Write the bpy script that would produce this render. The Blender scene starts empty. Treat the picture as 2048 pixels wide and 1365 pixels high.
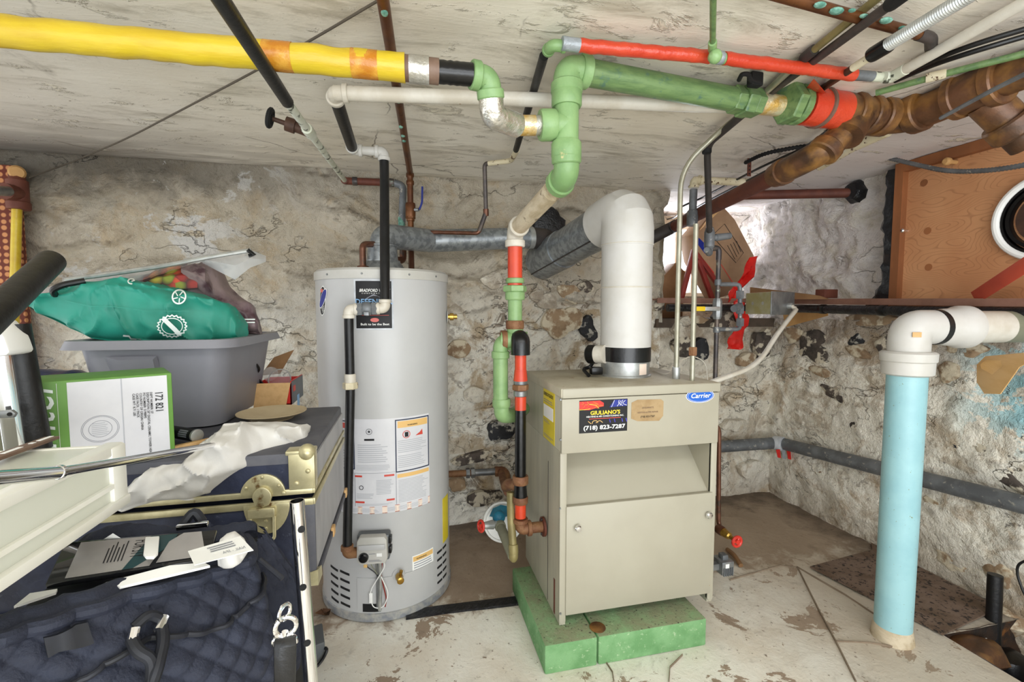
import bpy, bmesh, math, random
from mathutils import Vector, Matrix, noise
from math import sin, cos, pi, radians, atan2, sqrt
random.seed(7)
sc = bpy.context.scene
COL = sc.collection
# ------------------------------------------------------------------ camera, world, light, exposure
F, YAW, PITCH, H = 920.0, 13.0, 3.75, 1.12
cam_d = bpy.data.cameras.new('camera'); cam = bpy.data.objects.new('camera', cam_d); COL.objects.link(cam)
cam_d.sensor_width = 36; cam_d.lens = F / 2048 * 36; cam_d.clip_start = 0.02
cam.location = (0, 0, H); cam.rotation_euler = (radians(90 - PITCH), 0, radians(-YAW))
sc.camera = cam
sc.view_settings.view_transform = 'Standard'; sc.view_settings.look = 'None'
sc.view_settings.gamma = 1; sc.view_settings.use_curve_mapping = False
sc.view_settings.exposure = -0.32
w = bpy.data.worlds.new('daylight'); sc.world = w; w.use_nodes = True
bg = w.node_tree.nodes['Background']; bg.inputs[0].default_value = (0.93, 0.965, 1.0, 1); bg.inputs[1].default_value = 2.6
def area(name, loc, rot, size, size_y, power, color=(.93, .97, 1)):
    l = bpy.data.lights.new(name, 'AREA'); l.shape = 'RECTANGLE'; l.size = size; l.size_y = size_y
    l.energy = power; l.color = color
    o = bpy.data.objects.new(name, l); COL.objects.link(o); o.location = loc
    o.rotation_euler = rot; return o
# two ceiling lamps, then two unseen fill lamps added behind the camera
area('ceiling_lamp', (-0.2, 0.15, 1.72), (radians(42), 0, 0), 1.5, 0.25, 7)
area('ceiling_lamp', (1.1, 0.10, 1.72), (radians(42), 0, radians(-12)), 1.2, 0.25, 7)
area('far_fill', (0.4, -2.4, 1.5), (radians(76), 0, radians(-6)), 2.6, 0.7, 16)
area('upward_fill', (0.4, -1.6, 0.55), (radians(118), 0, radians(-8)), 2.4, 0.9, 46)
# daylight falling through the small window of the alcove
area('window_daylight', (1.84, 2.95, 1.55), (radians(-100), 0, 0), 0.42, 0.36, 16, (.86, .9, 1))

# ------------------------------------------------------------------ pixel rays -> world points on real planes
_p, _a = radians(PITCH), radians(YAW)
def ray(px, py):
    x = (px - 1024) / F; y = -(py - 682.5) / F
    dy = cos(_p) + y * sin(_p); dz = -sin(_p) + y * cos(_p)
    return Vector((x * cos(_a) + dy * sin(_a), -x * sin(_a) + dy * cos(_a), dz))
CAM = Vector((0, 0, H))
def PY(px, py, y): d = ray(px, py); return CAM + d * (y / d.y)
def PX(px, py, x): d = ray(px, py); return CAM + d * (x / d.x)
def PZ(px, py, z): d = ray(px, py); return CAM + d * ((z - H) / d.z)
def rad(pt, wpx):                     # radius whose apparent width at pt is wpx pixels
    d = (Vector(pt) - CAM); dep = d.x * sin(_a) * cos(_p) + d.y * cos(_a) * cos(_p) - d.z * sin(_p)
    return wpx / 2 / F * dep
CZ = 1.765                            # ceiling height
BY, RX = 2.33, 2.18                   # back wall, right wall

# ------------------------------------------------------------------ materials
MATS = {}
def lin(c):
    if isinstance(c, str):
        c = tuple(int(c[i:i+2], 16) / 255 for i in (0, 2, 4))
        return tuple((x / 12.92 if x <= .04045 else ((x + .055) / 1.055) ** 2.4) for x in c) + (1,)
    return tuple(c) + (1,)
class NT:
    def __init__(s, name):
        s.m = bpy.data.materials.new(name); s.m.use_nodes = True; s.t = s.m.node_tree
        s.b = s.t.nodes['Principled BSDF']
        tc = s.t.nodes.new('ShaderNodeTexCoord'); s.co = tc.outputs['Object']
    def n(s, typ, **kw):
        n = s.t.nodes.new(typ)
        for k, v in kw.items(): setattr(n, k, v)
        return n
    def link(s, a, b): s.t.links.new(a, b)
    def noise(s, scale, detail=4, rough=.55, dist=0, stretch=None, co=None):
        n = s.n('ShaderNodeTexNoise'); n.inputs['Scale'].default_value = scale
        n.inputs['Detail'].default_value = detail; n.inputs['Roughness'].default_value = rough
        n.inputs['Distortion'].default_value = dist
        c = co or s.co
        if stretch:
            mp = s.n('ShaderNodeMapping'); mp.inputs['Scale'].default_value = stretch; s.link(c, mp.inputs[0]); c = mp.outputs[0]
        s.link(c, n.inputs['Vector']); return n.outputs['Fac']
    def ramp(s, fac, lo, hi, inv=False):
        r = s.n('ShaderNodeMapRange'); r.clamp = True
        s.link(fac, r.inputs[0]); r.inputs[1].default_value = lo; r.inputs[2].default_value = hi
        if inv: r.inputs[3].default_value = 1; r.inputs[4].default_value = 0
        return r.outputs[0]
    def math(s, op, a, b):
        m = s.n('ShaderNodeMath', operation=op)
        for i, x in enumerate((a, b)):
            if isinstance(x, (int, float)): m.inputs[i].default_value = x
            else: s.link(x, m.inputs[i])
        return m.outputs[0]
    def mix(s, fac, a, b):
        m = s.n('ShaderNodeMix', data_type='RGBA')
        if isinstance(fac, (int, float)): m.inputs[0].default_value = fac
        else: s.link(fac, m.inputs[0])
        for i, x in ((6, a), (7, b)):
            if isinstance(x, (str, tuple)): m.inputs[i].default_value = lin(x)
            else: s.link(x, m.inputs[i])
        return m.outputs[2]
    def sep(s):
        n = s.n('ShaderNodeSeparateXYZ'); s.link(s.co, n.inputs[0]); return n.outputs
    def bump(s, h, strength, dist=.01):
        b = s.n('ShaderNodeBump'); b.inputs['Strength'].default_value = strength; b.inputs['Distance'].default_value = dist
        s.link(h, b.inputs['Height']); s.link(b.outputs[0], s.b.inputs['Normal'])
    def fin(s, col, rough=.6, metal=0, **kw):
        if isinstance(col, (str, tuple)): s.b.inputs['Base Color'].default_value = lin(col)
        else: s.link(col, s.b.inputs['Base Color'])
        s.b.inputs['Roughness'].default_value = rough; s.b.inputs['Metallic'].default_value = metal
        for k, v in kw.items(): s.b.inputs[k].default_value = v
        return s.m
def mat(name, c1, c2=None, scale=9, rough=.55, metal=0, bump=0, lo=.42, hi=.62, spot=None, sscale=40, slo=.62, shi=.66, bscale=None, stretch=None, dist=0, **kw):
    if name in MATS: return MATS[name]
    t = NT(name); col = c1
    f = t.noise(scale, 5, .6, dist, stretch)
    if c2: col = t.mix(t.ramp(f, lo, hi), c1, c2)
    if spot: col = t.mix(t.ramp(t.noise(sscale, 4, .6), slo, shi), col, spot)
    if bump: t.bump(t.noise(bscale or scale * 4, 4, .6, 0, stretch), bump, .006)
    MATS[name] = t.fin(col, rough, metal, **kw); return MATS[name]
def M(n): return MATS[n]

mat('yellow_wrap', 'd0b52c', 'c2a222', 5, .34, bump=.25, bscale=18, stretch=(1, 4, 4))
mat('amber_tape', 'b8741c', 'd09a3a', 25, .25, bump=.2)
mat('silver_tape', 'b8b4a8', 'd8d6d0', 30, .3, .6, bump=.4)
mat('grey_tape', '8a9096', 'a2a8ac', 30, .35, .2, bump=.3)
mat('foil', 'e4e2dc', 'c8c2b2', 18, .22, .75, bump=.9, bscale=45)
mat('gold_foil', 'cfa758', 'd9cfae', 22, .3, .45, bump=.6, bscale=60)
mat('black_plastic', '060607', '0d0d0f', 12, .28, bump=.15)
mat('black_rubber', '0a0a0b', '131315', 20, .42, bump=.15)
mat('black_matte', '060607', '0e0e0f', 14, .8)
mat('brown_metal', '6b5244', '7d6555', 12, .55)
mat('green_paint', '86a76f', '72945e', 10, .42, bump=.25, spot='b7b07c', sscale=22, slo=.66, shi=.72)
mat('green_pipe', '6e8a56', '587548', 14, .4, bump=.2, stretch=(1, 5, 5), spot='4f6f5a', sscale=30, slo=.6, shi=.7)
mat('green_dark', '6d9a68', '5c8858', 12, .5, bump=.2)
mat('white_paint', 'd8d3c7', 'c9c1b1', 9, .45, bump=.2, spot='9a8462', sscale=26, slo=.69, shi=.73)
mat('white_flue', 'cfcdc8', 'c7c4bc', 6, .42, bump=.08)
mat('peeling_white', 'd9dcd0', 'c9ccb8', 10, .55, bump=.5, spot='4a4d40', sscale=34, slo=.57, shi=.61)
mat('cream_peel', 'dcd2b6', 'cfc3a2', 10, .55, bump=.4, spot='5a3a22', sscale=60, slo=.6, shi=.64)
mat('tan_plaster', 'cdbfa5', 'b3a284', 8, .8, bump=.6, spot='7c6c55', sscale=20, slo=.6, shi=.68, stretch=(3, 1, 3))
mat('copper_dark', '55301a', '6e4320', 10, .4, .45, bump=.1, spot='3a2415', sscale=16, slo=.6, shi=.7)
mat('copper', '62402f', '7a5342', 14, .35, .6, spot='4c4038', sscale=20, slo=.58, shi=.66)
mat('copper_grey', '4a4647', '6e6258', 14, .45, .5, spot='9aa79b', sscale=28, slo=.62, shi=.68)
mat('verdigris', '84b3a2', '4d8070', 60, .7, bump=.4)
mat('rust', '6c4931', '473121', 7, .42, .25, bump=.35, spot='a0733c', sscale=9, slo=.5, shi=.72, dist=.6)
mat('rust_red', '6c3a2a', '5a2f24', 10, .65, .1, bump=.35)
mat('red_wrap', 'c23a22', 'cc472a', 8, .3, bump=.6, bscale=30)
mat('orange_paint', 'd04526', 'c23d24', 12, .32, bump=.1, spot='9a4a2a', sscale=40, slo=.68, shi=.72)
mat('rust_union', '744a31', '8c6644', 20, .6, .2, bump=.5)
mat('galvanized', '9a9fa2', '7d8285', 40, .38, .55, bump=.05, bscale=80, lo=.45, hi=.56)
mat('galv_bright', 'b9bbb8', 'a4a6a4', 30, .35, .6)
mat('steel_grey', '8f9190', '76787a', 20, .4, .6)
mat('lead_grey', '64676a', '7c8083', 14, .5, .3, spot='a8a49a', sscale=40, slo=.62, shi=.67)
mat('conduit', 'a9a695', '98947f', 14, .35, .5)
mat('olive_conduit', '8f8355', '7a6f48', 14, .5, .3)
mat('dark_iron', '3a3634', '4b4340', 14, .55, .3, bump=.2)
mat('dark_brown', '3d2b22', '55392a', 14, .6, .2, bump=.2)
mat('heater_white', 'bcbcbb', 'b7b7b6', 4, .32)
mat('heater_rim', 'c2c0ba', 'b8b6ae', 6, .4)
mat('band_grey', '8d9196', 'b5b3ac', 24, .5, .3, bump=.3)
mat('boiler_cream', 'aea997', 'a8a290', 3, .45, bump=.04, spot='a38a5a', sscale=55, slo=.735, shi=.76)
mat('boiler_side', 'bbb6a2', 'aeaa98', 6, .5, .1, bump=.06, stretch=(1, 3, .4))
mat('boiler_top', 'bdb6a1', 'a59b83', 6, .55, bump=.1, spot='8a6a40', sscale=20, slo=.64, shi=.72)
mat('brass', 'a8823a', 'c8a452', 20, .25, .85)
mat('brass_pale', 'cdc49c', 'b5ac86', 26, .35, .55, spot='7a5c34', sscale=24, slo=.66, shi=.74)
mat('chrome', 'e8e8ea', None, 5, .08, 1.0)
mat('bin_grey', '828289', '7c7c83', 4, .42, bump=.03)
mat('teal_bag', '258f7c', '1f7c68', 6, .55, bump=.25, bscale=14)
mat('white_print', 'e6efe9', None, 5, .6)
mat('white', 'f2f2ee', None, 5, .55)
mat('white_cloth', 'dcdad5', 'd4d1cb', 6, .75, bump=.3, bscale=22)
mat('plastic_cream', 'f0efe6', 'e9e7da', 4, .35)
mat('trunk_navy', '1a1f33', '2c3248', 12, .5, bump=.2, spot='7d8290', sscale=30, slo=.64, shi=.78)
mat('trunk_grey', '4b4c54', '5a5a60', 12, .6, bump=.15)
mat('trunk_side', 'aaaaad', '9a9a9e', 14, .55, .1, bump=.15, stretch=(1, 1, .3))
mat('quilt_navy', '1d2130', '262b3b', 20, .75, bump=.4, bscale=160)
mat('strap_navy', '101219', '1a1d28', 20, .6)
mat('box_green', '5c8c38', '689840', 5, .5)
mat('box_white', 'dadadd', 'd2d2d6', 8, .6)
mat('card_brown', 'c79b62', 'b88a52', 6, .75, bump=.1)
mat('faded_tan', 'ad936b', '9c8058', 20, .7)
mat('card_light', 'd7ae78', 'caa06a', 40, .75)
mat('card_dark', '7d5a38', '8e6a45', 6, .75)
mat('card_box', 'a98868', '98775a', 5, .75)
mat('red', 'd02a20', 'c8241c', 6, .4)
mat('red_plastic', 'dd2a22', 'c81e1a', 8, .2, bump=.5, bscale=20)
mat('red_brace', 'b84a34', 'a84030', 8, .45)
mat('badge_silver', 'c9ccd0', 'b4b8bc', 30, .3)
mat('red_frame', '8f3026', '7c261f', 8, .5, bump=.1)
mat('brown_rail', '8d6656', '7c5848', 10, .5)
mat('ink', '0c0c10', None, 5, .6)
mat('ink_grey', '8c8e96', None, 5, .7)
mat('ink_light', 'b4b6bc', None, 5, .7)
mat('blue_pipe', '9cc9cf', '92c0c8', 7, .42, bump=.12, spot='7f8a68', sscale=90, slo=.67, shi=.7)
mat('label_orange', 'e6bb74', None, 5, .5); mat('label_red', 'cf4a3c', None, 5, .5)
mat('label_peach', 'f0dccb', None, 5, .5); mat('label_navy', '26304a', None, 5, .5)
mat('label_yellow', 'e0cc30', 'd6c02a', 8, .5); mat('label_blue', '1f62c4', None, 5, .35)
mat('deep_blue', '1b2b8c', None, 5, .35); mat('sky_blue', '86b4e0', None, 5, .4)
mat('pink_red', 'd86a60', None, 5, .4); mat('flame', 'f07a28', 'e0461e', 30, .4)
mat('flame_yellow', 'f6d63a', None, 5, .4); mat('violet', '5a56d0', '3a34b0', 20, .4)
mat('tar', '0e0e10', '1b1b20', 20, .28, bump=1.0, bscale=50)
mat('tan_panel', 'd9b077', 'cc9f62', 4, .6, bump=.05, stretch=(1, 1, 6))
mat('beige_plate', 'c8b694', 'bca885', 8, .5)
mat('screen', '17181a', '1c1d20', 5, .06)
mat('teal_dark', '17363a', '1c4044', 8, .3)
mat('screen_grey', '8d8986', '9a9692', 6, .15)
mat('grey_device', '55585a', '606466', 10, .4)
mat('valve_red', 'd5372a', 'c02e22', 10, .4)
mat('blue_handle', '22307e', None, 5, .3); mat('yellow_handle', 'e8c424', None, 5, .35)
mat('zinc_yellow', 'a8a072', 'b9b8a0', 9, .35, .6)
mat('foam_black', '101012', '1a1a1e', 20, .35, bump=.8, bscale=40)
mat('teal_glove', '17708a', '0f5a74', 20, .5, bump=.5)
mat('navy_plastic', '1e2748', '2b345a', 6, .3, bump=.6, bscale=22)
mat('olive_grey', '8c8c76', '7c7c68', 10, .45, bump=.05)
def dusty():
    t = NT('dusty_green'); g = t.n('ShaderNodeNewGeometry'); sx = t.n('ShaderNodeSeparateXYZ'); t.link(g.outputs['Normal'], sx.inputs[0])
    c = t.mix(t.ramp(t.noise(14), .42, .62), '7ba874', '669660'); c = t.mix(t.ramp(t.noise(70, 4, .7), .6, .7), c, 'a9c29a')
    d = t.math('MULTIPLY', t.ramp(sx.outputs[2], .5, .95), t.ramp(t.noise(7, 5, .7), .3, .6))
    c = t.mix(t.math('MULTIPLY', d, .85), c, '868468'); c = t.mix(t.math('MULTIPLY', t.ramp(t.noise(90, 4, .7), .6, .66), t.ramp(sx.outputs[2], .5, .95)), c, '3c3a30')
    t.bump(t.noise(80, 4, .7), .5, .006); MATS['dusty_green'] = t.fin(c, .8)
dusty()
mat('joint_grey', '8d7d6a', '7a6a58', 10, .9)
mat('concrete_dark', '57493d', '443a30', 10, .9, bump=.6)
mat('pit_dark', '1a1410', '3a2412', 12, .85, bump=.8, spot='7a4c1c', sscale=8, slo=.6, shi=.7)
mat('plate_rust', '7a6658', '64503f', 10, .8, bump=.4, spot='2c2420', sscale=60, slo=.55, shi=.62)
mat('string', '4c4438', None, 5, .7)
mat('stone_dark', '5a5048', '3a342f', 14, .85, bump=.8, bscale=40, spot='cbc1ac', sscale=16, slo=.5, shi=.56)
mat('stone_brown', 'a0876a', '836b52', 14, .9, bump=.8, bscale=40, spot='d0c4ab', sscale=16, slo=.48, shi=.58)
mat('stone_pale', 'e2dac8', 'd0c5b0', 12, .9, bump=.8, bscale=40, spot='6b5c4b', sscale=22, slo=.62, shi=.68)
mat('stone_black', '2a2b2f', '18191c', 14, .7, bump=.9, bscale=40, spot='a8a499', sscale=20, slo=.56, shi=.62)
def clear_mat(name, col, alpha, rough=.12):
    t = NT(name); t.fin(col, rough); t.b.inputs['Alpha'].default_value = alpha; MATS[name] = t.m
clear_mat('clear_film', 'dfe2e4', .38); clear_mat('cup_clear', 'e8ecee', .3); clear_mat('milky', 'e2e4d6', .88, .25)
def glass_mat():
    t = NT('window_glass'); g = t.n('ShaderNodeBsdfTransparent'); t.link(g.outputs[0], t.t.nodes['Material Output'].inputs[0]); MATS['window_glass'] = t.m
glass_mat()

# --- wall / ceiling / floor materials
def wall_mat(name, upper, lower, stain, black, zsplit, amt, blue=None):
    t = NT(name); s = t.sep()
    big = t.noise(3.0, 6, .6); mid = t.noise(9, 6, .65, .4); fine = t.noise(45, 5, .7)
    zf = t.ramp(t.math('ADD', s[2], t.math('MULTIPLY', big, .35)), zsplit + .1, zsplit + .32)
    c = t.mix(zf, lower, upper)
    c = t.mix(t.ramp(mid, .48, .68), c, t.mix(zf, 'f4eee0', 'd6cebd'))
    c = t.mix(t.math('MULTIPLY', t.ramp(t.noise(5.5, 6, .7, .6), .52, .64), amt), c, stain)
    c = t.mix(t.math('MULTIPLY', t.ramp(t.noise(14, 6, .75, .5), .6, .64), amt*.75), c, '6d5740')
    c = t.mix(t.math('MULTIPLY', t.ramp(t.noise(22, 6, .72, .3), .63, .66), amt), c, black)
    c = t.mix(t.math('MULTIPLY', t.ramp(fine, .64, .74), .5), c, '6f6250')
    if name in ('wall_right', 'wall_rubble'):
        bd = t.math('MULTIPLY', t.ramp(t.math('ADD', s[2], t.math('MULTIPLY', big, .3)), 1.02, 1.16), t.ramp(mid, .36, .52))
        c = t.mix(t.math('MULTIPLY', bd, .75), c, '8f7c66')
        c = t.mix(t.math('MULTIPLY', t.ramp(t.noise(4.3, 6, .7, .9), .55, .61), .55), c, 'ac9678')
        c = t.mix(t.math('MULTIPLY', t.ramp(t.math('ADD', s[2], t.math('MULTIPLY', mid, .25)), .34, .12), .5), c, '957d5e')
    if blue:
        bl = t.math('MULTIPLY', t.ramp(s[1], 1.45, 1.2), t.ramp(s[2], .55, .72))
        bl = t.math('MULTIPLY', bl, t.ramp(s[2], 1.02, .96))
        c = t.mix(t.math('MULTIPLY', bl, t.ramp(t.noise(6, 5, .65, .3), .47, .5)), c, blue)
    ck = t.noise(3.4, 5, .55, .25, (1, 1, 1.7)); cv = t.ramp(t.math('ABSOLUTE', t.math('SUBTRACT', ck, .5), 0), .008, .001)
    cv = t.math('MULTIPLY', cv, t.ramp(t.noise(3.1, 4), .5, .6))
    c = t.mix(t.math('MULTIPLY', cv, .18), c, '6a5a48')
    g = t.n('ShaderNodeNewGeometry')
    c = t.mix(t.math('MULTIPLY', t.ramp(g.outputs['Pointiness'], .492, .44), .22 if name == 'wall_white' else .6), c, '5a4c3b')  # hollows painted darker: ridge shading and crevice dirt put into the colour
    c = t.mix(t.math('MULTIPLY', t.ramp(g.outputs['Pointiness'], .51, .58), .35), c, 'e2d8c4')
    if name == 'wall_stucco':
        lr = t.math('MULTIPLY', t.ramp(s[0], .0, .4), t.ramp(s[2], 1.32, 1.15))
        c = t.mix(t.math('MULTIPLY', t.math('MULTIPLY', lr, t.ramp(t.noise(3.8, 6, .7, .8), .52, .6)), .7), c, 'a98a58')
        c = t.mix(t.math('MULTIPLY', t.math('MULTIPLY', lr, t.ramp(t.noise(7.5, 6, .75, .8), .57, .61)), .75), c, '6e573e')
        c = t.mix(t.math('MULTIPLY', t.math('MULTIPLY', lr, t.ramp(t.noise(12, 6, .75, .4), .61, .64)), .85), c, '2b2723')
        c = t.mix(t.math('MULTIPLY', t.math('MULTIPLY', t.ramp(s[2], 1.2, 1.4), t.ramp(t.noise(2.2, 5, .6), .35, .65)), .5), c, 'a3967e')
        c = t.mix(t.math('MULTIPLY', t.ramp(ck, .58, .72), t.math('MULTIPLY', zf, .6)), c, '8d806c')
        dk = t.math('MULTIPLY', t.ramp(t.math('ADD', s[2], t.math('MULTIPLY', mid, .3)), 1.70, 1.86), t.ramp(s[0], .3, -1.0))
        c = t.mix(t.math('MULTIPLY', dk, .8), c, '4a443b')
        wh = t.math('MULTIPLY', t.ramp(t.noise(3.6, 6, .7, .7), .56, .59), t.ramp(s[0], -.4, -.9))
        c = t.mix(t.math('MULTIPLY', wh, .75), c, 'd4d3d0')
    t.bump(t.math('ADD', t.math('ADD', t.math('MULTIPLY', mid, .8), t.math('MULTIPLY', fine, .45)), t.math('MULTIPLY', cv, -.6)), 1.0, .035)
    MATS[name] = t.fin(c, .88)
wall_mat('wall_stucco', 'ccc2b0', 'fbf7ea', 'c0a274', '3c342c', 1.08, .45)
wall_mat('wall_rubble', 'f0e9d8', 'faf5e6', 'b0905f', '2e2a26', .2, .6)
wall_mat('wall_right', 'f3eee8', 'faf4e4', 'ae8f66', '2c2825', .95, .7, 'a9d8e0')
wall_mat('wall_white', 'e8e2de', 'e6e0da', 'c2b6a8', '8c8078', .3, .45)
def ceil_mat():
    t = NT('ceiling_plaster'); s = t.sep()
    big = t.noise(1.6, 6, .6, .2); streak = t.noise(3, 6, .7, .4, (1, 4, 1)); fl = t.noise(7, 6, .7, .5, (1, 2.2, 1))
    c = t.mix(t.ramp(big, .4, .64), 'eae4d6', 'ddd4c2')
    c = t.mix(t.ramp(streak, .52, .72), c, 'aba28e')
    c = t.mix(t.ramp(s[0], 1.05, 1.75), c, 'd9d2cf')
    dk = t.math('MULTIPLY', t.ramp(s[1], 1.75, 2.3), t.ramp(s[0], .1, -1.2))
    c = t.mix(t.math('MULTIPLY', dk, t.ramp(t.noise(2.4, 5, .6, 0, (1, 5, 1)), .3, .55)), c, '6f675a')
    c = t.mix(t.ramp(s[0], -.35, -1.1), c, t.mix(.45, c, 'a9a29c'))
    edge = t.math('MULTIPLY', t.ramp(fl, .60, .62), t.ramp(fl, .67, .62))
    c = t.mix(t.ramp(fl, .62, .64), c, 'ded7c6')
    c = t.mix(t.math('MULTIPLY', edge, .5), c, '857a66')
    sm = t.ramp(t.noise(2.1, 6, .75, .3), .6, .7)
    c = t.mix(t.math('MULTIPLY', sm, .55), c, '7d7465')
    c = t.mix(t.ramp(t.noise(60, 4, .7), .68, .72), c, '756a58')
    v = t.n('ShaderNodeTexVoronoi', feature='DISTANCE_TO_EDGE'); v.inputs['Scale'].default_value = 1.7
    wp = t.n('ShaderNodeMix', data_type='VECTOR'); wp.inputs[0].default_value = .12; t.link(t.co, wp.inputs[4])
    nz = t.n('ShaderNodeTexNoise'); nz.inputs['Scale'].default_value = 5; nz.inputs['Detail'].default_value = 6; t.link(t.co, nz.inputs[0]); t.link(nz.outputs['Color'], wp.inputs[5])
    t.link(wp.outputs[1], v.inputs['Vector'])
    cr = t.math('MULTIPLY', t.ramp(v.outputs['Distance'], .006, .001), t.ramp(t.noise(2.2), .5, .56))
    c = t.mix(t.math('MULTIPLY', cr, .75), c, '5c5142')
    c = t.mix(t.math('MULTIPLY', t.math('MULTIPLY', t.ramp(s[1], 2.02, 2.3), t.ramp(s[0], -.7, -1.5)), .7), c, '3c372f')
    t.bump(t.math('ADD', t.ramp(fl, .58, .66), t.math('MULTIPLY', streak, .6)), .5, .01)
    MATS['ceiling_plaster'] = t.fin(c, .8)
ceil_mat()
def floor_mat():
    t = NT('floor_concrete'); s = t.sep()
    n1 = t.noise(3.2, 6, .62, .3); n2 = t.noise(10, 6, .7, .4); n3 = t.noise(50, 5, .7)
    wob = t.math('MULTIPLY', t.math('SUBTRACT', n2, .5), .5)
    paint = t.mix(t.ramp(n1, .4, .66), 'efece0', 'ded4c2')
    bare = t.mix(t.ramp(n1, .4, .62), 'ab9884', '94816e')
    yb = t.math('ADD', s[1], wob)
    fb = t.ramp(yb, 1.62, 1.72)                                   # bare floor under the appliances
    right = t.ramp(t.math('ADD', s[0], wob), 1.1, 1.5)
    c = t.mix(fb, paint, bare)
    c = t.mix(t.math('MULTIPLY', right, .55), c, 'a6937c')
    chip = t.ramp(t.noise(5, 6, .7, .5), .585, .6)
    c = t.mix(t.math('MULTIPLY', chip, t.ramp(fb, .9, .4)), c, '9f8c78')
    c = t.mix(t.ramp(n3, .62, .7), c, '7a6a58')
    c = t.mix(t.math('MULTIPLY', t.ramp(n2, .58, .72), .4), c, '6c5c4c')
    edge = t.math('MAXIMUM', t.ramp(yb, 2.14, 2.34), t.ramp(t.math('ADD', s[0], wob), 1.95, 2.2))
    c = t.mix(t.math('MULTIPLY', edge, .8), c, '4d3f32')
    t.bump(t.math('ADD', n2, t.math('MULTIPLY', n3, .4)), .35, .012)
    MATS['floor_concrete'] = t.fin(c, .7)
floor_mat()
def ply_mat():
    t = NT('plywood'); mp = t.n('ShaderNodeMapping'); mp.inputs['Scale'].default_value = (1, 1.1, 3.2)
    t.link(t.co, mp.inputs[0])
    n = t.n('ShaderNodeTexNoise'); n.inputs['Scale'].default_value = 2.2; n.inputs['Detail'].default_value = 1.5; t.link(mp.outputs[0], n.inputs[0])
    f = t.math('FRACT', t.math('MULTIPLY', n.outputs['Fac'], 44), 0)
    line = t.math('MULTIPLY', t.ramp(f, .72, .9), t.ramp(f, 1.0, .94))
    c = t.mix(t.ramp(t.noise(4), .35, .65), 'cb966a', 'bb8258')
    c = t.mix(t.math('MULTIPLY', line, .42), c, '8c5a38')
    t.bump(f, .05, .003)
    MATS['plywood'] = t.fin(c, .5)
ply_mat()
mat('ply_frame', '9a6038', '82502e', 8, .6, stretch=(1, 1, .3))
def lattice_mat():
    t = NT('dotted_brick'); v = t.n('ShaderNodeTexVoronoi'); v.inputs['Scale'].default_value = 38; v.inputs['Randomness'].default_value = .15
    t.link(t.co, v.inputs['Vector'])
    c = t.mix(t.ramp(v.outputs['Distance'], .3, .42), 'c98a5a', '6a2c1c')
    MATS['dotted_brick'] = t.fin(c, .7)
lattice_mat()
def veg_mat():
    t = NT('printed_vegetables'); v = t.n('ShaderNodeTexVoronoi'); v.inputs['Scale'].default_value = 38
    t.link(t.co, v.inputs['Vector'])
    r = t.n('ShaderNodeValToRGB'); t.link(v.outputs['Color'], r.inputs[0])
    e = r.color_ramp.elements; e[0].color = lin('8c1f14'); e[0].position = .25; e[1].color = lin('7f8a2a'); e[1].position = .85
    for p, c in ((.4, 'd4502a'), (.55, 'e0892c'), (.65, '4a2418'), (.75, 'd9b24a')):
        q = e.new(p); q.color = lin(c)
    c = t.mix(t.ramp(v.outputs['Distance'], .3, .75), r.outputs[0], '2a1410')
    MATS['printed_vegetables'] = t.fin(c, .4)
veg_mat()
mat('bag_mauve', '8c7a78', '6e5a60', 8, .45, bump=.3, spot='4a3238', sscale=14, slo=.55, shi=.66)

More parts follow.
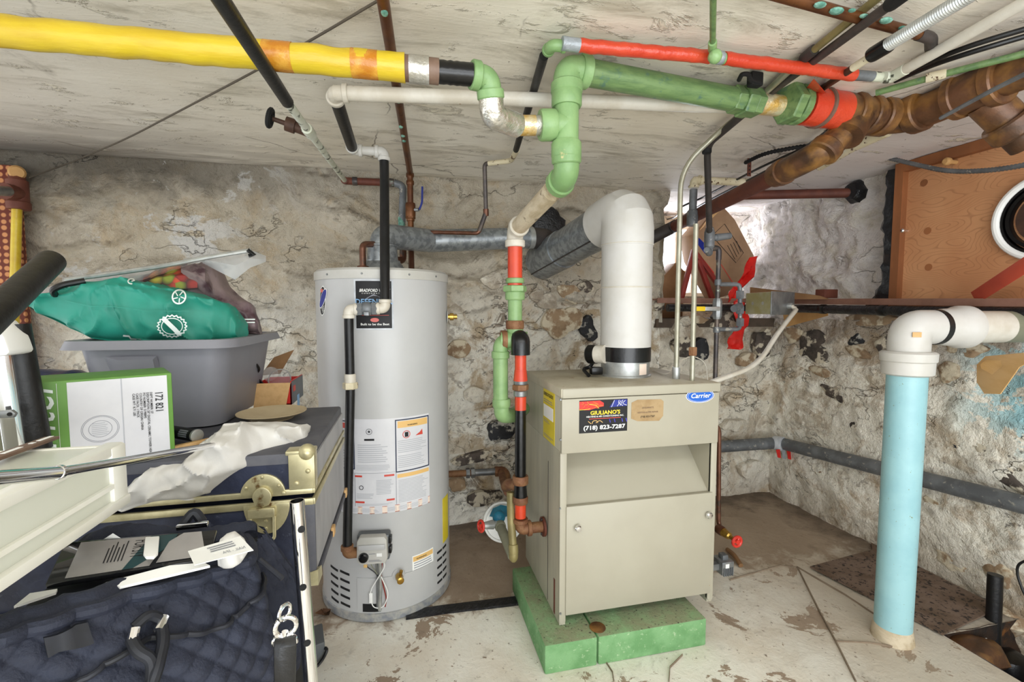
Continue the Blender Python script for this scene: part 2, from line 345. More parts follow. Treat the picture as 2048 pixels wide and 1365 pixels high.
# ------------------------------------------------------------------ mesh helpers
def V(*a): return Vector(a[0]) if len(a) == 1 else Vector(a)
def frame(d):
    d = d.normalized(); u = d.cross(Vector((0, 0, 1)))
    if u.length < 1e-3: u = d.cross(Vector((0, 1, 0)))
    u.normalize(); return u, d.cross(u).normalized()
def fillet(pts, r, n=6):
    pts = [V(p) for p in pts]; out = [pts[0]]
    for i in range(1, len(pts) - 1):
        a, b, c = pts[i-1], pts[i], pts[i+1]; u = (a - b); v = (c - b)
        t = min(r, u.length * .48, v.length * .48); p0 = b + u.normalized() * t; p1 = b + v.normalized() * t
        for k in range(n + 1):
            s = k / n; out.append(p0 * (1-s)**2 + b * 2*s*(1-s) + p1 * s*s)
    out.append(pts[-1]); return out
class MB:
    def __init__(s): s.v = []; s.f = []
    def add(s, vs, fs):
        o = len(s.v); s.v += [V(x) for x in vs]; s.f += [tuple(i + o for i in f) for f in fs]; return s
    def tube(s, pts, r, n=14, cap=True):
        pts = [V(p) for p in pts]; N = len(pts); rs = r if isinstance(r, (list, tuple)) else [r] * N
        d0 = (pts[1] - pts[0]); u, w_ = frame(d0); vs = []; fs = []
        pd = d0.normalized()
        for i, p in enumerate(pts):
            d = (pts[min(i+1, N-1)] - pts[max(i-1, 0)])
            d = d.normalized() if d.length > 1e-9 else pd
            q = pd.rotation_difference(d); u = q @ u; w_ = q @ w_; pd = d
            for k in range(n):
                a = 2*pi*k/n; vs.append(p + (u*cos(a) + w_*sin(a)) * rs[i])
        for i in range(N-1):
            for k in range(n):
                fs.append((i*n+k, i*n+(k+1) % n, (i+1)*n+(k+1) % n, (i+1)*n+k))
        if cap: fs += [tuple(range(n))[::-1], tuple(range((N-1)*n, N*n))]
        return s.add(vs, fs)
    def cyl(s, a, b, r, r2=None, n=18): return s.tube([a, b], [r, r if r2 is None else r2], n)
    def lathe(s, p, d, prof, n=24, cap=True):
        d = V(d).normalized(); u, w_ = frame(d); p = V(p); vs = []; fs = []
        for t, r in prof:
            for k in range(n):
                a = 2*pi*k/n; vs.append(p + d*t + (u*cos(a)+w_*sin(a))*r)
        for i in range(len(prof)-1):
            for k in range(n): fs.append((i*n+k, i*n+(k+1) % n, (i+1)*n+(k+1) % n, (i+1)*n+k))
        if cap: fs += [tuple(range(n))[::-1], tuple(range((len(prof)-1)*n, len(prof)*n))]
        return s.add(vs, fs)
    def box(s, x0, x1, y0, y1, z0, z1):
        return s.add([(x0,y0,z0),(x1,y0,z0),(x1,y1,z0),(x0,y1,z0),(x0,y0,z1),(x1,y0,z1),(x1,y1,z1),(x0,y1,z1)],
                     [(3,2,1,0),(4,5,6,7),(0,1,5,4),(1,2,6,5),(2,3,7,6),(3,0,4,7)])
    def obox(s, c, ax, ay, az):          # oriented box, half vectors
        c, ax, ay, az = V(c), V(ax), V(ay), V(az)
        return s.add([c+ax*i+ay*j+az*k for k in (-1, 1) for i, j in ((-1,-1),(1,-1),(1,1),(-1,1))],
                     [(3,2,1,0),(4,5,6,7),(0,1,5,4),(1,2,6,5),(2,3,7,6),(3,0,4,7)])
    def prism(s, poly, vec):
        n = len(poly); vec = V(vec); a = [V(p) for p in poly]
        return s.add(a + [p+vec for p in a], [tuple(range(n))[::-1], tuple(range(n, 2*n))] + [(i, (i+1) % n, n+(i+1) % n, n+i) for i in range(n)])
    def grid(s, fn, nu, nv, skip=None):
        vs = [fn(i/nu, j/nv) for j in range(nv+1) for i in range(nu+1)]; W = nu+1
        fs = [(j*W+i, j*W+i+1, (j+1)*W+i+1, (j+1)*W+i) for j in range(nv) for i in range(nu) if not (skip and skip((i+.5)/nu, (j+.5)/nv))]
        return s.add(vs, fs)
    def loft(s, rings, cap=True):
        n = len(rings[0]); vs = [p for r in rings for p in r]; fs = []
        for i in range(len(rings)-1):
            for k in range(n): fs.append((i*n+k, i*n+(k+1) % n, (i+1)*n+(k+1) % n, (i+1)*n+k))
        if cap: fs += [tuple(range(n))[::-1], tuple(range((len(rings)-1)*n, len(rings)*n))]
        return s.add(vs, fs)
    def ball(s, c, r, n=12, sq=(1, 1, 1)):
        c = V(c); return s.loft([[c + Vector((cos(2*pi*k/n)*sin(t)*r*sq[0], sin(2*pi*k/n)*sin(t)*r*sq[1], cos(t)*r*sq[2])) for k in range(n)] for t in [pi*(.04+.92*i/8) for i in range(9)]])
    def torus(s, c, d, R, r, n=28, m=10, a0=0, a1=2*pi):
        u, w_ = frame(V(d)); c = V(c)
        pts = [c + (u*cos(a0+(a1-a0)*k/n)+w_*sin(a0+(a1-a0)*k/n))*R for k in range(n+1)]
        return s.tube(pts, r, m, cap=abs(a1-a0) < 6.2)
    def build(s, name, m, parent=None, bevel=0, sharp=32, kind=None, label=None, seg=2):
        me = bpy.data.meshes.new(name); off = root_loc(parent)
        me.from_pydata([tuple(v - off) for v in s.v], [], s.f)
        bm = bmesh.new(); bm.from_mesh(me)
        bmesh.ops.recalc_face_normals(bm, faces=bm.faces)
        if bevel:
            ed = [e for e in bm.edges if len(e.link_faces) == 2 and e.calc_face_angle(0) > .6]
            bmesh.ops.bevel(bm, geom=ed, offset=bevel, segments=seg, profile=.5, affect='EDGES', clamp_overlap=True)
        bm.to_mesh(me); bm.free()
        me.shade_smooth(); me.set_sharp_from_angle(angle=radians(sharp))
        me.materials.append(MATS[m] if isinstance(m, str) else m)
        o = bpy.data.objects.new(name, me); COL.objects.link(o)
        if parent: o.parent = parent
        if kind: o['kind'] = kind
        if label: o['label'] = label
        return o
ROOT = {}
def root_loc(p):
    while p and p.parent: p = p.parent
    return ROOT.get(p.name, Vector()) if p else Vector()
def thing(name, label, cat, loc=(0, 0, 0), group=None):
    o = bpy.data.objects.new(name, None); COL.objects.link(o); o.location = loc; o.empty_display_size = .05
    o['label'] = label; o['category'] = cat
    if group: o['group'] = group
    ROOT[o.name] = V(loc); return o
def tag(o, label, cat, group=None):
    o['label'] = label; o['category'] = cat
    if group: o['group'] = group
    return o
def struct(name, mb, m, sharp=60, **k): return mb.build(name, m, None, sharp=sharp, kind='structure', **k)
def nz(p, s, seed=0): return noise.noise(Vector(p) * s + Vector((seed * 7.3, seed * 3.1, seed * 5.7)))
# decals: u,v in metres mapped to a surface
def plane_map(o, ux, uy, nrm):
    o, ux, uy, nrm = V(o), V(ux).normalized(), V(uy).normalized(), V(nrm).normalized()
    return lambda u, v, h=0: o + ux*u + uy*v + nrm*h
def cyl_map(cx, cy, r): return lambda u, v, h=0: Vector((cx + (r+h)*sin(u/r), cy - (r+h)*cos(u/r), v))
def decal(name, mp, u0, v0, u1, v1, m, parent, h=.0006, th=.0006, n=1, shear=0):
    mb = MB(); n = max(1, n)
    top = [mp(u0+(u1-u0)*i/n, v1+shear*i/n, h) for i in range(n+1)]; bot = [mp(u0+(u1-u0)*i/n, v0+shear*i/n, h) for i in range(n+1)]
    tb = [mp(u0+(u1-u0)*i/n, v1+shear*i/n, h-th) for i in range(n+1)]; bb = [mp(u0+(u1-u0)*i/n, v0+shear*i/n, h-th) for i in range(n+1)]
    mb.loft([list(x) for x in zip(bot, top, tb, bb)]); return mb.build(name, m, parent)
def poly_decal(name, mp, pts, m, parent, h=.0008, th=.0006):
    mb = MB(); a = [mp(u, v, h) for u, v in pts]; b = [mp(u, v, h-th) for u, v in pts]; n = len(pts)
    mb.add(a+b, [tuple(range(n)), tuple(range(n, 2*n))[::-1]] + [(i, (i+1) % n, n+(i+1) % n, n+i) for i in range(n)])
    return mb.build(name, m, parent)
def ell(cx, cy, rx, ry, n=28, rot=0): return [(cx + rx*cos(2*pi*k/n)*cos(rot) - ry*sin(2*pi*k/n)*sin(rot), cy + rx*cos(2*pi*k/n)*sin(rot) + ry*sin(2*pi*k/n)*cos(rot)) for k in range(n)]
def stroke(name, mp, pts, wd, m, parent, h=.0012):
    mb = MB(); a = []; 
    for i, p in enumerate(pts):
        q = pts[min(i+1, len(pts)-1)]; o = pts[max(i-1, 0)]; d = Vector((q[0]-o[0], q[1]-o[1])).normalized(); nn = Vector((-d.y, d.x)) * wd/2
        a.append([mp(p[0]+nn.x, p[1]+nn.y, h), mp(p[0]-nn.x, p[1]-nn.y, h), mp(p[0]-nn.x, p[1]-nn.y, h-.0006), mp(p[0]+nn.x, p[1]+nn.y, h-.0006)])
    mb.loft(a); return mb.build(name, m, parent)
def text(s, mp, u, v, size, m, parent, align='LEFT', bold=0, shear=0, width=None, h=.0024, rot=0, name='lettering', spacing=1):
    cu = bpy.data.curves.new('t', 'FONT'); cu.body = s; cu.size = 1; cu.align_x = align; cu.offset = bold * 1.3; cu.shear = shear; cu.space_line = spacing; cu.resolution_u = 2
    o = bpy.data.objects.new('t', cu); COL.objects.link(o)
    bpy.context.view_layer.update()
    me = bpy.data.meshes.new_from_object(o.evaluated_get(bpy.context.evaluated_depsgraph_get()))
    bpy.data.objects.remove(o); bpy.data.curves.remove(cu)
    xs = [q.co.x for q in me.vertices] or [0]; sx = size
    if width and max(xs) > min(xs): sx = width / (max(xs) - min(xs))
    off = root_loc(parent); cr, sr = cos(rot), sin(rot)
    for q in me.vertices:
        x, y = q.co.x * sx, q.co.y * size; q.co = mp(u + x*cr - y*sr, v + x*sr + y*cr, h) - off
    me.name = name; me.materials.clear(); me.materials.append(MATS[m])
    o = bpy.data.objects.new(name, me); COL.objects.link(o); o.parent = parent; return o
def lines(mp, u0, v0, u1, v1, n, m, parent, n_seg=1, h=.0014, name='small_print', jag=.25):
    mb = MB(); dv = (v1-v0)/n
    for i in range(n):
        e = u1 - (u1-u0)*jag*random.random(); v = v1 - dv*(i+.65); hh = dv*.36
        k = n_seg
        for j in range(k):
            a = u0 + (e-u0)*j/k; b = u0 + (e-u0)*(j+1)/k
            mb.add([mp(a, v, h), mp(b, v, h), mp(b, v+hh, h), mp(a, v+hh, h)], [(0, 1, 2, 3)])
    return mb.build(name, m, parent)
# pipe fittings
def collar(mb, c, d, r, t): return mb.lathe(V(c) - V(d).normalized()*t/2, d, [(0, r*.93), (t*.12, r), (t*.88, r), (t, r*.93)], 24)
def hexnut(mb, c, d, r, t): return mb.lathe(V(c) - V(d).normalized()*t/2, d, [(0, r*.92), (t*.12, r), (t*.88, r), (t, r*.92)], 6)
def elbow(name, a, b, c, r, m, parent, hub=1.18, reach=None, hl=None):
    """fitting turning from the a side to the c side at corner b"""
    a, b, c = V(a), V(b), V(c); L = reach or r*2.0; hl = hl or r*.7
    da, dc = (a-b).normalized(), (c-b).normalized(); mb = MB()
    mb.tube(fillet([b+da*L, b, b+dc*L], L*.95, 8), r, 20)
    collar(mb, b+da*(L-hl*.4), da, r*hub, hl); collar(mb, b+dc*(L-hl*.4), dc, r*hub, hl)
    return mb.build(name, m, parent)
def pillow(mb, st, y, th, n=18, sq=.8, amp=.006, ns=14, seed=1, crease=0, cs=8):
    """cloth-like body from stations (px, top, bottom) at depth y"""
    rings = []
    N = len(st)
    for i, q in enumerate(st):
        px, a, b = q[:3]; yy = y(i/(N-1)) if callable(y) else y
        tk = q[3] if len(q) > 3 else th * (.35 + .65*sin(pi*min(max(i/(N-1), .06), .94)))
        t, bt = PY(px, a, yy), PY(px, b, yy); c = (t+bt)/2; hz = (t.z-bt.z)/2; r = []
        for k in range(n):
            an = 2*pi*k/n; cc, ss = cos(an), sin(an)
            p = Vector((c.x, yy + tk*math.copysign(abs(cc)**sq, cc), c.z + hz*math.copysign(abs(ss)**sq, ss)))
            p += Vector((nz(p, ns, seed), nz(p, ns, seed+3)*1.3, nz(p, ns, seed+5))) * amp
            if crease:
                f = (1-abs(nz((p.x*1.0+p.z*.7, p.y*.5, p.z*.9-p.x*.4), cs, seed+8)))**9 + .6*(1-abs(nz((p.x*.5-p.z, p.y, p.z*.6+p.x*.6), cs*1.7, seed+11)))**9
                p.y += crease*(1-f)*(.6 if ss > -.9 else .2); p.z -= crease*.25*(1-f)*max(ss, 0)
            r.append(p)
        rings.append(r)
    return mb.loft(rings)
def interp(st, k=4):
    out = []
    for i in range(len(st)-1):
        for j in range(k):
            s = j/k; out.append(tuple(a+(b-a)*s for a, b in zip(st[i], st[i+1])))
    out.append(st[-1]); return out
# ================================================================== THE SETTING
def wob(a, b, s, k=0): return noise.fractal(Vector((a*s + k*9.1, b*s*1.0 + k*3.3, k*1.7)), .9, 2.1, 5)
def ridged(a, b, k): return 1 - abs(noise.noise(Vector((a, b, k*3.1))))
def back_disp(x, z):
    up = min(max((z-1.02)/.22, 0), 1)
    wx = x + .12*wob(x, z, 1.6, 4); wz = z + .09*wob(x, z, 1.3, 5) + .10*x*.4
    ph = wz*5.2 + .9*noise.noise(Vector((x*1.3, z*1.2, 3.3))); ms = min(max(noise.noise(Vector((x*2.1, z*3.0, 9.1)))*2.2+.55, 0), 1)
    fr1 = ph - math.floor(ph); led = (1-fr1) if fr1 > .08 else fr1/.08
    ph2 = wz*12.5 + wx*1.5 + 1.6*noise.noise(Vector((x*3.3, z*2.6, 5.3))); f2 = ph2 - math.floor(ph2); l2 = (1-f2) if f2 > .12 else f2/.12
    r1 = ridged(wx*1.1, wz*4.2, 1)**2 * .05 + led*ms*.062 + l2*(1-ms*.4)*min(max(noise.noise(Vector((x*3.1, z*4.0, 1.1)))*2+.5, 0), 1)*.024 + .010*wob(x, z, 9, 14)
    lo = .014*wob(x, z, 6, 6) + .012*ridged(x*3.5, z*4.5, 7)
    fine = .004*wob(x, z, 22, 8)
    top = .03*max(0, (z-1.68)/.09)
    return up*r1 + (1-up)*(lo*1.5 + .012*ridged(x*8, z*9, 15)) + fine*1.6 + top*up - .06
def back_fn(x0, x1, z0, z1):
    def f(u, v):
        x = x0+(x1-x0)*u; z = z0+(z1-z0)*v; return Vector((x, BY - back_disp(x, z), z))
    return f
AX, AZ, AY = 1.41, 1.075, 2.86                # alcove: left jamb, sill height, far side
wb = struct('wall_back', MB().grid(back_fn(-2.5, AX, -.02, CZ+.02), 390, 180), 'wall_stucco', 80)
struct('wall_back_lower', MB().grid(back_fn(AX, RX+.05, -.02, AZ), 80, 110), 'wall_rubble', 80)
def right_disp(y, z):
    return .03*ridged(y*3.2+.3*wob(y, z, 2, 16), z*3.6+.3*wob(y, z, 2, 17), 11)**2 + .016*wob(y, z, 7, 12) + .006*wob(y, z, 24, 13) - .016
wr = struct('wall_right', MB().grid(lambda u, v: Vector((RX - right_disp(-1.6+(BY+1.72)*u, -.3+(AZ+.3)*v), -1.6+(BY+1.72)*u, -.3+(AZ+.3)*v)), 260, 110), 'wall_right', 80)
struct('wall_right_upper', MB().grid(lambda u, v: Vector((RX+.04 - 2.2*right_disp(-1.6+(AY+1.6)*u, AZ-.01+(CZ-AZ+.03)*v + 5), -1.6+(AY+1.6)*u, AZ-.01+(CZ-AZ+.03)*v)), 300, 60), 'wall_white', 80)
# jamb and sill of the window recess
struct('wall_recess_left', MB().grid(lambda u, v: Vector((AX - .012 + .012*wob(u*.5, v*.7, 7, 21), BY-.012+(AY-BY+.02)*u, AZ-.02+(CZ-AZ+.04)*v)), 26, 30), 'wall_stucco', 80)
struct('trim_1', MB().box(AX-.03, RX+.06, BY+.02, AY, AZ-.05, AZ), 'concrete_dark')
# far side of the recess, around the window opening
WX0, WX1, WZ0, WZ1 = 1.55, 2.1, 1.22, 1.70
m_ = MB(); 
for b in ((AX-.03, WX0, AZ-.05, CZ), (WX1, RX+.08, AZ-.05, CZ), (WX0, WX1, AZ-.05, WZ0), (WX0, WX1, WZ1, CZ)): m_.box(b[0], b[1], AY, AY+.06, b[2], b[3])
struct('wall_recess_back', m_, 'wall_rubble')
win = MB()
for b in ((WX0, WX0+.025, WZ0, WZ1), (WX1-.025, WX1, WZ0, WZ1), (WX0, WX1, WZ0, WZ0+.025), (WX0, WX1, WZ1-.025, WZ1)): win.box(b[0], b[1], AY-.012, AY+.05, b[2], b[3])
win = struct('window_1', win, 'white_paint')
for x in (WX0+.14, WX0+.27, WX0+.4): MB().box(x-.008, x+.008, AY+.005, AY+.03, WZ0+.02, WZ1-.02).build('mullion', 'white_paint', win)
MB().box(WX0, WX1, AY+.005, AY+.03, 1.385, 1.4).build('glazing_bar', 'white_paint', win)
MB().box(WX0+.02, WX1-.02, AY+.015, AY+.019, WZ0+.02, WZ1-.02).build('window_pane', 'window_glass', win)
def ceil_fn(u, v):
    x = -2.55+(RX+2.65)*u; y = -1.6+(AY+1.68)*v
    return Vector((x, y, CZ + .006*wob(x, y, 2.4, 31) + .0025*wob(x*.6, y*2, 9, 32) + (.012 if y > 2.3 else 0)))
struct('ceiling', MB().grid(ceil_fn, 150, 140), 'ceiling_plaster', 80)
# floor with the sump opening on the right
PX0, PY1 = 1.80, 1.15
fl = MB()
def floor_piece(x0, x1, y0, y1, nu, nv): fl.grid(lambda u, v: Vector((x0+(x1-x0)*u, y0+(y1-y0)*v, .004*wob(x0+(x1-x0)*u, y0+(y1-y0)*v, 3, 41)-.003)), nu, nv)
floor_piece(-2.55, PX0, -1.6, BY+.05, 100, 90); floor_piece(PX0, RX+.06, PY1, BY+.05, 10, 24); floor_piece(PX0, RX+.06, -1.6, .45, 8, 30)
floor = struct('floor', fl, 'floor_concrete', 80)
pit = MB()
pit.grid(lambda u, v: Vector((PX0 + .02*wob(u, v, 4, 51), .45+(PY1-.45)*u, -.32+.318*v)), 12, 8)
pit.grid(lambda u, v: Vector((PX0+(RX+.06-PX0)*u, PY1 + .02*wob(u, v, 4, 52), -.32+.318*v)), 8, 8)
pit.grid(lambda u, v: Vector((PX0+(RX+.06-PX0)*u, .45, -.32+.318*v)), 8, 8)
pit.grid(lambda u, v: Vector((PX0+(RX+.06-PX0)*u, .45+(PY1-.45)*v, -.31 + .03*wob(u, v, 5, 53))), 14, 14)
struct('floor_pit', pit, 'pit_dark', 60)
# saw-cut joints and the black strip in the floor
def strip(pts, wdt, m, z0=-.004, z1=.004):
    mb = MB(); a = []
    for i, p in enumerate(pts):
        q = pts[min(i+1, len(pts)-1)]; o = pts[max(i-1, 0)]; d = (q-o).normalized(); n_ = Vector((-d.y, d.x, 0))*wdt/2
        a.append([p+n_+Vector((0, 0, z1)), p-n_+Vector((0, 0, z1)), p-n_+Vector((0, 0, z0)), p+n_+Vector((0, 0, z0))])
    return mb.loft(a)
for i, (pts, wd_) in enumerate((([(1595, 1135), (1640, 1225), (1675, 1290), (1712, 1365)], .007), ([(1460, 1160), (1560, 1132), (1595, 1135), (1690, 1190), (1750, 1230)], .005),
                           ([(1672, 1283), (1740, 1286), (1790, 1295)], .004), ([(1212, 1325), (1225, 1345), (1228, 1365)], .004), ([(1365, 1310), (1340, 1335), (1338, 1365)], .004))):
    struct('trim_%d' % (i+2), strip([PZ(*p, 0) for p in pts], wd_*.55, '', -.004, .003), 'joint_grey')
struct('trim_7', strip([PZ(*p, 0) for p in ((812, 1232), (880, 1222), (960, 1212), (1040, 1202))], .045, '', -.01, .006), 'tar')

# ---- stones showing through the whitewash
STONE = 0
def stone(pt, ax, ay, nrm, ru, rv, m, parent, h=.022, rot=0):
    global STONE; STONE += 1
    n = 11; rings = []; c = V(pt); ru_, rv_ = ru, rv
    ca, sa = cos(rot), sin(rot); ax, ay = ax*ca+ay*sa, ay*ca-ax*sa
    n = 20; jit = [.62+.75*random.random() for _ in range(n)]; jit = [(jit[k]*2+jit[k-1]+jit[(k+1) % n])/4*1.12 for k in range(n)]; h *= .55; m = {'stone_pale': 'wall_rubble'}.get(m, m)
    for sc_, hh in ((1.0, -.03), (.98, .4), (.82, .85), (.45, 1.0)):
        rings.append([c + ax*ru*sc_*jit[k]*cos(2*pi*k/n) + ay*rv*sc_*jit[k]*sin(2*pi*k/n) + nrm*(h*hh*(.75+.5*random.random()) if hh > 0 else -.03) for k in range(n)])
    MB().loft(rings).build('stone', m, parent, sharp=50)
NB, NR = Vector((0, -1, 0)), Vector((-1, 0, 0)); UX, UZ, UY = Vector((1, 0, 0)), Vector((0, 0, 1)), Vector((0, -1, 0))
# right wall: px, py, half width px, half height px, material, tilt
for px, py, hw, hh, m, ro in ((1625, 690, 34, 34, 'stone_dark', 0), (1712, 678, 14, 12, 'stone_black', .3), (1718, 705, 22, 10, 'stone_brown', -.4), (1640, 745, 22, 9, 'stone_brown', -.2), (1672, 790, 30, 11, 'stone_dark', -.25),
    (1755, 755, 22, 17, 'stone_pale', .2), (1768, 806, 12, 15, 'stone_black', 0), (1755, 838, 22, 7, 'stone_black', -.2), (1885, 850, 22, 9, 'stone_black', -.1), (1895, 880, 30, 12, 'stone_black', -.1),
    (1650, 868, 60, 36, 'stone_pale', -.3), (1718, 855, 16, 20, 'stone_dark', -.5), (1865, 1005, 16, 9, 'stone_brown', -.3), (1985, 915, 32, 13, 'stone_dark', -.6), (2015, 960, 34, 14, 'stone_dark', -.4),
    (1585, 668, 18, 20, 'stone_brown', 0), (1770, 690, 16, 18, 'stone_dark', .6), (1900, 745, 18, 20, 'stone_brown', 0), (1935, 700, 30, 14, 'stone_brown', 0), (1600, 735, 10, 7, 'stone_brown', 0),
    (1950, 1090, 30, 18, 'stone_pale', -.4), (1650, 960, 22, 10, 'stone_brown', -.4), (1905, 1045, 26, 14, 'stone_pale', -.3), (2000, 1150, 18, 26, 'stone_brown', 0), (1900, 1125, 26, 17, 'stone_brown', -.3), (1955, 1165, 28, 22, 'stone_pale', -.2),
    (1740, 640, 40, 12, 'stone_brown', 0), (1840, 790, 8, 20, 'stone_brown', 0), (1715, 920, 22, 14, 'stone_brown', -.4), (1965, 1010, 22, 9, 'stone_pale', -.4), (1560, 800, 12, 10, 'stone_pale', 0)):
    p = PX(px, py, RX); dep = rad(p, 2)
    stone(p, UY, UZ, NR, hw*dep*1.05, hh*dep*.95, m, wr, .02, ro)
# back wall beside and behind the boiler
for px, py, hw, hh, m, ro in ((1110, 645, 22, 26, 'stone_brown', 0), (1145, 640, 20, 22, 'stone_brown', .3), (1175, 655, 14, 24, 'stone_black', .4), (1140, 588, 22, 18, 'stone_brown', -.3), (1005, 862, 24, 20, 'stone_black', .4),
    (940, 918, 30, 10, 'stone_dark', .15), (965, 1000, 34, 12, 'stone_dark', .1), (1320, 610, 10, 10, 'stone_dark', 0), (1170, 575, 14, 10, 'stone_dark', 0), (920, 700, 20, 16, 'stone_brown', .2), (985, 560, 18, 14, 'stone_pale', 0), (915, 970, 16, 12, 'stone_brown', 0), (1090, 600, 22, 14, 'stone_pale', -.3),
    (950, 790, 18, 12, 'stone_pale', 0), (910, 630, 14, 20, 'stone_pale', 0)):
    p = PY(px, py, BY); dep = rad(p, 2)
    stone(p, UX, UZ, NB, hw*dep*1.1, hh*dep*1.05, m, wb, .017, ro)
lowb = bpy.data.objects['wall_back_lower']
for px, py, hw, hh, m, ro in ((1375, 660, 30, 20, 'stone_pale', 0), (1400, 700, 26, 18, 'stone_black', .3), (1455, 640, 34, 18, 'stone_dark', .2), (1365, 690, 18, 20, 'stone_dark', .3), (1495, 720, 20, 12, 'stone_brown', 0), (1395, 640, 24, 8, 'stone_brown', 0), (1480, 800, 24, 14, 'stone_pale', 0), (1525, 690, 18, 26, 'stone_dark', 0), (1470, 850, 26, 12, 'stone_pale', 0), (1500, 940, 26, 14, 'stone_pale', 0)):
    p = PY(px, py, BY); dep = rad(p, 2)
    stone(p, UX, UZ, NB, hw*dep, hh*dep, m, lowb, .02, ro)
# soot patch where a pipe enters the back wall
# plywood panel over the coal opening, upper right
YP0, YP1 = 1.63, .35
pl = thing('plywood_panel', 'framed plywood sheet closing the wall opening under the ceiling at right', 'panel', (2.1, 1.0, 1.1))
MB().box(2.13, 2.15, YP1, YP0-.03, 1.13, CZ-.035).build('sheet', 'plywood', pl)
MB().box(2.10, 2.16, YP0-.034, YP0, 1.10, CZ-.005).build('side_board', 'ply_frame', pl)
MB().box(2.10, 2.16, YP1, YP0-.034, CZ-.045, CZ-.005).build('top_board', 'ply_frame', pl)
MB().box(2.10, 2.155, YP1, YP0-.034, 1.10, 1.145).build('bottom_board', 'ply_frame', pl)
for (px, py) in ((1912, 325),):
    p = PX(px, py, 2.13); mb = MB(); mb.lathe(p, (-1, 0, 0), [(0, .008), (.03, .009), (.04, .015), (.052, .015), (.058, .009)]); mb.build('peg', 'card_brown', pl)
p = PX(1813, 462, 2.13); mb = MB(); mb.lathe(p, (-1, 0, 0), [(0, .007), (.012, .006), (.016, .009), (.026, .009), (.03, .004)]); mb.build('knob', 'chrome', pl)
for (px, py) in ((1848, 366), (1855, 462), (1857, 535)):
    p = PX(px, py, 2.13); MB().lathe(p+Vector((.0005, 0, 0)), (-1, 0, 0), [(0, .015), (.0012, .0145)]).build('filled_knot', 'ply_frame', pl)
fo = MB(); prev = []
for i in range(26):
    s = i/25; z = 1.115+(CZ-1.135)*s; wd = .05+.04*abs(nz((s*9, 0, 1), 1)) + (.09*(1-s*5) if s < .2 else 0)
    prev.append([Vector((2.17, YP0-.004, z)), Vector((2.112+.02*nz((s*12, 3, 1), 1), YP0-.004, z)), Vector((2.10+.02*nz((s*17, 5, 1), 1), YP0+wd*.6, z)), Vector((2.125, YP0+wd+.016*nz((s*20, 1, 1), 1), z)), Vector((2.19, YP0+wd*.8, z))])
tag(fo.loft(prev).build('foam_sealant', 'foam_black', None, sharp=50), 'strip of black foam sealant along the left edge of plywood panel', 'sealant')
# round vent in the plywood
vt = thing('round_vent', 'round black ringed vent with white rim set in the plywood panel', 'vent', (2.1, .95, 1.45))
vc = PX(2100, 432, 2.125); vr = (PX(1996, 432, 2.125)-vc).length*.97
MB().torus(vc + Vector((-.012, 0, 0)), (1, 0, 0), vr, .012, 48).build('rim', 'white', vt)
mb = MB(); mb.lathe(vc+Vector((-.012, 0, 0)), (1, 0, 0), [(0, vr*.99), (.001, vr*.86), (.02, vr*.84), (-.002, vr*.8), (-.002, vr*.72), (.02, vr*.7), (.02, vr*.62)], 48, cap=False); mb.build('grille_ring', 'black_plastic', vt)
MB().lathe(vc+Vector((-.004, 0, 0)), (1, 0, 0), [(0, vr*.63), (.01, vr*.63)], 48).build('centre_disc', 'dark_brown', vt)
# ledge: brown angle rail with black taped pipe below it
A, B = PX(1485, 598, 2.06), PX(2075, 602, 2.0)
def lerp_(a, b, t): return V(a) + (V(b)-V(a))*t
def along(a, b, t): return a + (b-a)*t
rz = PX(1560, 602, 2.05).z; ra0 = PY(1312, 602, 2.29); ra0.z = rz; ra = Vector((2.05, 2.27, rz)); rb = PX(2110, 606, 2.02)
dr = (rb-ra).normalized(); up = Vector((0, 0, 1)); sd = dr.cross(up).normalized()
rl = thing('ledge_rail', 'brown painted angle rail running along the right wall below the plywood', 'rail', tuple(ra0))
rm = (ra+rb)/2; hl = (rb-ra).length/2
MB().obox(rm + up*.006 - sd*.03, dr*hl, sd*.04, up*.004).build('flange', 'brown_rail', rl)
MB().obox(rm + sd*.012, dr*hl, sd*.003, up*.014).build('lip', 'brown_rail', rl)
rq = (ra0+ra)/2; MB().obox(rq + up*.006 + Vector((0, .02, 0)), (ra-ra0)/2, Vector((0, .03, 0)), up*.004).build('flange', 'brown_rail', rl); MB().obox(rq + Vector((0, -.012, 0)), (ra-ra0)/2, Vector((0, .003, 0)), up*.014).build('lip', 'brown_rail', rl)
MB().obox(PX(1653, 588, 2.07), dr*.028, sd*.04, up*.022).build('block', 'rust_red', rl, bevel=.003)
tp = thing('taped_pipe', 'black pipe wrapped in shiny tape just beneath the brown ledge rail', 'pipe', tuple(PX(1500, 618, 2.05)))
pz_ = ra.z-.04; pa, pb = ra + Vector((-.022, -.03, pz_-ra.z)), rb + Vector((-.022, 0, -.036)); pa0 = Vector((PY(1335, 618, 2.25).x, 2.25, pz_))
MB().tube([lerp_(pa0, pa, i/20) for i in range(21)], [.021+.0018*nz((i*.9, 7, 0), 1) for i in range(21)], 14).build('wrapped_tube', 'tar', tp)
N_ = 40; MB().tube([along(pa, pb, i/N_) + Vector((0, 0, .002*nz((i*.7, 0, 0), 1))) for i in range(N_+1)], [.021 + .0018*nz((i*.9, 2, 0), 1) for i in range(N_+1)], 14).build('wrapped_tube', 'tar', tp)
for t_ in (.3, .55, .8): collar(MB(), along(pa, pb, t_), pb-pa, .0235, .03).build('tape_band', 'black_plastic', tp)
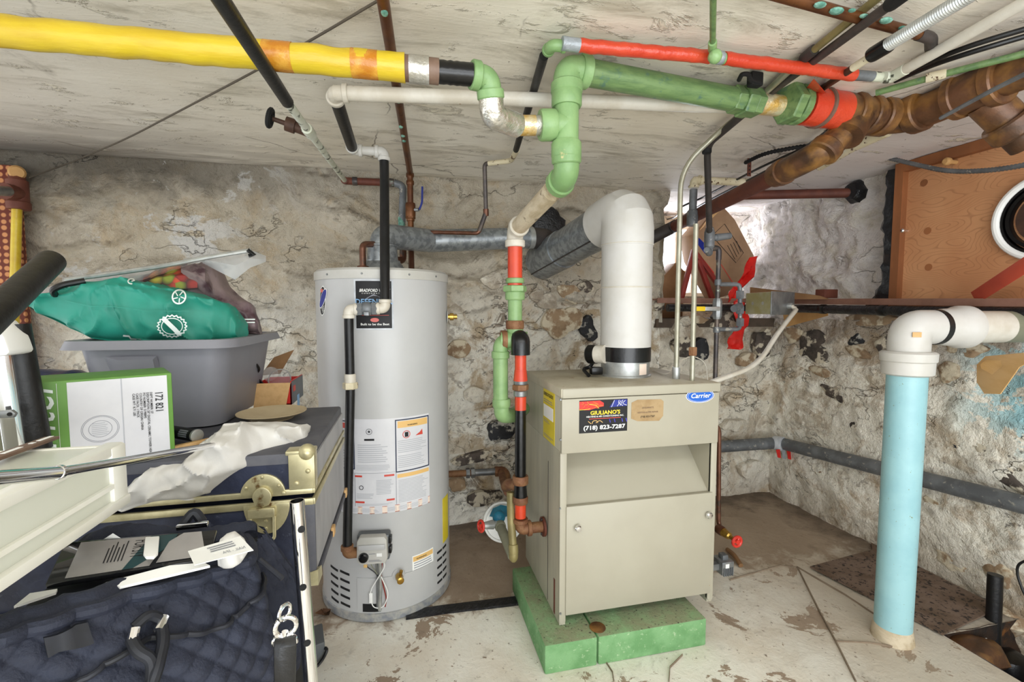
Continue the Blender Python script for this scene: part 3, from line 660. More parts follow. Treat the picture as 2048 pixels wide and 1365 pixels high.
# red steel brace at far right
p0, p1 = PX(1955, 592, 2.02), PX(2090, 505, 1.9)
br = tag(MB().obox((p0+p1)/2, (p1-p0)/2*1.12, Vector((.003, 0, 0)), Vector((0, 0, 1)).cross(Vector((1, 0, 0)))*0+ (p1-p0).normalized().cross(Vector((1, 0, 0)))*.026).build('steel_brace', 'red_brace', None, bevel=.002), 'red painted flat steel brace leaning in front of the plywood corner', 'brace')
# ================================================================== WATER HEATER
HX, HY, HR, HT = -.084, 1.906, .25, 1.268
def HP(px, py, r=HR):
    d = ray(px, py); a = d.x**2+d.y**2; b = -2*(d.x*HX+d.y*HY); c = HX**2+HY**2-r*r
    D = max(b*b-4*a*c, 0); t = (-b-sqrt(D))/(2*a); q = CAM+d*t
    return atan2(q.x-HX, -(q.y-HY))*r, q.z
hm = cyl_map(HX, HY, HR)
wh = thing('water_heater', 'tall white cylindrical gas water heater with black badge and paper labels', 'water heater', (HX, HY, 0))
MB().lathe((HX, HY, 0), (0, 0, 1), [(.03, HR), (.2, HR), (HT-.035, HR)], 72).build('jacket', 'heater_white', wh)
MB().lathe((HX, HY, HT-.036), (0, 0, 1), [(0, HR+.001), (0, HR+.004), (.03, HR+.004), (.038, HR-.004), (.03, .05)], 72).build('top_cap', 'heater_rim', wh)
MB().lathe((HX, HY, 0), (0, 0, 1), [(0, HR-.01), (0.002, HR+.004), (.03, HR+.004), (.034, HR-.002)], 72).build('base_band', 'band_grey', wh)
for u in (-.2, -.06, .1, .22):
    p = hm(u, HT-.02, .004); MB().lathe(p, p-Vector((HX, HY, p.z)), [(0, .004), (.003, .003)], 8).build('rim_screw', 'steel_grey', wh)
# badge
b0 = HP(710, 660); b1 = HP(786, 560); u0, u1, v0, v1 = b0[0], b1[0], b0[1], b1[1]; bw, bh = u1-u0, v1-v0
bd = decal('badge', hm, u0, v0, u1, v1, 'ink', wh, .001, .001, 10)
for nm, a in (('badge_border', (u0, v0, u1, v0+.005)), ('badge_border', (u0, v1-.005, u1, v1)), ('badge_border', (u0, v0, u0+.006, v1)), ('badge_border', (u1-.006, v0, u1, v1))): decal(nm, hm, *a, 'badge_silver', bd, .0025, .002, 8)
poly_decal('emblem', hm, [(u0+bw*.3, v0+bh*.62), (u0+bw*.5, v0+bh*.71), (u0+bw*.75, v0+bh*.62)], 'ink_grey', bd, .0016)
text('BRADFORD WHITE', hm, u0+bw*.14, v0+bh*.755, bh*.085, 'white', bd, bold=.012, shear=.25, width=bw*.78)
text('C O R P O R A T I O N', hm, u0+bw*.2, v0+bh*.715, bh*.03, 'white', bd, width=bw*.62)
text('DEFENDER', hm, u0+bw*.03, v0+bh*.51, bh*.15, 'sky_blue', bd, bold=.014, width=bw*.94, h=.003)
text('Built to be the Best', hm, u0+bw*.16, v0+bh*.09, bh*.062, 'white', bd, bold=.01, width=bw*.72)
poly_decal('red_seal', hm, ell(u0+bw*.52, v0+bh*.195, bw*.11, bh*.042, 20), 'pink_red', bd, .0016)
decal('thin_rule', hm, u0+bw*.2, v0+bh*.285, u1-bw*.12, v0+bh*.292, 'label_red', bd, .0016, .001, 4)
# dog-bone sticker at left
a = HP(646, 602); su, sv = a; k = .018
s1 = poly_decal('oval_sticker', hm, ell(su-.002, sv, .022, .054, 30, -.12), 'white', wh, .001)
poly_decal('sticker_field', hm, ell(su-.002, sv, .019, .05, 30, -.12), 'ink', s1, .0016)
poly_decal('sticker_pill', hm, ell(su+.002, sv+.008, .016, .042, 26, -.62), 'white', s1, .002)
poly_decal('sticker_pill', hm, ell(su+.002, sv+.008, .0135, .038, 26, -.62), 'deep_blue', s1, .0026)
decal('sticker_flag', hm, su-.012, sv+.03, su+.004, sv+.042, 'pink_red', s1, .0022, .0005, 3)
for i in range(3): stroke('sticker_line', hm, [(su-.008+i*.003, sv-.03-i*.006), (su+.01, sv-.018-i*.007)], .0018, 'white', s1, .0024)
# big instruction sheet
l0 = HP(679, 1030); l1 = HP(857, 826); A0, A1 = l0[0], l1[0]; B0, B1 = HP(770, 1027)[1], HP(770, 838)[1]; W_, H_ = A1-A0, B1-B0
sh = decal('instruction_label', hm, A0, B0, A1, B1, 'box_white', wh, .0009, .0009, 24)
def L(u, v): return A0+W_*u, B0+H_*v
def fr(u0, v0, u1, v1, m, t=.004):
    for q in ((u0, v0, u1, v0, 0, t), (u0, v1, u1, v1, -t, 0)): decal('label_frame', hm, *(lambda a, b: (a[0], a[1]+q[4], b[0], b[1]+q[5]))(L(q[0], q[1]), L(q[2], q[3])), m, sh, .0016, .001, 10)
    for u in (u0, u1): a = L(u, v0); b = L(u, v1); decal('label_frame', hm, a[0]-t/2, a[1], a[0]+t/2, b[1], m, sh, .0016, .001)
fr(.02, .47, .2, .98, 'label_navy'); fr(.62, .42, .99, .98, 'label_navy')
def bar(u0, v0, u1, v1, m): a = L(u0, v0); b = L(u1, v1); decal('label_bar', hm, *a, *b, m, sh, .0014, .0008, 8)
bar(.03, .9, .19, .955, 'label_red'); bar(.64, .89, .975, .96, 'label_orange')
bar(.2, .39, .28, .41, 'label_red'); bar(.5, .39, .6, .41, 'label_red'); bar(.2, .115, .3, .135, 'label_red'); bar(.52, .13, .6, .15, 'label_red'); bar(.63, .36, .99, .4, 'label_orange')
bar(0, 0, 1, .075, 'label_peach'); bar(0, 0, 1, .008, 'label_red'); bar(0, .07, 1, .076, 'label_red')
bar(.2, .08, .205, .43, 'ink_grey'); bar(.615, .08, .62, .42, 'ink_grey'); bar(.0, .43, .61, .433, 'ink_grey')
text('WARNING', hm, *L(.74, .905), .008, 'ink', sh, bold=.01)
for q in ((.64, .46, .97, .6, 7), (.64, .62, .97, .76, 7), (.22, .46, .58, .52, 4), (.24, .54, .55, .74, 9), (.64, .09, .98, .34, 16), (.22, .16, .4, .22, 4), (.42, .2, .6, .36, 10), (.22, .085, .6, .11, 2), (.03, .5, .18, .68, 6), (.02, .1, .18, .36, 10), (.03, .015, .48, .06, 4), (.53, .015, .97, .06, 4)):
    a = L(q[0], q[1]); b = L(q[2], q[3]); lines(hm, *a, *b, q[4], 'ink_light', sh, 5)
c = L(.73, .815); stroke('prohibition_ring', hm, ell(c[0], c[1], .013, .013, 24)+[(c[0]+.013, c[1])], .0022, 'label_red', sh, .0022)
decal('jerrycan_icon', hm, c[0]-.006, c[1]-.009, c[0]+.007, c[1]+.008, 'ink', sh, .0018, .0008, 2)
c = L(.88, .81); poly_decal('flame_icon', hm, [(c[0]-.018, c[1]-.008), (c[0]+.012, c[1]-.008), (c[0]+.01, c[1]+.012), (c[0], c[1]+.002)], 'label_red', sh, .0018)
c = L(.36, .87); stroke('star_mark', hm, ell(c[0], c[1], .010, .010, 20)+[(c[0]+.01, c[1])], .0012, 'ink', sh, .002)
poly_decal('star_mark', hm, [(c[0]+(.006 if i % 2 == 0 else .0026)*sin(pi*i/5), c[1]+(.006 if i % 2 == 0 else .0026)*cos(pi*i/5)) for i in range(10)], 'ink', sh, .002)
bar(.31, .775, .41, .795, 'ink'); c = L(.27, .28); stroke('dial_icon', hm, ell(c[0], c[1], .007, .007, 18)+[(c[0]+.007, c[1])], .0018, 'ink', sh, .002)
# small warning label and yellow guide at right edge
a = HP(825, 1153); b = HP(866, 1100)
wl = decal('warning_label', hm, a[0], a[1]-.0, b[0], b[1]+.01, 'white', wh, .001, .001, 6)
decal('label_bar', hm, a[0]+.003, b[1]-.012, b[0]-.003, b[1]+.006, 'label_orange', wl, .0016, .001, 6)
text('WARNING', hm, a[0]+.016, b[1]-.007, .009, 'ink', wl, bold=.01); lines(hm, a[0]+.006, a[1]+.006, b[0]-.006, b[1]-.014, 5, 'ink_grey', wl, 4)
g0 = HP(888, 1085); g1 = HP(896, 985); decal('energy_tag', hm, g0[0]-.01, g0[1], g0[0]+.05, g1[1], 'label_yellow', wh, .001, .001, 6)
# access door seam and vents
a0 = HP(715, 1180)[0]; a1 = HP(866, 1130)[0]; z0 = .045; z1 = .165
dr_ = decal('access_panel', hm, a0, z0, a1, z1, 'heater_white', wh, .003, .003, 20)
ua = HP(690, 1190)[0]; uz = HP(874, 1150)[0]
for i in range(5):
    for j in range(2): decal('vent_slot', hm, ua-.02-.055*j, .052+.03*i+.002*j, ua+.022-.055*j, .06+.03*i+.002*j, 'black_matte', wh, .0015, .002, 4, shear=-.006)
    for j in range(2): decal('vent_slot', hm, uz+.002+.04*j, .06+.03*i, uz+.034+.04*j, .068+.03*i, 'black_matte', wh, .0015, .002, 4)
a = HP(727, 1240); b = HP(762, 1222); decal('burner_opening', hm, a[0], .04, b[0], .07, 'black_matte', wh, .004, .001, 3)
# gas control
gv = thing('gas_valve', 'white gas control box with black dial on front of water heater', 'gas valve', tuple(hm(HP(743, 1100)[0], .35, .03)))
gu, gz = HP(744, 1102, HR+.06); u_ = gu/(HR+.06); rn = Vector((sin(u_), -cos(u_), 0)); rt = Vector((cos(u_), sin(u_), 0)); GZ = Vector((0, 0, 1))
gc = Vector((HX, HY, gz)) + rn*(HR+.034)
gw, gh = .052, .049
MB().obox(gc - rn*.012, rt*(gw+.003), GZ*(gh*.93), rn*.022).build('rear_housing', 'grey_device', gv, bevel=.006)
MB().prism([gc + rt*x + GZ*z for x, z in ((-gw, -gh*.7), (-gw*.8, -gh), (gw*.85, -gh*.95), (gw, -gh*.6), (gw*.97, gh*.75), (gw*.8, gh), (-gw*.8, gh), (-gw*.97, gh*.7))], rn*.03).build('front_cover', 'heater_rim', gv, bevel=.005)
MB().obox(gc + GZ*gh*.28 + rn*.031, rt*gw*.86, GZ*gh*.2, rn*.004).build('cover_ridge', 'heater_white', gv, bevel=.003)
kc = gc - rt*gw*.52 - GZ*gh*.42 + rn*.03
MB().lathe(kc, rn, [(0, .0165), (.010, .0155), (.013, .012), (.0135, .002)], 28).build('dial', 'black_plastic', gv)
gm = plane_map(gc + rn*.0305, rt, GZ, rn)
decal('status_window', gm, .016, -.02, .034, -.008, 'white', gv, .001, .001); lines(gm, -.01, -.038, .035, -.03, 2, 'ink_grey', gv); lines(gm, -.01, -.012, .012, -.007, 1, 'ink_grey', gv)
for s in (.9, -.3): MB().obox(gc + rt*(gw+.006) + GZ*gh*s*.6, rt*.005, GZ*.012, rn*.012).build('side_clip', 'black_plastic', gv, bevel=.002)
def hcol(u, z, h): return hm(u, z, h)
ub = gu*HR/(HR+.06)
for nm, m_, pts, r in (('pilot_tube', 'steel_grey', [(ub+.006, gz-.05, .03), (ub+.007, .2, .012), (ub+.004, .055, .008)], .004), ('gas_tube', 'galv_bright', [(ub+.016, gz-.05, .03), (ub+.017, .18, .014), (ub+.012, .05, .01)], .007),
    ('wire', 'red_frame', [(ub+.022, gz-.045, .03), (ub+.026, .24, .022), (ub+.018, .19, .02), (ub+.035, .09, .012), (ub+.03, .06, .01)], .0022), ('wire', 'white', [(ub+.026, gz-.045, .034), (ub+.034, .22, .026), (ub+.014, .185, .026), (ub-.022, .12, .014), (ub-.01, .06, .012), (ub+.024, .06, .016), (ub+.044, .11, .016), (ub+.02, .182, .024)], .0018),
    ('wire', 'black_rubber', [(ub-.034, gz-.05, .03), (ub-.03, .22, .018), (ub+.0, .195, .018), (ub+.01, .18, .018)], .002), ('wire', 'olive_grey', [(ub-.014, gz-.05, .03), (ub-.01, .22, .02), (ub+.008, .188, .018)], .0015)):
    MB().tube(fillet([hcol(*p) for p in pts], .03, 5), r, 8).build(nm, m_, gv)
p = hcol(ub-.03, .225, .02); MB().obox(p, rt*.006, GZ*.009, rn*.004).build('wire_connector', 'label_orange', gv, bevel=.001)
p = hcol(ub-.016, .1, .014); MB().obox(p, rt*.006, GZ*.018, rn*.003).build('igniter_tab', 'white', gv, bevel=.001)
# brass drain valve and relief outlet
a = HP(797, 1150); dn = Vector((sin(a[0]/HR), -cos(a[0]/HR), 0)); p = hm(a[0], a[1])
dv = MB().lathe(p, dn, [(0, .024), (.003, .022), (.003, .012), (.018, .011)], 20).build('drain_boss', 'heater_white', wh)
mb = MB(); mb.lathe(p+dn*.01, dn, [(0, .013), (.012, .014), (.02, .012), (.034, .0125), (.036, .009)], 16); mb.cyl(p+dn*.022, p+dn*.026+GZ*.028+rt*.006, .006); mb.build('drain_spigot', 'brass', dv)
a = HP(893, 634); p = hm(a[0]+.01, a[1]); dn = Vector((sin(a[0]/HR+.2), -cos(a[0]/HR+.2), 0))
rv = MB().lathe(p, dn, [(0, .026), (.003, .024), (.004, .012)], 20).build('relief_boss', 'heater_rim', wh)
mb = MB(); mb.lathe(p, dn, [(0, .010), (.012, .010), (.012, .015), (.026, .015), (.028, .010), (.04, .010)], 12); mb.build('relief_fitting', 'brass', rv)
# draft hood on top
HHX, HHY = -.088, HY+.055
dh = thing('draft_hood', 'grey metal draft hood standing on top of the water heater', 'draft hood', (HHX, HHY, HT))
MB().lathe((HHX, HHY, HT+.0), (0, 0, 1), [(.004, .095), (.012, .096), (.05, .07), (.055, .07)], 40).build('skirt', 'galvanized', dh)
for k in range(4): MB().cyl((HHX+.08*cos(k*pi/2+.6), HHY+.08*sin(k*pi/2+.6), HT-.002), (HHX+.08*cos(k*pi/2+.6), HHY+.08*sin(k*pi/2+.6), HT+.02), .006, n=8).build('hood_leg', 'dark_iron', dh)
MB().lathe((HHX, HHY, HT+.05), (0, 0, 1), [(0, .062), (.06, .058), (.062, .06), (.068, .06), (.07, .056)], 40).build('collar', 'galvanized', dh)
# vent pipe from the hood to the wall
vz = 1.12+.145*2.0
vp = thing('heater_vent_pipe', 'grey galvanized vent pipe running right behind copper pipes to the back wall', 'vent pipe', (HHX, HHY, HT+.11))
e2 = PY(1060, 476, 2.17); e1 = PY(800, 484, 2.11); rb_ = rad(e1, 46)
MB().tube(fillet([Vector((HHX, HHY, HT+.07)), Vector((HHX, HHY, e1.z)), e1+(e2-e1)*.22], .08, 8), rb_, 28).build('elbow', 'galvanized', vp)
mb = MB(); mb.tube([e1+(e2-e1)*.2, e2], [rb_, rb_*.98], 28); mb.build('duct', 'galvanized', vp)
MB().cyl(e2+(e1-e2).normalized()*.012, e2-(e1-e2).normalized()*.012, rb_*1.04, n=28).build('joint_band', 'galv_bright', vp)
MB().tube(fillet([e2, e2+Vector((.1, .03, 0)), Vector((e2.x+.14, BY-.0, e2.z-.01))], .1, 8), rb_, 24).build('wall_elbow', 'dark_iron', vp)
so = PY(1098, 455, BY); rings = []
for s_, h_ in ((1.0, 0), (.9, .015), (.62, .022)): rings.append([so + Vector((.085*s_*cos(2*pi*k/18)*(1+.3*nz((k, 1, 0), .7)), -h_-.018, .10*s_*sin(2*pi*k/18)*(1+.3*nz((k, 5, 0), .7)))) for k in range(18)])
tag(MB().loft(rings).build('tar_collar', 'tar'), 'black tar patch around the vent pipe where it enters the back wall', 'tar patch')

# ================================================================== BOILER
Bx0, Bx1, Byf, Byb, Bzt = .475, 1.042, 1.365, 1.80, .876
zU = PY(1124, 908, Byf).z; zL = PY(1124, 1017, Byf).z; zD = PY(1124, 1232, Byf).z
bl = thing('boiler', 'cream gas boiler cabinet with stickers standing on the green block', 'boiler', (.76, 1.58, .09))
MB().box(Bx0, Bx1, Byf+.006, Byb, zU+.002, Bzt-.03).build('cabinet', 'boiler_side', bl, bevel=.003)
MB().box(Bx0, Bx0+.02, Byf+.004, Byb, .093, zU+.003).build('side_panel', 'boiler_side', bl)
MB().box(Bx1-.02, Bx1, Byf+.004, Byb, .093, zU+.003).build('side_panel', 'boiler_cream', bl)
MB().box(Bx0+.02, Bx1-.02, Byb-.02, Byb, .12, zU).build('rear_panel', 'boiler_side', bl)
MB().box(Bx0+.02, Bx1-.02, Byf+.06, Byb-.02, zD-.005, zD+.01).build('base_pan', 'dark_iron', bl)
MB().box(Bx0-.003, Bx1+.003, Byf-.006, Byb+.003, Bzt-.03, Bzt).build('top_cover', 'boiler_top', bl, bevel=.004)
MB().box(Bx0+.002, Bx1+.002, Byf-.0085, Byf-.005, Bzt-.031, Bzt-.002).build('front_trim', 'boiler_cream', bl, bevel=.001)
MB().box(Bx0, Bx1, Byf-.006, Byf+.007, zU, Bzt-.034).build('upper_panel', 'boiler_cream', bl, bevel=.003)
for x0, x1 in ((Bx0-.002, Bx0+.02), (Bx1-.02, Bx1+.002)):
    MB().prism([(x0, Byf, .105), (x0, Byf, zU), (x1, Byf, zU), (x1, Byf, .105), ((x0+x1)/2, Byf, .093)], (0, .012, 0)).build('corner_post', 'boiler_cream', bl, bevel=.0015)
# recess with sloping baffle
zi = zU - .012
MB().add([(Bx0+.02, Byf+.17, zi), (Bx1-.02, Byf+.17, zi), (Bx1-.02, Byf+.012, zL), (Bx0+.02, Byf+.012, zL), (Bx0+.02, Byf+.176, zi), (Bx1-.02, Byf+.176, zi), (Bx1-.02, Byf+.02, zL-.004), (Bx0+.02, Byf+.02, zL-.004)],
    [(0,1,2,3), (7,6,5,4), (0,4,5,1), (1,5,6,2), (2,6,7,3), (3,7,4,0)]).build('sloping_baffle', 'boiler_cream', bl)
dd = MB().box(Bx0+.018, Bx1-.012, Byf-.005, Byf+.014, zD, zL+.004).build('front_door', 'boiler_cream', bl, bevel=.003)
for px, py in ((1154, 1055), (1415, 1029)):
    p = PY(px, py, Byf-.006); MB().lathe(p, (0, -1, 0), [(0, .007), (.006, .006), (.008, .0115), (.014, .0115), (.018, .008), (.019, .002)], 20).build('knob', 'chrome', dd)
for px, py in ((1120, 1018), (1121, 1228), (1121, 800), (1121, 880)):
    p = PY(px, py, Byf-.001); MB().lathe(p, (0, -1, 0), [(0, .004), (.003, .003)], 8).build('screw', 'steel_grey', bl)
# slot in the side panel
MB().box(Bx0-.0012, Bx0+.001, 1.415, 1.428, .10, .22).build('side_slot', 'rust_red', bl)
MB().box(Bx0-.001, Bx0+.0005, Byf+.13, Byf+.133, .1, .6).build('side_seam', 'dark_iron', bl)
fm = plane_map((0, Byf-.0062, 0), (1, 0, 0), (0, 0, 1), (0, -1, 0))
def FP(px, py): q = PY(px, py, Byf-.0062); return q.x, q.z
s0 = FP(1158, 869); s1_ = FP(1255, 797); gu0, gu1, gv0, gv1 = s0[0], s1_[0], s0[1]+.002, s1_[1]-.001; gW, gH = gu1-gu0, gv1-gv0
def G(u, v): return gu0+gW*u, gv0+gH*v
st = decal('service_sticker', fm, gu0, gv0, gu1, gv1, 'ink', bl, .0008, .0008)
poly_decal('flame_art', fm, [G(0, .72), G(.2, .7), G(.42, .78), G(.5, .8), G(.5, .9), G(.42, .98), G(0, .97)], 'red', st, .0012)
poly_decal('blue_art', fm, [G(.62, .76), G(.99, .78), G(.99, .98), G(.72, .98)], 'deep_blue', st, .0012)
random.seed(3)
for pts in ([(0, .73), (.12, .82), (.06, .96)], [(.1, .71), (.2, .84), (.16, .97)], [(.18, .74), (.33, .78), (.4, .86), (.28, .95)], [(.36, .74), (.4, .84), (.48, .82)], [(.02, .9), (.14, .86), (.3, .9), (.38, .82)]): stroke('flame_art', fm, fillet([(*G(*p), 0) for p in pts], .01, 4), .0022, 'flame', st, .0018)
for pts in ([(0, .72), (.12, .725), (.22, .74)], [(.2, .88), (.34, .84), (.4, .74)]): stroke('flame_art', fm, fillet([(*G(*p), 0) for p in pts], .01, 4), .0014, 'flame_yellow', st, .0022)
for pts in ([(.66, .76), (.72, .97)], [(.78, .78), (.86, .95)], [(.82, .97), (.8, .88), (.9, .79)], [(.9, .97), (.84, .8)], [(.95, .95), (.88, .86), (.98, .8)]): stroke('blue_art', fm, fillet([(*G(*p), 0) for p in pts], .01, 4), .0013, 'white', st, .0018)
for pts in ([(.18, .36), (.24, .28)], [(.26, .28), (.28, .37), (.36, .37), (.38, .3)], [(.34, .3), (.42, .38), (.48, .3)]): stroke('flame_art', fm, fillet([(*G(*p), 0) for p in pts], .006, 4), .0018, 'label_orange', st, .0018)
for u in (.62, .72, .88, .97): stroke('blue_art', fm, [G(u, .4), G(u+.02, .29)], .0026, 'violet', st, .0018)
text("GIULIANO'S", fm, *G(.22, .555), gH*.165, 'flame_yellow', st, bold=.02, width=gW*.62)
text('HEATING & AIR CONDITIONING INC.', fm, *G(.14, .475), gH*.07, 'white', st, bold=.012, width=gW*.78)
lines(fm, *G(.2, .4), *G(.86, .455), 1, 'label_red', st, 1, .0016, jag=.02)
text('(718) 823-7287', fm, *G(.08, .1), gH*.175, 'white', st, bold=.022, width=gW*.87)
ov = [FP(x, y) for x, y in ((1263, 806), (1275, 800), (1322, 799), (1327, 803), (1326, 832), (1318, 842), (1275, 843), (1262, 838))]
ol = poly_decal('faded_sticker', fm, ov, 'faded_tan', bl, .0008); cx = (ov[0][0]+ov[3][0])/2
text('GIULIANO\'S', fm, cx, FP(0, 816)[1]*0+FP(1295, 817)[1], .008, 'brown_metal', ol, 'CENTER'); text('HEATING & PIPE REPAIR', fm, cx, FP(1295, 826)[1], .007, 'brown_metal', ol, 'CENTER', width=.075); text('(718) 823-7287', fm, cx, FP(1295, 835)[1], .009, 'ink', ol, 'CENTER', width=.052)
oc = FP(1400, 792); ow = (FP(1427, 792)[0]-FP(1373, 792)[0])/2; oh = ow*.43
og = poly_decal('maker_badge', fm, ell(oc[0], oc[1], ow*1.04, oh*1.08, 36), 'white', bl, .0008)
poly_decal('badge_field', fm, ell(oc[0], oc[1], ow, oh, 36), 'label_blue', og, .0014); stroke('badge_line', fm, ell(oc[0], oc[1], ow*.92, oh*.88, 36)+[(oc[0]+ow*.92, oc[1])], .0008, 'white', og, .002)
text('Carrier', fm, oc[0], oc[1]-oh*.3, oh*1.0, 'white', og, 'CENTER', bold=.012, shear=.2, width=ow*1.45)
# energy guide on the side
sm = plane_map((Bx0, 0, 0), (0, -1, 0), (0, 0, 1), (-1, 0, 0))
def SP(px, py): q = PX(px, py, Bx0); return -q.y, q.z
e0 = SP(1087, 870); e1_ = SP(1110, 790); E0, E1, F0, F1 = e0[0], e1_[0], e0[1]-.005, e1_[1]+.01
eg = decal('energy_label', sm, E0, F0, E1, F1, 'label_yellow', bl, .001, .001); eW, eH = E1-E0, F1-F0
decal('label_panel', sm, E0+eW*.04, F0+eH*.42, E1-eW*.12, F0+eH*.66, 'white', eg, .0016, .001)
text('ENERGYGUIDE', sm, E0+eW*.06, F0+eH*.84, eH*.09, 'ink', eg, bold=.015, width=eW*.82)
lines(sm, E0+eW*.06, F0+eH*.7, E1-eW*.1, F0+eH*.78, 2, 'ink_grey', eg); lines(sm, E0+eW*.06, F0+eH*.52, E1-eW*.14, F0+eH*.58, 1, 'ink', eg, jag=.02); lines(sm, E0+eW*.06, F0+eH*.32, E1-eW*.4, F0+eH*.38, 2, 'ink_grey', eg); lines(sm, E0+eW*.06, F0+eH*.04, E1-eW*.1, F0+eH*.1, 2, 'ink_grey', eg)
# concrete block base
cb = thing('block_base', 'green painted concrete block slab under the boiler', 'base', (.7, 1.5, 0))
kx = PZ(1193, 1325, 0).x
def blockf(x0, x1):
    mb = MB(); mb.box(x0, x1, 1.292, 1.735, -.004, .091); return mb
for x0, x1 in ((.402, kx-.002), (kx+.002, .968)): blockf(x0, x1).build('block', 'dusty_green', cb, bevel=.006)
p = PZ(1195, 1256, .0915); MB().lathe(p, (0, 0, 1), [(0, .026), (.002, .026)], 28).build('rust_stain_disc', 'rust', cb)
# ---------------- flue of the boiler
fx, fy, frd = .811, 1.6, .094
fp = thing('boiler_flue', 'fat white insulated flue pipe rising from the boiler top to the wall', 'flue pipe', (fx, fy, Bzt))
zb0 = PY(1252, 727, fy-.09).z; zb1 = PY(1252, 697, fy-.09).z
MB().lathe((fx, fy, Bzt-.002), (0, 0, 1), [(0, frd-.006), (.001, frd+.002), (.008, frd+.002), (.010, frd-.004), (zb1-Bzt, frd-.004)], 48).build('collar', 'galv_bright', fp)
MB().lathe((fx, fy, zb0), (0, 0, 1), [(0, frd-.004), (0, frd), (zb1-zb0, frd), (zb1-zb0, frd-.004)], 48).build('black_band', 'black_plastic', fp)
decal('paper_tag', cyl_map(fx, fy, frd), .012, zb0-.045, .05, zb0-.005, 'label_peach', fp, -.003, .001, 6)
ze = PY(1245, 420, fy).z - .005
we = PY(1083, 524, BY-.02); hd = (Vector((fx, fy, ze)) - we).normalized()
MB().tube([(fx, fy, zb1), (fx, fy, zb1+.25), (fx, fy, ze-.16), (fx, fy, ze-.12)], [frd, frd, frd-.001, frd], 48).build('wrapped_riser', 'white_flue', fp)
MB().tube(fillet([Vector((fx, fy, ze-.13)), Vector((fx, fy, ze)), Vector((fx, fy, ze))-hd*.16], .13, 4), frd+.002, 48).build('wrapped_elbow', 'white_flue', fp, sharp=20)
for z in (zb1+.22, ze-.125): MB().torus((fx, fy, z), (0, 0, 1), frd, .003, 40, 6).build('wrap_seam', 'white_paint', fp)
MB().tube([Vector((fx, fy, ze))-hd*.14, we], frd-.008, 40).build('galvanized_duct', 'galvanized', fp)
MB().tube([we + hd*.24, we+hd*.0], frd-.003, 40).build('wall_sleeve', 'galvanized', fp)
u = hd.cross(Vector((0, 0, 1))).normalized(); q0 = Vector((fx, fy, ze))-hd*.16; nn = (u*.55+u.cross(hd)*-.6).normalized()
MB().tube([q0 + nn*(frd-.006), we + nn*(frd-.001)], .003, 6).build('lap_seam', 'dark_iron', fp)
dm = thing('damper_motor', 'small black round damper motor beside the flue on boiler top', 'motor', tuple(PY(1190, 715, 1.62)))
p = PY(1196, 709, 1.6); q = PY(1178, 709, 1.63)
d = (q-p).normalized(); MB().lathe(p, d, [(-.03, .034), (.006, .034)], 28).build('mount_plate', 'white_paint', dm); MB().lathe(p+d*.006, d, [(0, .036), (.03, .036), (.036, .031)], 28).build('housing', 'black_plastic', dm)
mb = MB(); mb.tube(fillet([p+d*.02-GZ*.03, PY(1180, 735, 1.63), PY(1165, 738, 1.62), PZ(1178, 752, Bzt+.006)], .02, 4), .007, 8); mb.build('cable', 'black_rubber', dm)
MB().obox(PY(1192, 742, 1.58), Vector((.022, 0, 0)), Vector((0, .015, 0)), Vector((0, 0, .014))).build('terminal_block', 'black_plastic', dm, bevel=.004)
# ================================================================== PIPES
def run(pts, r, m, name, parent, fr_=.03, n=14, k=6): return MB().tube(fillet(pts, fr_, k), r, n).build(name, m, parent)
def ring(c, d, r, t, m, name, parent): return collar(MB(), c, d, r, t).build(name, m, parent)
def nut(c, d, r, t, m, parent, name='union_nut'): return hexnut(MB(), c, d, r, t).build(name, m, parent, sharp=25)
def lerp(a, b, t): return V(a) + (V(b)-V(a))*t
# --- big yellow wrapped pipe
zY = 1.645
ya, yb = PZ(-60, 57, zY), PZ(810, 136, zY); dY = (yb-ya).normalized(); rY = rad(yb, 52); ya = ya - dY*1.3
yp = thing('yellow_wrapped_pipe', 'thick yellow plastic wrapped steam pipe along the ceiling at left', 'pipe', tuple(ya))
N_ = 130; MB().tube([lerp(ya, yb, i/N_) + Vector((0, 0, .003*nz((i*.35, 0, 0), 1))) for i in range(N_+1)], [rY*(1+.06*nz((i*.3, 4, 0), 1) + (.06 if i == N_ else 0)) for i in range(N_+1)], 24).build('plastic_wrap', 'yellow_wrap', yp)
for px in (557, 729):
    t = (PZ(px, 60+px*.094, zY)-ya).dot(dY); c = ya+dY*t; MB().tube([c-dY*.026, c-dY*.01, c+dY*.012, c+dY*.028], [rY*1.03, rY*1.015, rY*1.03, rY*1.02], 24).build('tape_band', 'amber_tape', yp)
yc = PZ(840, 140, zY); yd = PZ(868, 143, zY); ye = PZ(946, 150, zY); rC = rad(yc, 50)
MB().cyl(yb-dY*.02, yd+dY*.01, rC*.97, n=24).build('pipe_end', 'brown_metal', yp)
MB().tube([PZ(818, 138, zY), PZ(858, 141.5, zY)], rC*1.04, 24).build('foil_tape', 'silver_tape', yp)
MB().tube([lerp(yd, ye, i/12) for i in range(13)], [rC*(.88+.05*nz((i*.9, 1, 2), 1)) for i in range(13)], 24).build('black_tape_wrap', 'black_plastic', yp)
# --- green manifold
gm_ = thing('green_pipe_manifold', 'green painted steam pipe manifold of elbows, foil joint and tee above boiler', 'pipe', tuple(PZ(1130, 250, 1.56)))
tx = PY(1133, 250, 1.12); tz = tx.z; T = tx                                   # tee centre
rG = rad(T, 52)
gA = PZ(978, 157, zY); 
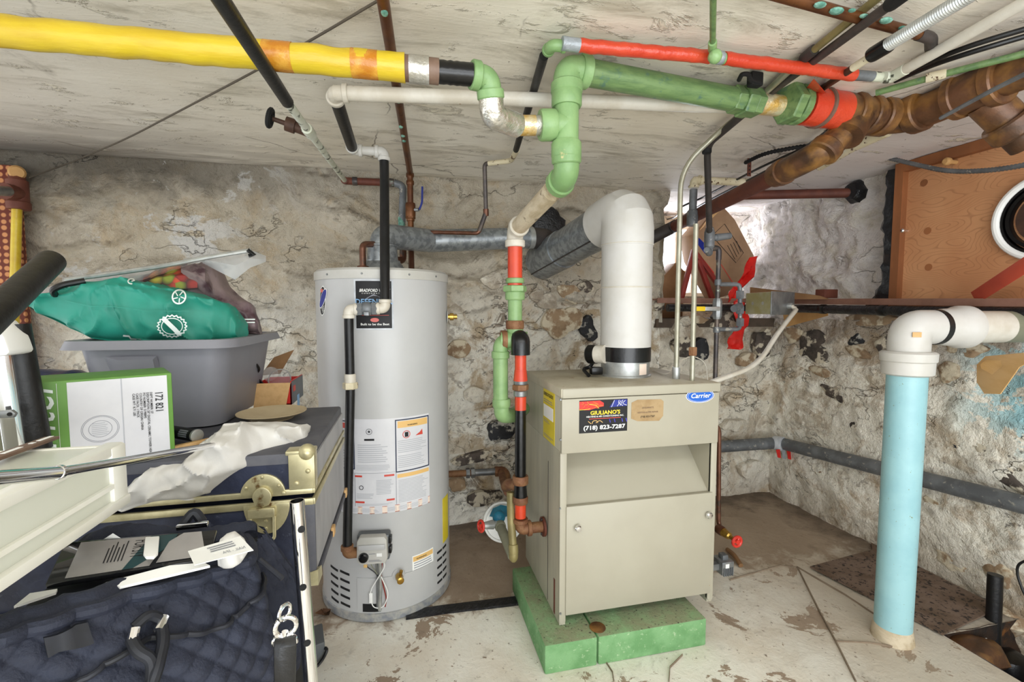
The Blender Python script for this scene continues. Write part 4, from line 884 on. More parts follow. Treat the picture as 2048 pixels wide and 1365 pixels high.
# elbow from yellow pipe turning down/back, foil elbow back to the tee
gB = PY(985, 232, gA.y+.02); gC = Vector((gB.x+.012, T.y, T.z)); gC = PY(1000, 252, T.y+.01)
elbow('elbow', ye, gA, gB, rC*.95, 'green_paint', gm_, 1.2, reach=rC*1.5, hl=rC*.75)
ring(lerp(gA, gB, .72), gB-gA, rC*1.0, .03, 'gold_foil', 'tape_band', gm_)
MB().tube(fillet([lerp(gA, gB, .55), gB, gC+ (T-gC)*.25], .06, 10), rC*1.05, 20).build('foil_wrapped_elbow', 'foil', gm_)
gl = lerp(gC, T, .22); gh_ = lerp(gC, T, .52)
MB().cyl(gl, gh_, rC*.88, n=24).build('gold_foil_wrap', 'gold_foil', gm_); MB().cyl(gh_, lerp(gC, T, .78), rC*.86, n=24).build('foil_wrap', 'silver_tape', gm_)
# tee
tU, tD, tL = T + GZ*.062, T - GZ*.062, lerp(T, gC, .5)
mb = MB(); mb.tube([tU, tD], rG*.94, 24); mb.tube([T, lerp(T, gC, .32)], rG*.94, 24); mb.build('tee', 'green_paint', gm_)
for c, d in ((tU, GZ), (tD, GZ), (lerp(T, gC, .29), T-gC)): ring(c, d, rG*1.16, .04, 'green_paint', 'tee_hub', gm_)
# upper elbow into the long horizontal
E1 = T + GZ*.135; hR = PZ(1490, 203, E1.z + .0); E1d = (hR-E1)
elbow('elbow', tU, E1, hR, rG*1.04, 'green_paint', gm_, 1.17, reach=rG*1.75, hl=rG*.8)
MB().cyl(tU, E1-GZ*.05, rG*.85, n=20).build('nipple', 'green_paint', gm_)
hr_ = rG*.98; MB().cyl(lerp(E1, hR, .1), hR, hr_, n=28).build('long_pipe', 'green_pipe', gm_)
dH = E1d.normalized()
for s_, r_, t_ in ((-.035, 1.12, .03), (0, 1.3, .035), (.032, 1.18, .03)): nut(hR+dH*s_, dH, hr_*r_*1.05, t_, 'green_pipe', gm_, 'union_ring')
gf0, gf1 = hR+dH*.045, PZ(1560, 212, E1.z)
MB().cyl(gf0, gf1, hr_*.9, n=24).build('gold_foil_wrap', 'gold_foil', gm_)
# drop: lower nipple, lower elbow turning back
E2 = PY(1133, 352, T.y+.01); tanB = PY(1030, 462, 1.57)
MB().cyl(tD, E2+GZ*.03, rG*.85, n=20).build('nipple', 'green_paint', gm_)
elbow('elbow', tD, E2, tanB, rG*1.0, 'green_paint', gm_, 1.15, reach=rG*1.6, hl=rG*.8)
# --- second green coupling + orange wrap + rusty run along the right wall
rp = thing('rusty_drain_pipe', 'large rusty brown cast iron pipe with tees under ceiling at upper right', 'pipe', tuple(PZ(1700, 225, E1.z)))
g2 = PZ(1585, 208, E1.z); zR = E1.z
r2 = rad(g2, 70)
o0, o1 = PZ(1612, 212, zR), PZ(1680, 222, zR)
nut(g2-dH*.012, dH, r2*1.13, .03, 'green_pipe', rp, 'green_coupling'); ring(g2+dH*.016, dH, r2*1.08, .022, 'green_pipe', 'green_coupling', rp)
MB().tube([lerp(o0, o1, i/10) for i in range(-1, 11)], [r2*(1.03+.05*nz((i*.8, 3, 1), 1)) for i in range(12)], 26).build('orange_wrap', 'red_wrap', rp)
MB().prism([PZ(1612, 200, zR)+GZ*r2*.6, PZ(1628, 166, zR)+GZ*.01, PZ(1652, 186, zR), PZ(1650, 205, zR)+GZ*r2*.6], (0, .004, 0)).build('wrap_tail', 'red_wrap', rp)
ring(lerp(o0, o1, .38), dH, r2*1.13, .012, 'brown_metal', 'hose_clamp', rp)
R1 = PZ(1715, 228, zR); R2 = PZ(1800, 238, zR+.0); R3 = PZ(1950, 180, zR); R4 = PZ(2120, 118, zR)
mb = MB(); mb.cyl(lerp(o1, R1, -.1), R1+dH*.03, r2*1.02, n=26); mb.tube([R1, R1 - GZ*.03 + (PY(1640, 300, R1.y-.02)-R1)*.35], r2*.98, 22); mb.build('wye_fitting', 'rust', rp)
ring(R1-dH*.03, dH, r2*1.15, .03, 'rust', 'hub', rp); ring(R1+dH*.035, dH, r2*1.17, .03, 'rust', 'hub', rp)
MB().tube(fillet([R1, R2+dH*.02, R3], .09, 9), r2*.93, 24).build('bend', 'rust', rp)
dQ = (R3-R2).normalized(); ring(lerp(R1, R2, .55), R2-R1, r2*1.12, .04, 'rust', 'hub', rp); ring(R2+dQ*.05, dQ, r2*1.18, .04, 'rust', 'hub', rp)
MB().cyl(R2+dQ*.02, R4+dQ*.9, r2*.86, n=24).build('straight_pipe', 'rust', rp)
mb = MB(); mb.cyl(lerp(R2, R3, .78), lerp(R3, R4, .35), r2*1.1, n=24); mb.build('tee_fitting', 'rust', rp)
ring(lerp(R2, R3, .8), dQ, r2*1.22, .025, 'rust', 'hub', rp); ring(lerp(R3, R4, .3), dQ, r2*1.22, .03, 'rust', 'hub', rp)
R5 = PY(2050, 268, R3.y-.0); R5 = PX(2060, 285, R3.x+.13)
MB().cyl(R3+ (R5-R3)*.2, R5, r2*.86, n=22).build('branch_pipe', 'rust', rp); ring(lerp(R3, R5, .68), R5-R3, r2*1.12, .05, 'rust', 'hub', rp)
# branch falling back to the window recess
Q1 = PY(1650, 300, R1.y+.02); Q2 = PY(1618, 318, R1.y+.06); Q3 = PY(1345, 455, 2.28)
MB().tube(fillet([R1-GZ*.02, Q1, Q2+(Q3-Q2)*.03, lerp(Q2, Q3, .16)], .05, 7), r2*.78, 22).build('branch_elbow', 'rust', rp)
ring(Q1, Q1-R1, r2*.92, .035, 'rust', 'hub', rp); ring(lerp(Q2, Q3, .12), Q3-Q2, r2*.88, .03, 'rust', 'hub', rp)
MB().cyl(lerp(Q2, Q3, .1), Q3, r2*.58, n=22).build('sloping_pipe', 'rust_red', rp)
Q4 = PY(1300, 478, 2.31); MB().tube(fillet([Q3 + (Q3-Q2)*-.04, Q3, Q4], .05, 6), r2*.66, 20).build('end_bend', 'dark_iron', rp)
# --- boiler return: tan pipe, white tee, orange, unions, black down to the flange
rt_ = thing('boiler_supply_pipe', 'tan, orange, green and black vertical pipe run joining the boiler side flange', 'pipe', tuple(tanB))
rS = rad(tanB, 31)
MB().cyl(lerp(E2, tanB, .22), tanB, rad(PY(1080, 415, 1.35), 37), n=20).build('tan_pipe', 'tan_plaster', rt_)
vx = tanB.copy(); X0 = vx.x
def VY(py, px=1028, y=1.57): p = PY(px, py, y); return Vector((X0, y, p.z))
elbow('white_elbow', E2, vx, vx - GZ, rS*1.06, 'white_paint', rt_, 1.22, reach=rS*2.0, hl=rS*.9)
z_ = {k: VY(k) for k in (487, 560, 578, 592, 650, 665, 680, 700, 740)}
MB().cyl(vx-GZ*.03, z_[578], rS*.95, n=20).build('orange_pipe', 'orange_paint', rt_)
nut(z_[578], GZ, rS*1.55, .022, 'green_paint', rt_); ring(z_[592], GZ, rS*1.28, .03, 'green_paint', 'union_body', rt_); ring(VY(562), GZ, rS*1.2, .018, 'green_paint', 'union_body', rt_)
MB().cyl(z_[578], z_[665], rS*.93, n=20).build('green_riser', 'green_paint', rt_)
TT = Vector((X0, 1.57, z_[680].z)); BX = PY(1040, 690, 1.50); 
ring(z_[650], GZ, rS*1.2, .03, 'rust_union', 'tee_collar', rt_)
mb = MB(); mb.tube([TT+GZ*.05, TT-GZ*.035], rS*1.08, 20); mb.tube([TT-Vector((.05, 0, 0)), TT+Vector((.04, -.02, 0))], rS*1.08, 20); mb.build('tee', 'green_paint', rt_)
ring(TT-Vector((.04, 0, 0)), (1, 0, 0), rS*1.25, .02, 'rust_union', 'tee_collar', rt_)
LX = PY(1001, 690, 1.57)
MB().tube(fillet([TT-Vector((.03, 0, 0)), LX, LX-GZ*.2], .035, 6), rS*.98, 18).build('green_side_pipe', 'green_paint', rt_)
ring(LX-GZ*.035, GZ, rS*1.18, .025, 'green_paint', 'elbow_hub', rt_)
lb = PY(1003, 806, 1.57); MB().cyl(LX-GZ*.15, lb, rS*.9, n=18).build('green_side_pipe', 'green_paint', rt_); ring(lb, GZ, rS*1.2, .03, 'green_paint', 'elbow_hub', rt_)
MB().tube(fillet([lb, lb-GZ*.045, lb-GZ*.06+Vector((.05, .05, 0)), lb-GZ*.06+Vector((.12, .16, 0))], .04, 6), rS*1.02, 18).build('lower_elbow', 'green_paint', rt_)
# black elbow cap then lower drop in front
DX = PY(1041, 800, 1.53).x; Yd = 1.53
def DZ(py): return Vector((DX, Yd, PY(1041, py, Yd).z))
MB().tube(fillet([TT+Vector((.01, -.0, 0)), Vector((DX, Yd, TT.z+.005)), DZ(710)], .03, 6), rS*1.22, 18).build('black_taped_elbow', 'black_plastic', rt_)
rD = rad(DZ(800), 23)
MB().cyl(DZ(705), DZ(820), rD, n=18).build('orange_pipe', 'orange_paint', rt_); MB().tube([DZ(740), DZ(762)], [rD*1.05, rD*1.25], 18).build('orange_reducer', 'orange_paint', rt_)
nut(DZ(775), GZ, rD*1.45, .02, 'rust_union', rt_); ring(DZ(764), GZ, rD*1.2, .018, 'steel_grey', 'union_body', rt_); ring(DZ(787), GZ, rD*1.2, .02, 'steel_grey', 'union_body', rt_)
MB().cyl(DZ(819), DZ(952), rD*.98, n=18).build('black_pipe', 'black_plastic', rt_)
ring(DZ(960), GZ, rD*1.4, .03, 'rust_union', 'tee_collar', rt_); MB().tube([DZ(968), DZ(975), DZ(990), DZ(995)], [rD*1.1, rD*1.1, rD*1.2, rD*1.2], 18).build('black_taped_tee', 'black_plastic', rt_); ring(DZ(1000), GZ, rD*1.35, .025, 'rust_union', 'tee_collar', rt_)
MB().cyl(DZ(1005), DZ(1035), rD*.98, n=18).build('orange_pipe', 'orange_paint', rt_)
FL = Vector((Bx0-.004, Yd, PY(1075, 1055, Yd).z))
elbow('rust_elbow', DZ(1030), Vector((DX, Yd, FL.z)), FL, rD*1.05, 'rust_union', rt_, 1.3, reach=rD*1.9)
MB().cyl(Vector((DX+.03, Yd, FL.z)), FL, rD*.95, n=16).build('nipple', 'rust_union', rt_); MB().lathe(FL-Vector((.008, 0, 0)), (1, 0, 0), [(0, .034), (.008, .034)], 28).build('flange', 'rust_red', rt_)
for s_ in (1, -1): MB().cyl(FL+Vector((-.012, 0, .026*s_)), FL+Vector((.0, 0, .026*s_)), .005, n=6).build('flange_bolt', 'dark_iron', rt_)
# side branch with drain drop
sb = DZ(975); s1 = PY(1018, 968, 1.6)
MB().tube(fillet([sb, s1, s1+Vector((0, .05, -.03))], .02, 5), rD*1.0, 14).build('side_branch', 'rust_union', rt_)
wp = thing('wall_water_pipe', 'corroded small pipe low along the back wall between heater and boiler', 'pipe', tuple(PY(905, 947, BY-.04)))
w0, w1 = PY(880, 950, BY-.045), PY(1002, 943, BY-.05); run([w0, w1, PY(1006, 962, BY-.2), PY(1015, 985, 1.9)], .017, 'rust_union', 'pipe', wp, .04); MB().cyl(lerp(w0, w1, .55), lerp(w0, w1, .95), .0175, n=14).build('grey_section', 'steel_grey', wp)
for t_ in (.45, .53, .93): nut(lerp(w0, w1, t_), w1-w0, .026, .02, 'rust_union' if t_ > .6 else 'steel_grey', wp)
mb = MB(); mb.tube(fillet([lerp(w0, w1, .9), w1+Vector((.02, 0, 0)), w1+Vector((.02, -.06, -.06))], .04, 6), .024, 14); mb.build('elbow', 'rust_union', wp)
# drain drop with grey tube, brass-green pipe and red valve
dp = thing('drain_pipes', 'grey and yellowish drain pipes with red wheel valve left of the boiler', 'pipe', tuple(PZ(1026, 1120, .1)))
b0 = PY(1021, 985, 1.55); b1 = PY(1027, 1105, 1.5)
run([b0, PY(1022, 1040, 1.54), b1], .014, 'olive_conduit', 'drop_pipe', dp); ring(lerp(b0, b1, .95), b1-b0, .017, .03, 'olive_conduit', 'cap_hub', dp)
MB().ball(b1-GZ*.012, .0165, 12, (1, 1, 1.5)).build('cap', 'olive_conduit', dp)
c0, c1 = PY(1000, 1052, 1.72), PY(1026, 1112, 1.53); MB().tube([c0, lerp(c0, c1, .2), c1], [.017, .019, .019], 16).build('grey_tube', 'olive_grey', dp); ring(c0, c1-c0, .022, .03, 'olive_grey', 'tube_collar', dp)
v0, v1 = PY(998, 1048, 1.73), PY(962, 1053, 1.7); MB().tube([v0, lerp(v0, v1, .3), lerp(v0, v1, .35), lerp(v0, v1, .9), v1], [.014, .014, .018, .012, .006], 12).build('valve_body', 'galv_bright', dp)
def wheel(mb, c, d, R, r): 
    mb.torus(c, d, R, r, 24, 8); u, w_ = frame(V(d)); c = V(c)
    for k in range(3): a = 2*pi*k/3; mb.cyl(c, c+(u*cos(a)+w_*sin(a))*R, r*.8, n=6)
    mb.lathe(c-V(d).normalized()*r, d, [(0, r*1.6), (r*2, r*1.6)], 10); return mb
wheel(MB(), v1, v1-v0, .020, .005).build('valve_wheel', 'valve_red', dp)
MB().ball(PY(998, 1035, 1.74), .026, 12, (1, .8, 1)).build('teal_fitting', 'teal_glove', dp)
lid = thing('bucket_lid', 'white round plastic lid leaning behind the drain pipes near boiler', 'lid', tuple(PZ(1000, 1090, .0)))
lc = PY(1006, 1045, 1.9); lr = rad(lc, 78); ld = (CAM-lc).normalized() + Vector((0, 0, .25)); ld.normalize()
lc.z = max(lc.z, lr*.97); MB().lathe(lc-ld*.012, ld, [(0, lr*.93), (.012, lr), (.02, lr), (.018, lr*.9), (.010, lr*.86), (.009, .001)], 40).build('disc', 'white', lid)
tag(MB().loft([[lc+ld*.012 + frame(ld)[0]*x*s_ + frame(ld)[1]*(z*s_) + ld*h_ for x, z in ((-.03, -.062), (.01, -.07), (.045, -.055), (.06, -.02), (.03, -.03), (.0, -.022), (-.03, -.03))] for s_, h_ in ((1, 0), (.95, .015), (.5, .022))]).build('teal_glove', 'teal_glove', None), 'crumpled teal rag lying against the white bucket lid', 'rag')
# --- white gas pipe under the ceiling + black drop down the heater front
gp = thing('gas_pipe', 'white and black gas pipe crossing the ceiling then dropping down the heater front', 'gas pipe', tuple(PZ(665, 190, 1.69)))
zG = 1.69; k0, k1 = PZ(668, 186, zG), PZ(1560, 216, zG+.04); rK = rad(k0, 29)
MB().cyl(k0, k1, rK, n=16).build('white_pipe', 'white_paint', gp)
m0 = PZ(706, 300, zG); m1 = PZ(768, 304, zG)
elbow('white_elbow', k1, k0, m0, rK*1.02, 'white_paint', gp, 1.25, reach=rK*1.8)
MB().cyl(lerp(k0, m0, .08), lerp(k0, m0, .93), rK*.95, n=16).build('black_pipe', 'black_rubber', gp)
elbow('white_elbow', k0, m0, m1, rK*.95, 'white_flue', gp, 1.2, reach=rK*1.6); MB().cyl(m0, m1, rK*.8, n=16).build('nipple', 'white_flue', gp)
hy = HY-HR-.055; yv = (m0.y+m1.y)/2
n0 = Vector((m1.x, m1.y, 1.0)); h0 = PY(770, 600, hy)
elbow('white_elbow', m0, m1, m1-GZ, rK*.95, 'white_flue', gp, 1.2, reach=rK*1.6)
h0.z = PY(770, 617, hy).z
MB().tube([m1-GZ*.03, m1-GZ*.1, lerp(m1, h0, .6), h0+GZ*.01], rK*.86, 16).build('black_pipe', 'black_rubber', gp)
h1 = PY(697, 618, hy)
h1.z = h0.z-.004
elbow('white_elbow', h0+GZ, h0, h1, rK*.9, 'white_paint', gp, 1.18, reach=rK*1.5); elbow('white_elbow', h0, h1, h1-GZ, rK*.9, 'white_paint', gp, 1.18, reach=rK*1.5)
hm_ = lerp(h0, h1, .5); hd_ = h1-h0
mb = MB(); mb.tube([lerp(h0, h1, .2), lerp(h0, h1, .8)], rK*.75, 14); mb.ball(hm_, rK*1.25, 14); mb.build('shutoff_valve', 'lead_grey', gp)
nut(lerp(h0, h1, .3), hd_, rK*1.2, .018, 'lead_grey', gp); nut(lerp(h0, h1, .7), hd_, rK*1.2, .018, 'lead_grey', gp)
MB().obox(hm_+Vector((0, -.022, -.016)), Vector((.008, 0, 0)), Vector((0, .012, 0)), Vector((0, 0, .006))).build('valve_tee', 'steel_grey', gp, bevel=.001)
h2 = PY(690, 1108, hy); h2.x = PY(692, 1000, hy).x
MB().tube([h1-GZ*.02, Vector((h1.x, hy, PY(695, 760, hy).z))], rK*.8, 16).build('black_pipe', 'black_rubber', gp)
zu = PY(695, 772, hy).z; xm = (h1.x+h2.x)/2
hN = Vector((h1.x, hy, zu)); nut(hN, GZ, rK*1.3, .022, 'cream_peel', gp); ring(hN+GZ*.022, GZ, rK*.98, .035, 'white_paint', 'union_body', gp)
MB().tube([hN-GZ*.01, h2+GZ*.015], rK*.8, 16).build('black_pipe', 'black_rubber', gp)
h3 = gc - rt*(gw+.0) - GZ*gh*.35; MB().tube(fillet([h2+GZ*.03, h2, h3], .03, 6), rK*.95, 14).build('rusty_elbow', 'rust_union', gp); ring(h2+GZ*.02, GZ, rK*1.1, .018, 'rust_union', 'elbow_hub', gp)
# --- diagonal cold water pipe with valve
cw = thing('diagonal_water_pipe', 'black then peeling white pipe slanting from the ceiling top with small valve', 'water pipe', tuple(PZ(420, 0, 1.70)))
d0, d2 = PZ(385, -55, 1.565), PZ(690, 362, 1.703); zC = 1.66
def on_line(a, b, px, py):
    d = ray(px, py).normalized(); best = None
    for i in range(201):
        p = lerp(a, b, i/200) - CAM; t = (p - d*p.dot(d)).length
        if best is None or t < best[0]: best = (t, i/200)
    return lerp(a, b, best[1])
d1 = on_line(d0, d2, 572, 206)
MB().cyl(d0+Vector(((d0-d1).x, (d0-d1).y, 0)).normalized()*.5, d1, rad(d1, 24), n=16).build('black_sleeve', 'black_rubber', cw); MB().tube([d1-(d2-d1).normalized()*.02, d2], rad(d1, 18), 16).build('peeling_pipe', 'peeling_white', cw)
vq = lerp(d1, d2, .24); ring(vq, d2-d1, rad(d1, 27), .07, 'peeling_white', 'valve_body', cw)
vs = PY(540, 236, vq.y-.01); MB().tube([vq, lerp(vq, vs, .35), lerp(vq, vs, .36), lerp(vq, vs, .6), lerp(vq, vs, .62), vs], [.016, .015, .02, .02, .007, .006], 12).build('valve_bonnet', 'dark_brown', cw)
wheel(MB(), vs, vs-vq, .022, .007).build('valve_wheel', 'black_matte', cw)
d3 = PY(788, 366, d2.y); d4 = PY(803, 372, d2.y); d5 = PY(803, 462, d2.y); d6 = PY(806, 500, d2.y-.02)
rw_ = rad(d2, 13)
MB().tube(fillet([d2 + (d1-d2).normalized()*.02, d2, d3], .02, 5), rw_*1.1, 14).build('copper_section', 'rust_red', cw)
for t_ in (.2, .95): ring(lerp(d2, d3, t_), d3-d2, rw_*1.3, .022, 'copper_grey', 'coupling', cw)
MB().tube(fillet([d3, d4+Vector((.008, 0, 0)), d5], .035, 7), rw_*1.15, 14).build('grey_elbow', 'lead_grey', cw)
MB().cyl(d5+GZ*.06, d6, rw_*1.05, n=14).build('green_stained_pipe', 'verdigris', cw); ring(d5+GZ*.01, GZ, rw_*1.35, .02, 'copper_grey', 'coupling', cw)
MB().tube(fillet([d6+GZ*.04, d6-GZ*.05, d6-GZ*.05+Vector((-.06, -.06, 0))], .02, 5), rw_*1.1, 14).build('lower_elbow', 'copper', cw)
# --- copper supply from the ceiling with ball valve
cs = thing('copper_supply_pipe', 'dark copper pipe with green spots along the ceiling dropping to heater', 'water pipe', tuple(PZ(765, 0, 1.73)))
zc = 1.728; c0, c1 = PZ(758, -50, zc), PZ(820, 345, zc); rc = rad(c1, 11.5)
MB().cyl(c0-(c1-c0)*.6, c1, rc, n=14).build('ceiling_tube', 'copper_dark', cs)
for px, py in ((769, 26), (797, 203), (802, 254), (806, 272), (808, 282)):
    q = PZ(px, py, zc-rc*.9); MB().ball(q, .009, 10, (.8, 1.3, .45)).build('green_spot', 'verdigris', cs)
c2 = Vector((c1.x, c1.y+.01, PY(820, 470, c1.y).z)); c3 = PY(822, 490, c1.y)
MB().tube(fillet([lerp(c1, c0, .05), c1, c2], .03, 6), rc*1.05, 14).build('drop_tube', 'copper_dark', cs)
for py in (350, 365, 438): ring(Vector((c1.x, c1.y+.005, PY(820, py, c1.y).z)), GZ, rc*1.35, .018, 'copper_dark', 'coupling', cs)
bv = Vector((c1.x, c1.y+.005, PY(820, 420, c1.y).z)); ring(bv, GZ, rc*1.75, .06, 'copper_dark', 'valve_body', cs); nut(bv-GZ*.03, GZ, rc*1.7, .018, 'copper_dark', cs)
MB().cyl(bv, bv+Vector((.035, -.02, 0)), .008, n=10).build('valve_stem', 'steel_grey', cs)
lv = bv+Vector((.038, -.02, 0)); MB().tube(fillet([lv, lv+Vector((.012, 0, .03)), lv+Vector((.014, 0, .1))], .012, 4), [.004]*6 + [.0065]*0 + [.005]*2 if False else .0045, 8).build('lever', 'blue_handle', cs)
c4 = Vector((c1.x, c1.y+.01, PY(822, 488, c1.y).z)); c5 = PY(725, 489, HY-.03); hb = Vector((c5.x, c5.y, HT))
MB().tube(fillet([c2+GZ*.03, c4, lerp(c4, c5, .3)], .03, 6), rc*1.05, 14).build('lower_elbow', 'copper', cs)
MB().tube(fillet([lerp(c4, c5, .25), c5, hb], .02, 6), rc, 14).build('inlet_tube', 'copper', cs)
hc = Vector((c4.x, HY+.06, HT)); MB().tube([c4-GZ*.0, Vector((c4.x, c4.y, HT+.02))+ (hc-Vector((c4.x, c4.y, HT)))*.5, hc-GZ*.002], rc, 14).build('outlet_tube', 'copper', cs)
ring(hb+GZ*.012, GZ, rc*1.8, .026, 'copper', 'inlet_nut', cs); ring(hc+GZ*.012, GZ, rc*1.7, .026, 'copper', 'inlet_nut', cs)
cbr = thing('copper_branch_pipe', 'thin copper branch pipe rising from heater supply to a black ceiling pipe', 'water pipe', tuple(PY(830, 465, c1.y)))
b0 = PY(828, 464, c1.y+.005); b1 = PY(957, 467, 1.99); b2 = PY(972, 425, 1.985); b3 = PZ(969, 328, 1.732); rb2 = rad(b1, 8)
MB().tube(fillet([b0, b1, b2], .015, 5), rb2, 12).build('horizontal_tube', 'copper', cbr); MB().tube([lerp(b1, b2, .1), b2], rb2*1.15, 12).build('slanting_tube', 'copper_grey', cbr)
b4 = PZ(1022, 322, 1.732); b5 = PZ(1034, 300, 1.735)
MB().tube(fillet([b2, b3+GZ*.0, lerp(b3, b4, .3)], .015, 5), rb2*1.05, 12).build('riser_tube', 'copper_grey', cbr); ring(b2, b3-b2, rb2*1.4, .03, 'copper', 'coupling', cbr); ring(b0+Vector((.01, 0, 0)), (1, 0, 0), rb2*1.4, .02, 'copper', 'coupling', cbr)
MB().tube(fillet([lerp(b3, b4, .15), b4, lerp(b4, b5, 1.0)], .02, 5), rb2*1.2, 12).build('white_section', 'cream_peel', cbr)
zB = 1.735; bt = PZ(1088, 112, zB); rbk = rad(PZ(1060, 190, zB), 16)
MB().cyl(PZ(1032, 300, zB), bt, rbk, n=14).build('black_tube', 'black_rubber', cbr); ring(PZ(1064, 188, zB), bt-b5, rbk*1.08, .016, 'white_paint', 'paint_ring', cbr)
# --- red wrapped pipe along ceiling
rr = thing('red_wrapped_pipe', 'thin pipe wrapped in red plastic with green elbow along the ceiling', 'pipe', tuple(bt))
zr = 1.728; q0, q1 = PZ(1104, 90, zr), PZ(1710, 150, zr); rQ = rad(PZ(1300, 105, zr), 24)
elbow('green_elbow', bt, q0, q1, rQ*.92, 'green_paint', rr, 1.15, reach=rQ*2.2)
MB().tube([PZ(1124, 86.5, zr), PZ(1145, 89, zr), PZ(1158, 91, zr)], [rQ*1.08, rQ*1.02, rQ*1.06], 16).build('grey_tape', 'grey_tape', rr)
def redwrap(pxa, pya, pxb, pyb, sd):
    a, b = PZ(pxa, pya, zr), PZ(pxb, pyb, zr); n = 30
    MB().tube([lerp(a, b, i/n)+Vector((0, 0, .003*nz((i*.5, sd, 0), 1))) for i in range(n+1)], [rQ*(1.05+.1*nz((i*.45, sd, 3), 1)) for i in range(n+1)], 16).build('red_plastic_wrap', 'red_wrap', rr)
redwrap(1156, 91, 1420, 114, 1); redwrap(1448, 117, 1708, 150, 5)
MB().tube([PZ(1415, 113, zr), PZ(1452, 118, zr)], rQ*.95, 16).build('green_tee', 'green_paint', rr); ring(PZ(1440, 116, zr), q1-q0, rQ*1.05, .014, 'grey_tape', 'tape_band', rr)
MB().cyl(PZ(1704, 150, zr), PZ(1745, 153, zr), rQ*.88, n=16).build('grey_section', 'lead_grey', rr)
MB().cyl(PZ(1742, 153, zr), PZ(1775, 155, zr), rQ*.85, n=16).build('peeling_section', 'peeling_white', rr)
gv2 = thing('green_feed_pipe', 'thin green pipe coming down from the ceiling edge to the red pipe', 'pipe', tuple(PZ(1425, 0, zr)))
MB().cyl(PZ(1427, -50, zr+.004), PZ(1425, 112, zr), rad(PZ(1426, 60, zr), 12), n=12).build('tube', 'green_pipe', gv2); ring(PZ(1425, 92, zr), PZ(1427, 0, zr)-PZ(1425, 92, zr), rad(PZ(1426, 60, zr), 18), .035, 'green_paint', 'coupling', gv2)
mb = MB(); c = PZ(1430, 113, zr-.02); mb.ball(c, .016, 10); mb.build('valve_knob', 'green_paint', gv2)
# --- copper pipe with big green spots, top right
tc_ = thing('spotted_copper_pipe', 'fat brown copper pipe with green corrosion spots at the top right ceiling', 'water pipe', tuple(PZ(1600, 0, 1.735)))
zt = 1.735; s0, s1 = PZ(1540, -14, zt), PZ(1855, 74, zt); rT = rad(PZ(1720, 38, zt), 21)
MB().cyl(s0-(s1-s0)*1.5, s1, rT, n=16).build('tube', 'copper_dark', tc_)
for px, py, sz in ((1640, 10, .011), (1673, 22, .013), (1704, 21, .007), (1728, 32, .008), (1772, 41, .012), (1805, 56, .008)):
    MB().ball(PZ(px, py, zt-rT*.85), sz, 10, (1.2, .8, .4)).build('green_spot', 'verdigris', tc_)
MB().tube(fillet([s1-(s1-s0).normalized()*.03, s1+(s1-s0).normalized()*.012, PZ(1862, 96, zt+.01)], .02, 6), rT*1.1, 16).build('end_elbow', 'dark_iron', tc_)
# --- ceiling conduits on the right
def ceil_pipe(name, label, cat, pts, wpx, m, z, pname='tube', extra=None, fr_=.03):
    P_ = [PZ(x, y, z) for x, y in pts]; o = thing(name, label, cat, tuple(P_[0])); r = rad(P_[len(P_)//2], wpx)
    run(P_, r, m, pname, o, fr_); 
    if extra: extra(o, P_, r)
    return o
ceil_pipe('olive_conduit', 'olive conduit along the ceiling behind the spotted copper pipe', 'conduit', [(1790, -32), (1618, 108)], 14, 'olive_conduit', 1.748, extra=lambda o, P_, r: ring(P_[-1], P_[0]-P_[1], r*1.5, .04, 'dark_iron', 'connector', o))
bcp = thing('black_ceiling_pipe', 'black pipe crossing under the spotted copper pipe at top right', 'pipe', tuple(PZ(1640, 112, 1.745)))
ba_, bb2, bc_ = PZ(1822, -22, 1.70), PZ(1660, 98, 1.738), PZ(1490, 222, 1.752); run([ba_, bb2, bc_], rad(bb2, 17), 'dark_iron', 'tube', bcp, .1); ring(lerp(ba_, bb2, .12), ba_-bb2, rad(bb2, 23), .05, 'black_matte', 'coupling', bcp)
def flex(o, P_, r):
    a, b = PZ(1752, 104, 1.70), PZ(1960, -22, 1.70); N = 44; d = b-a; pts = []; rs = []
    for i in range(N*2+1): pts.append(a+d*(i/(N*2))); rs.append(rF*(1.0 if i % 2 else .86))
    MB().tube(pts, rs, 18).build('corrugated_hose', 'galv_bright', o, sharp=80)
rF = rad(PZ(1850, 44, 1.70), 29)
fh = thing('corrugated_hose', 'silver corrugated flexible hose with black cuff under the ceiling at right', 'hose', tuple(PZ(1752, 104, 1.70)))
flex(fh, None, None); ring(PZ(1760, 100, 1.70), PZ(1960, -22, 1.70)-PZ(1752, 104, 1.70), rF*1.14, .045, 'black_plastic', 'cuff', fh)
MB().cyl(PZ(1706, 136, 1.70), PZ(1756, 104, 1.70), rF*.62, n=14).build('peeling_stub', 'cream_peel', fh); MB().cyl(PZ(1640, 180, 1.757), PZ(1712, 132, 1.715), rF*.6, n=14).build('rusty_stub', 'dark_brown', fh)
wcp = thing('white_ceiling_pipe', 'white painted pipe running from the red wrapped pipe to upper right corner', 'pipe', tuple(PZ(1778, 156, 1.72)))
w_a, w_b, w_c = PZ(1768, 155, 1.722), PZ(1782, 155, 1.722), PZ(2120, -35, 1.722); rW = rad(PZ(1900, 88, 1.722), 22)
MB().tube(fillet([w_a, w_b, lerp(w_b, w_c, .12)], .02, 5), rW*1.12, 14).build('elbow', 'peeling_white', wcp); MB().cyl(w_b, w_c+(w_c-w_b), rW, n=14).build('tube', 'white_paint', wcp)
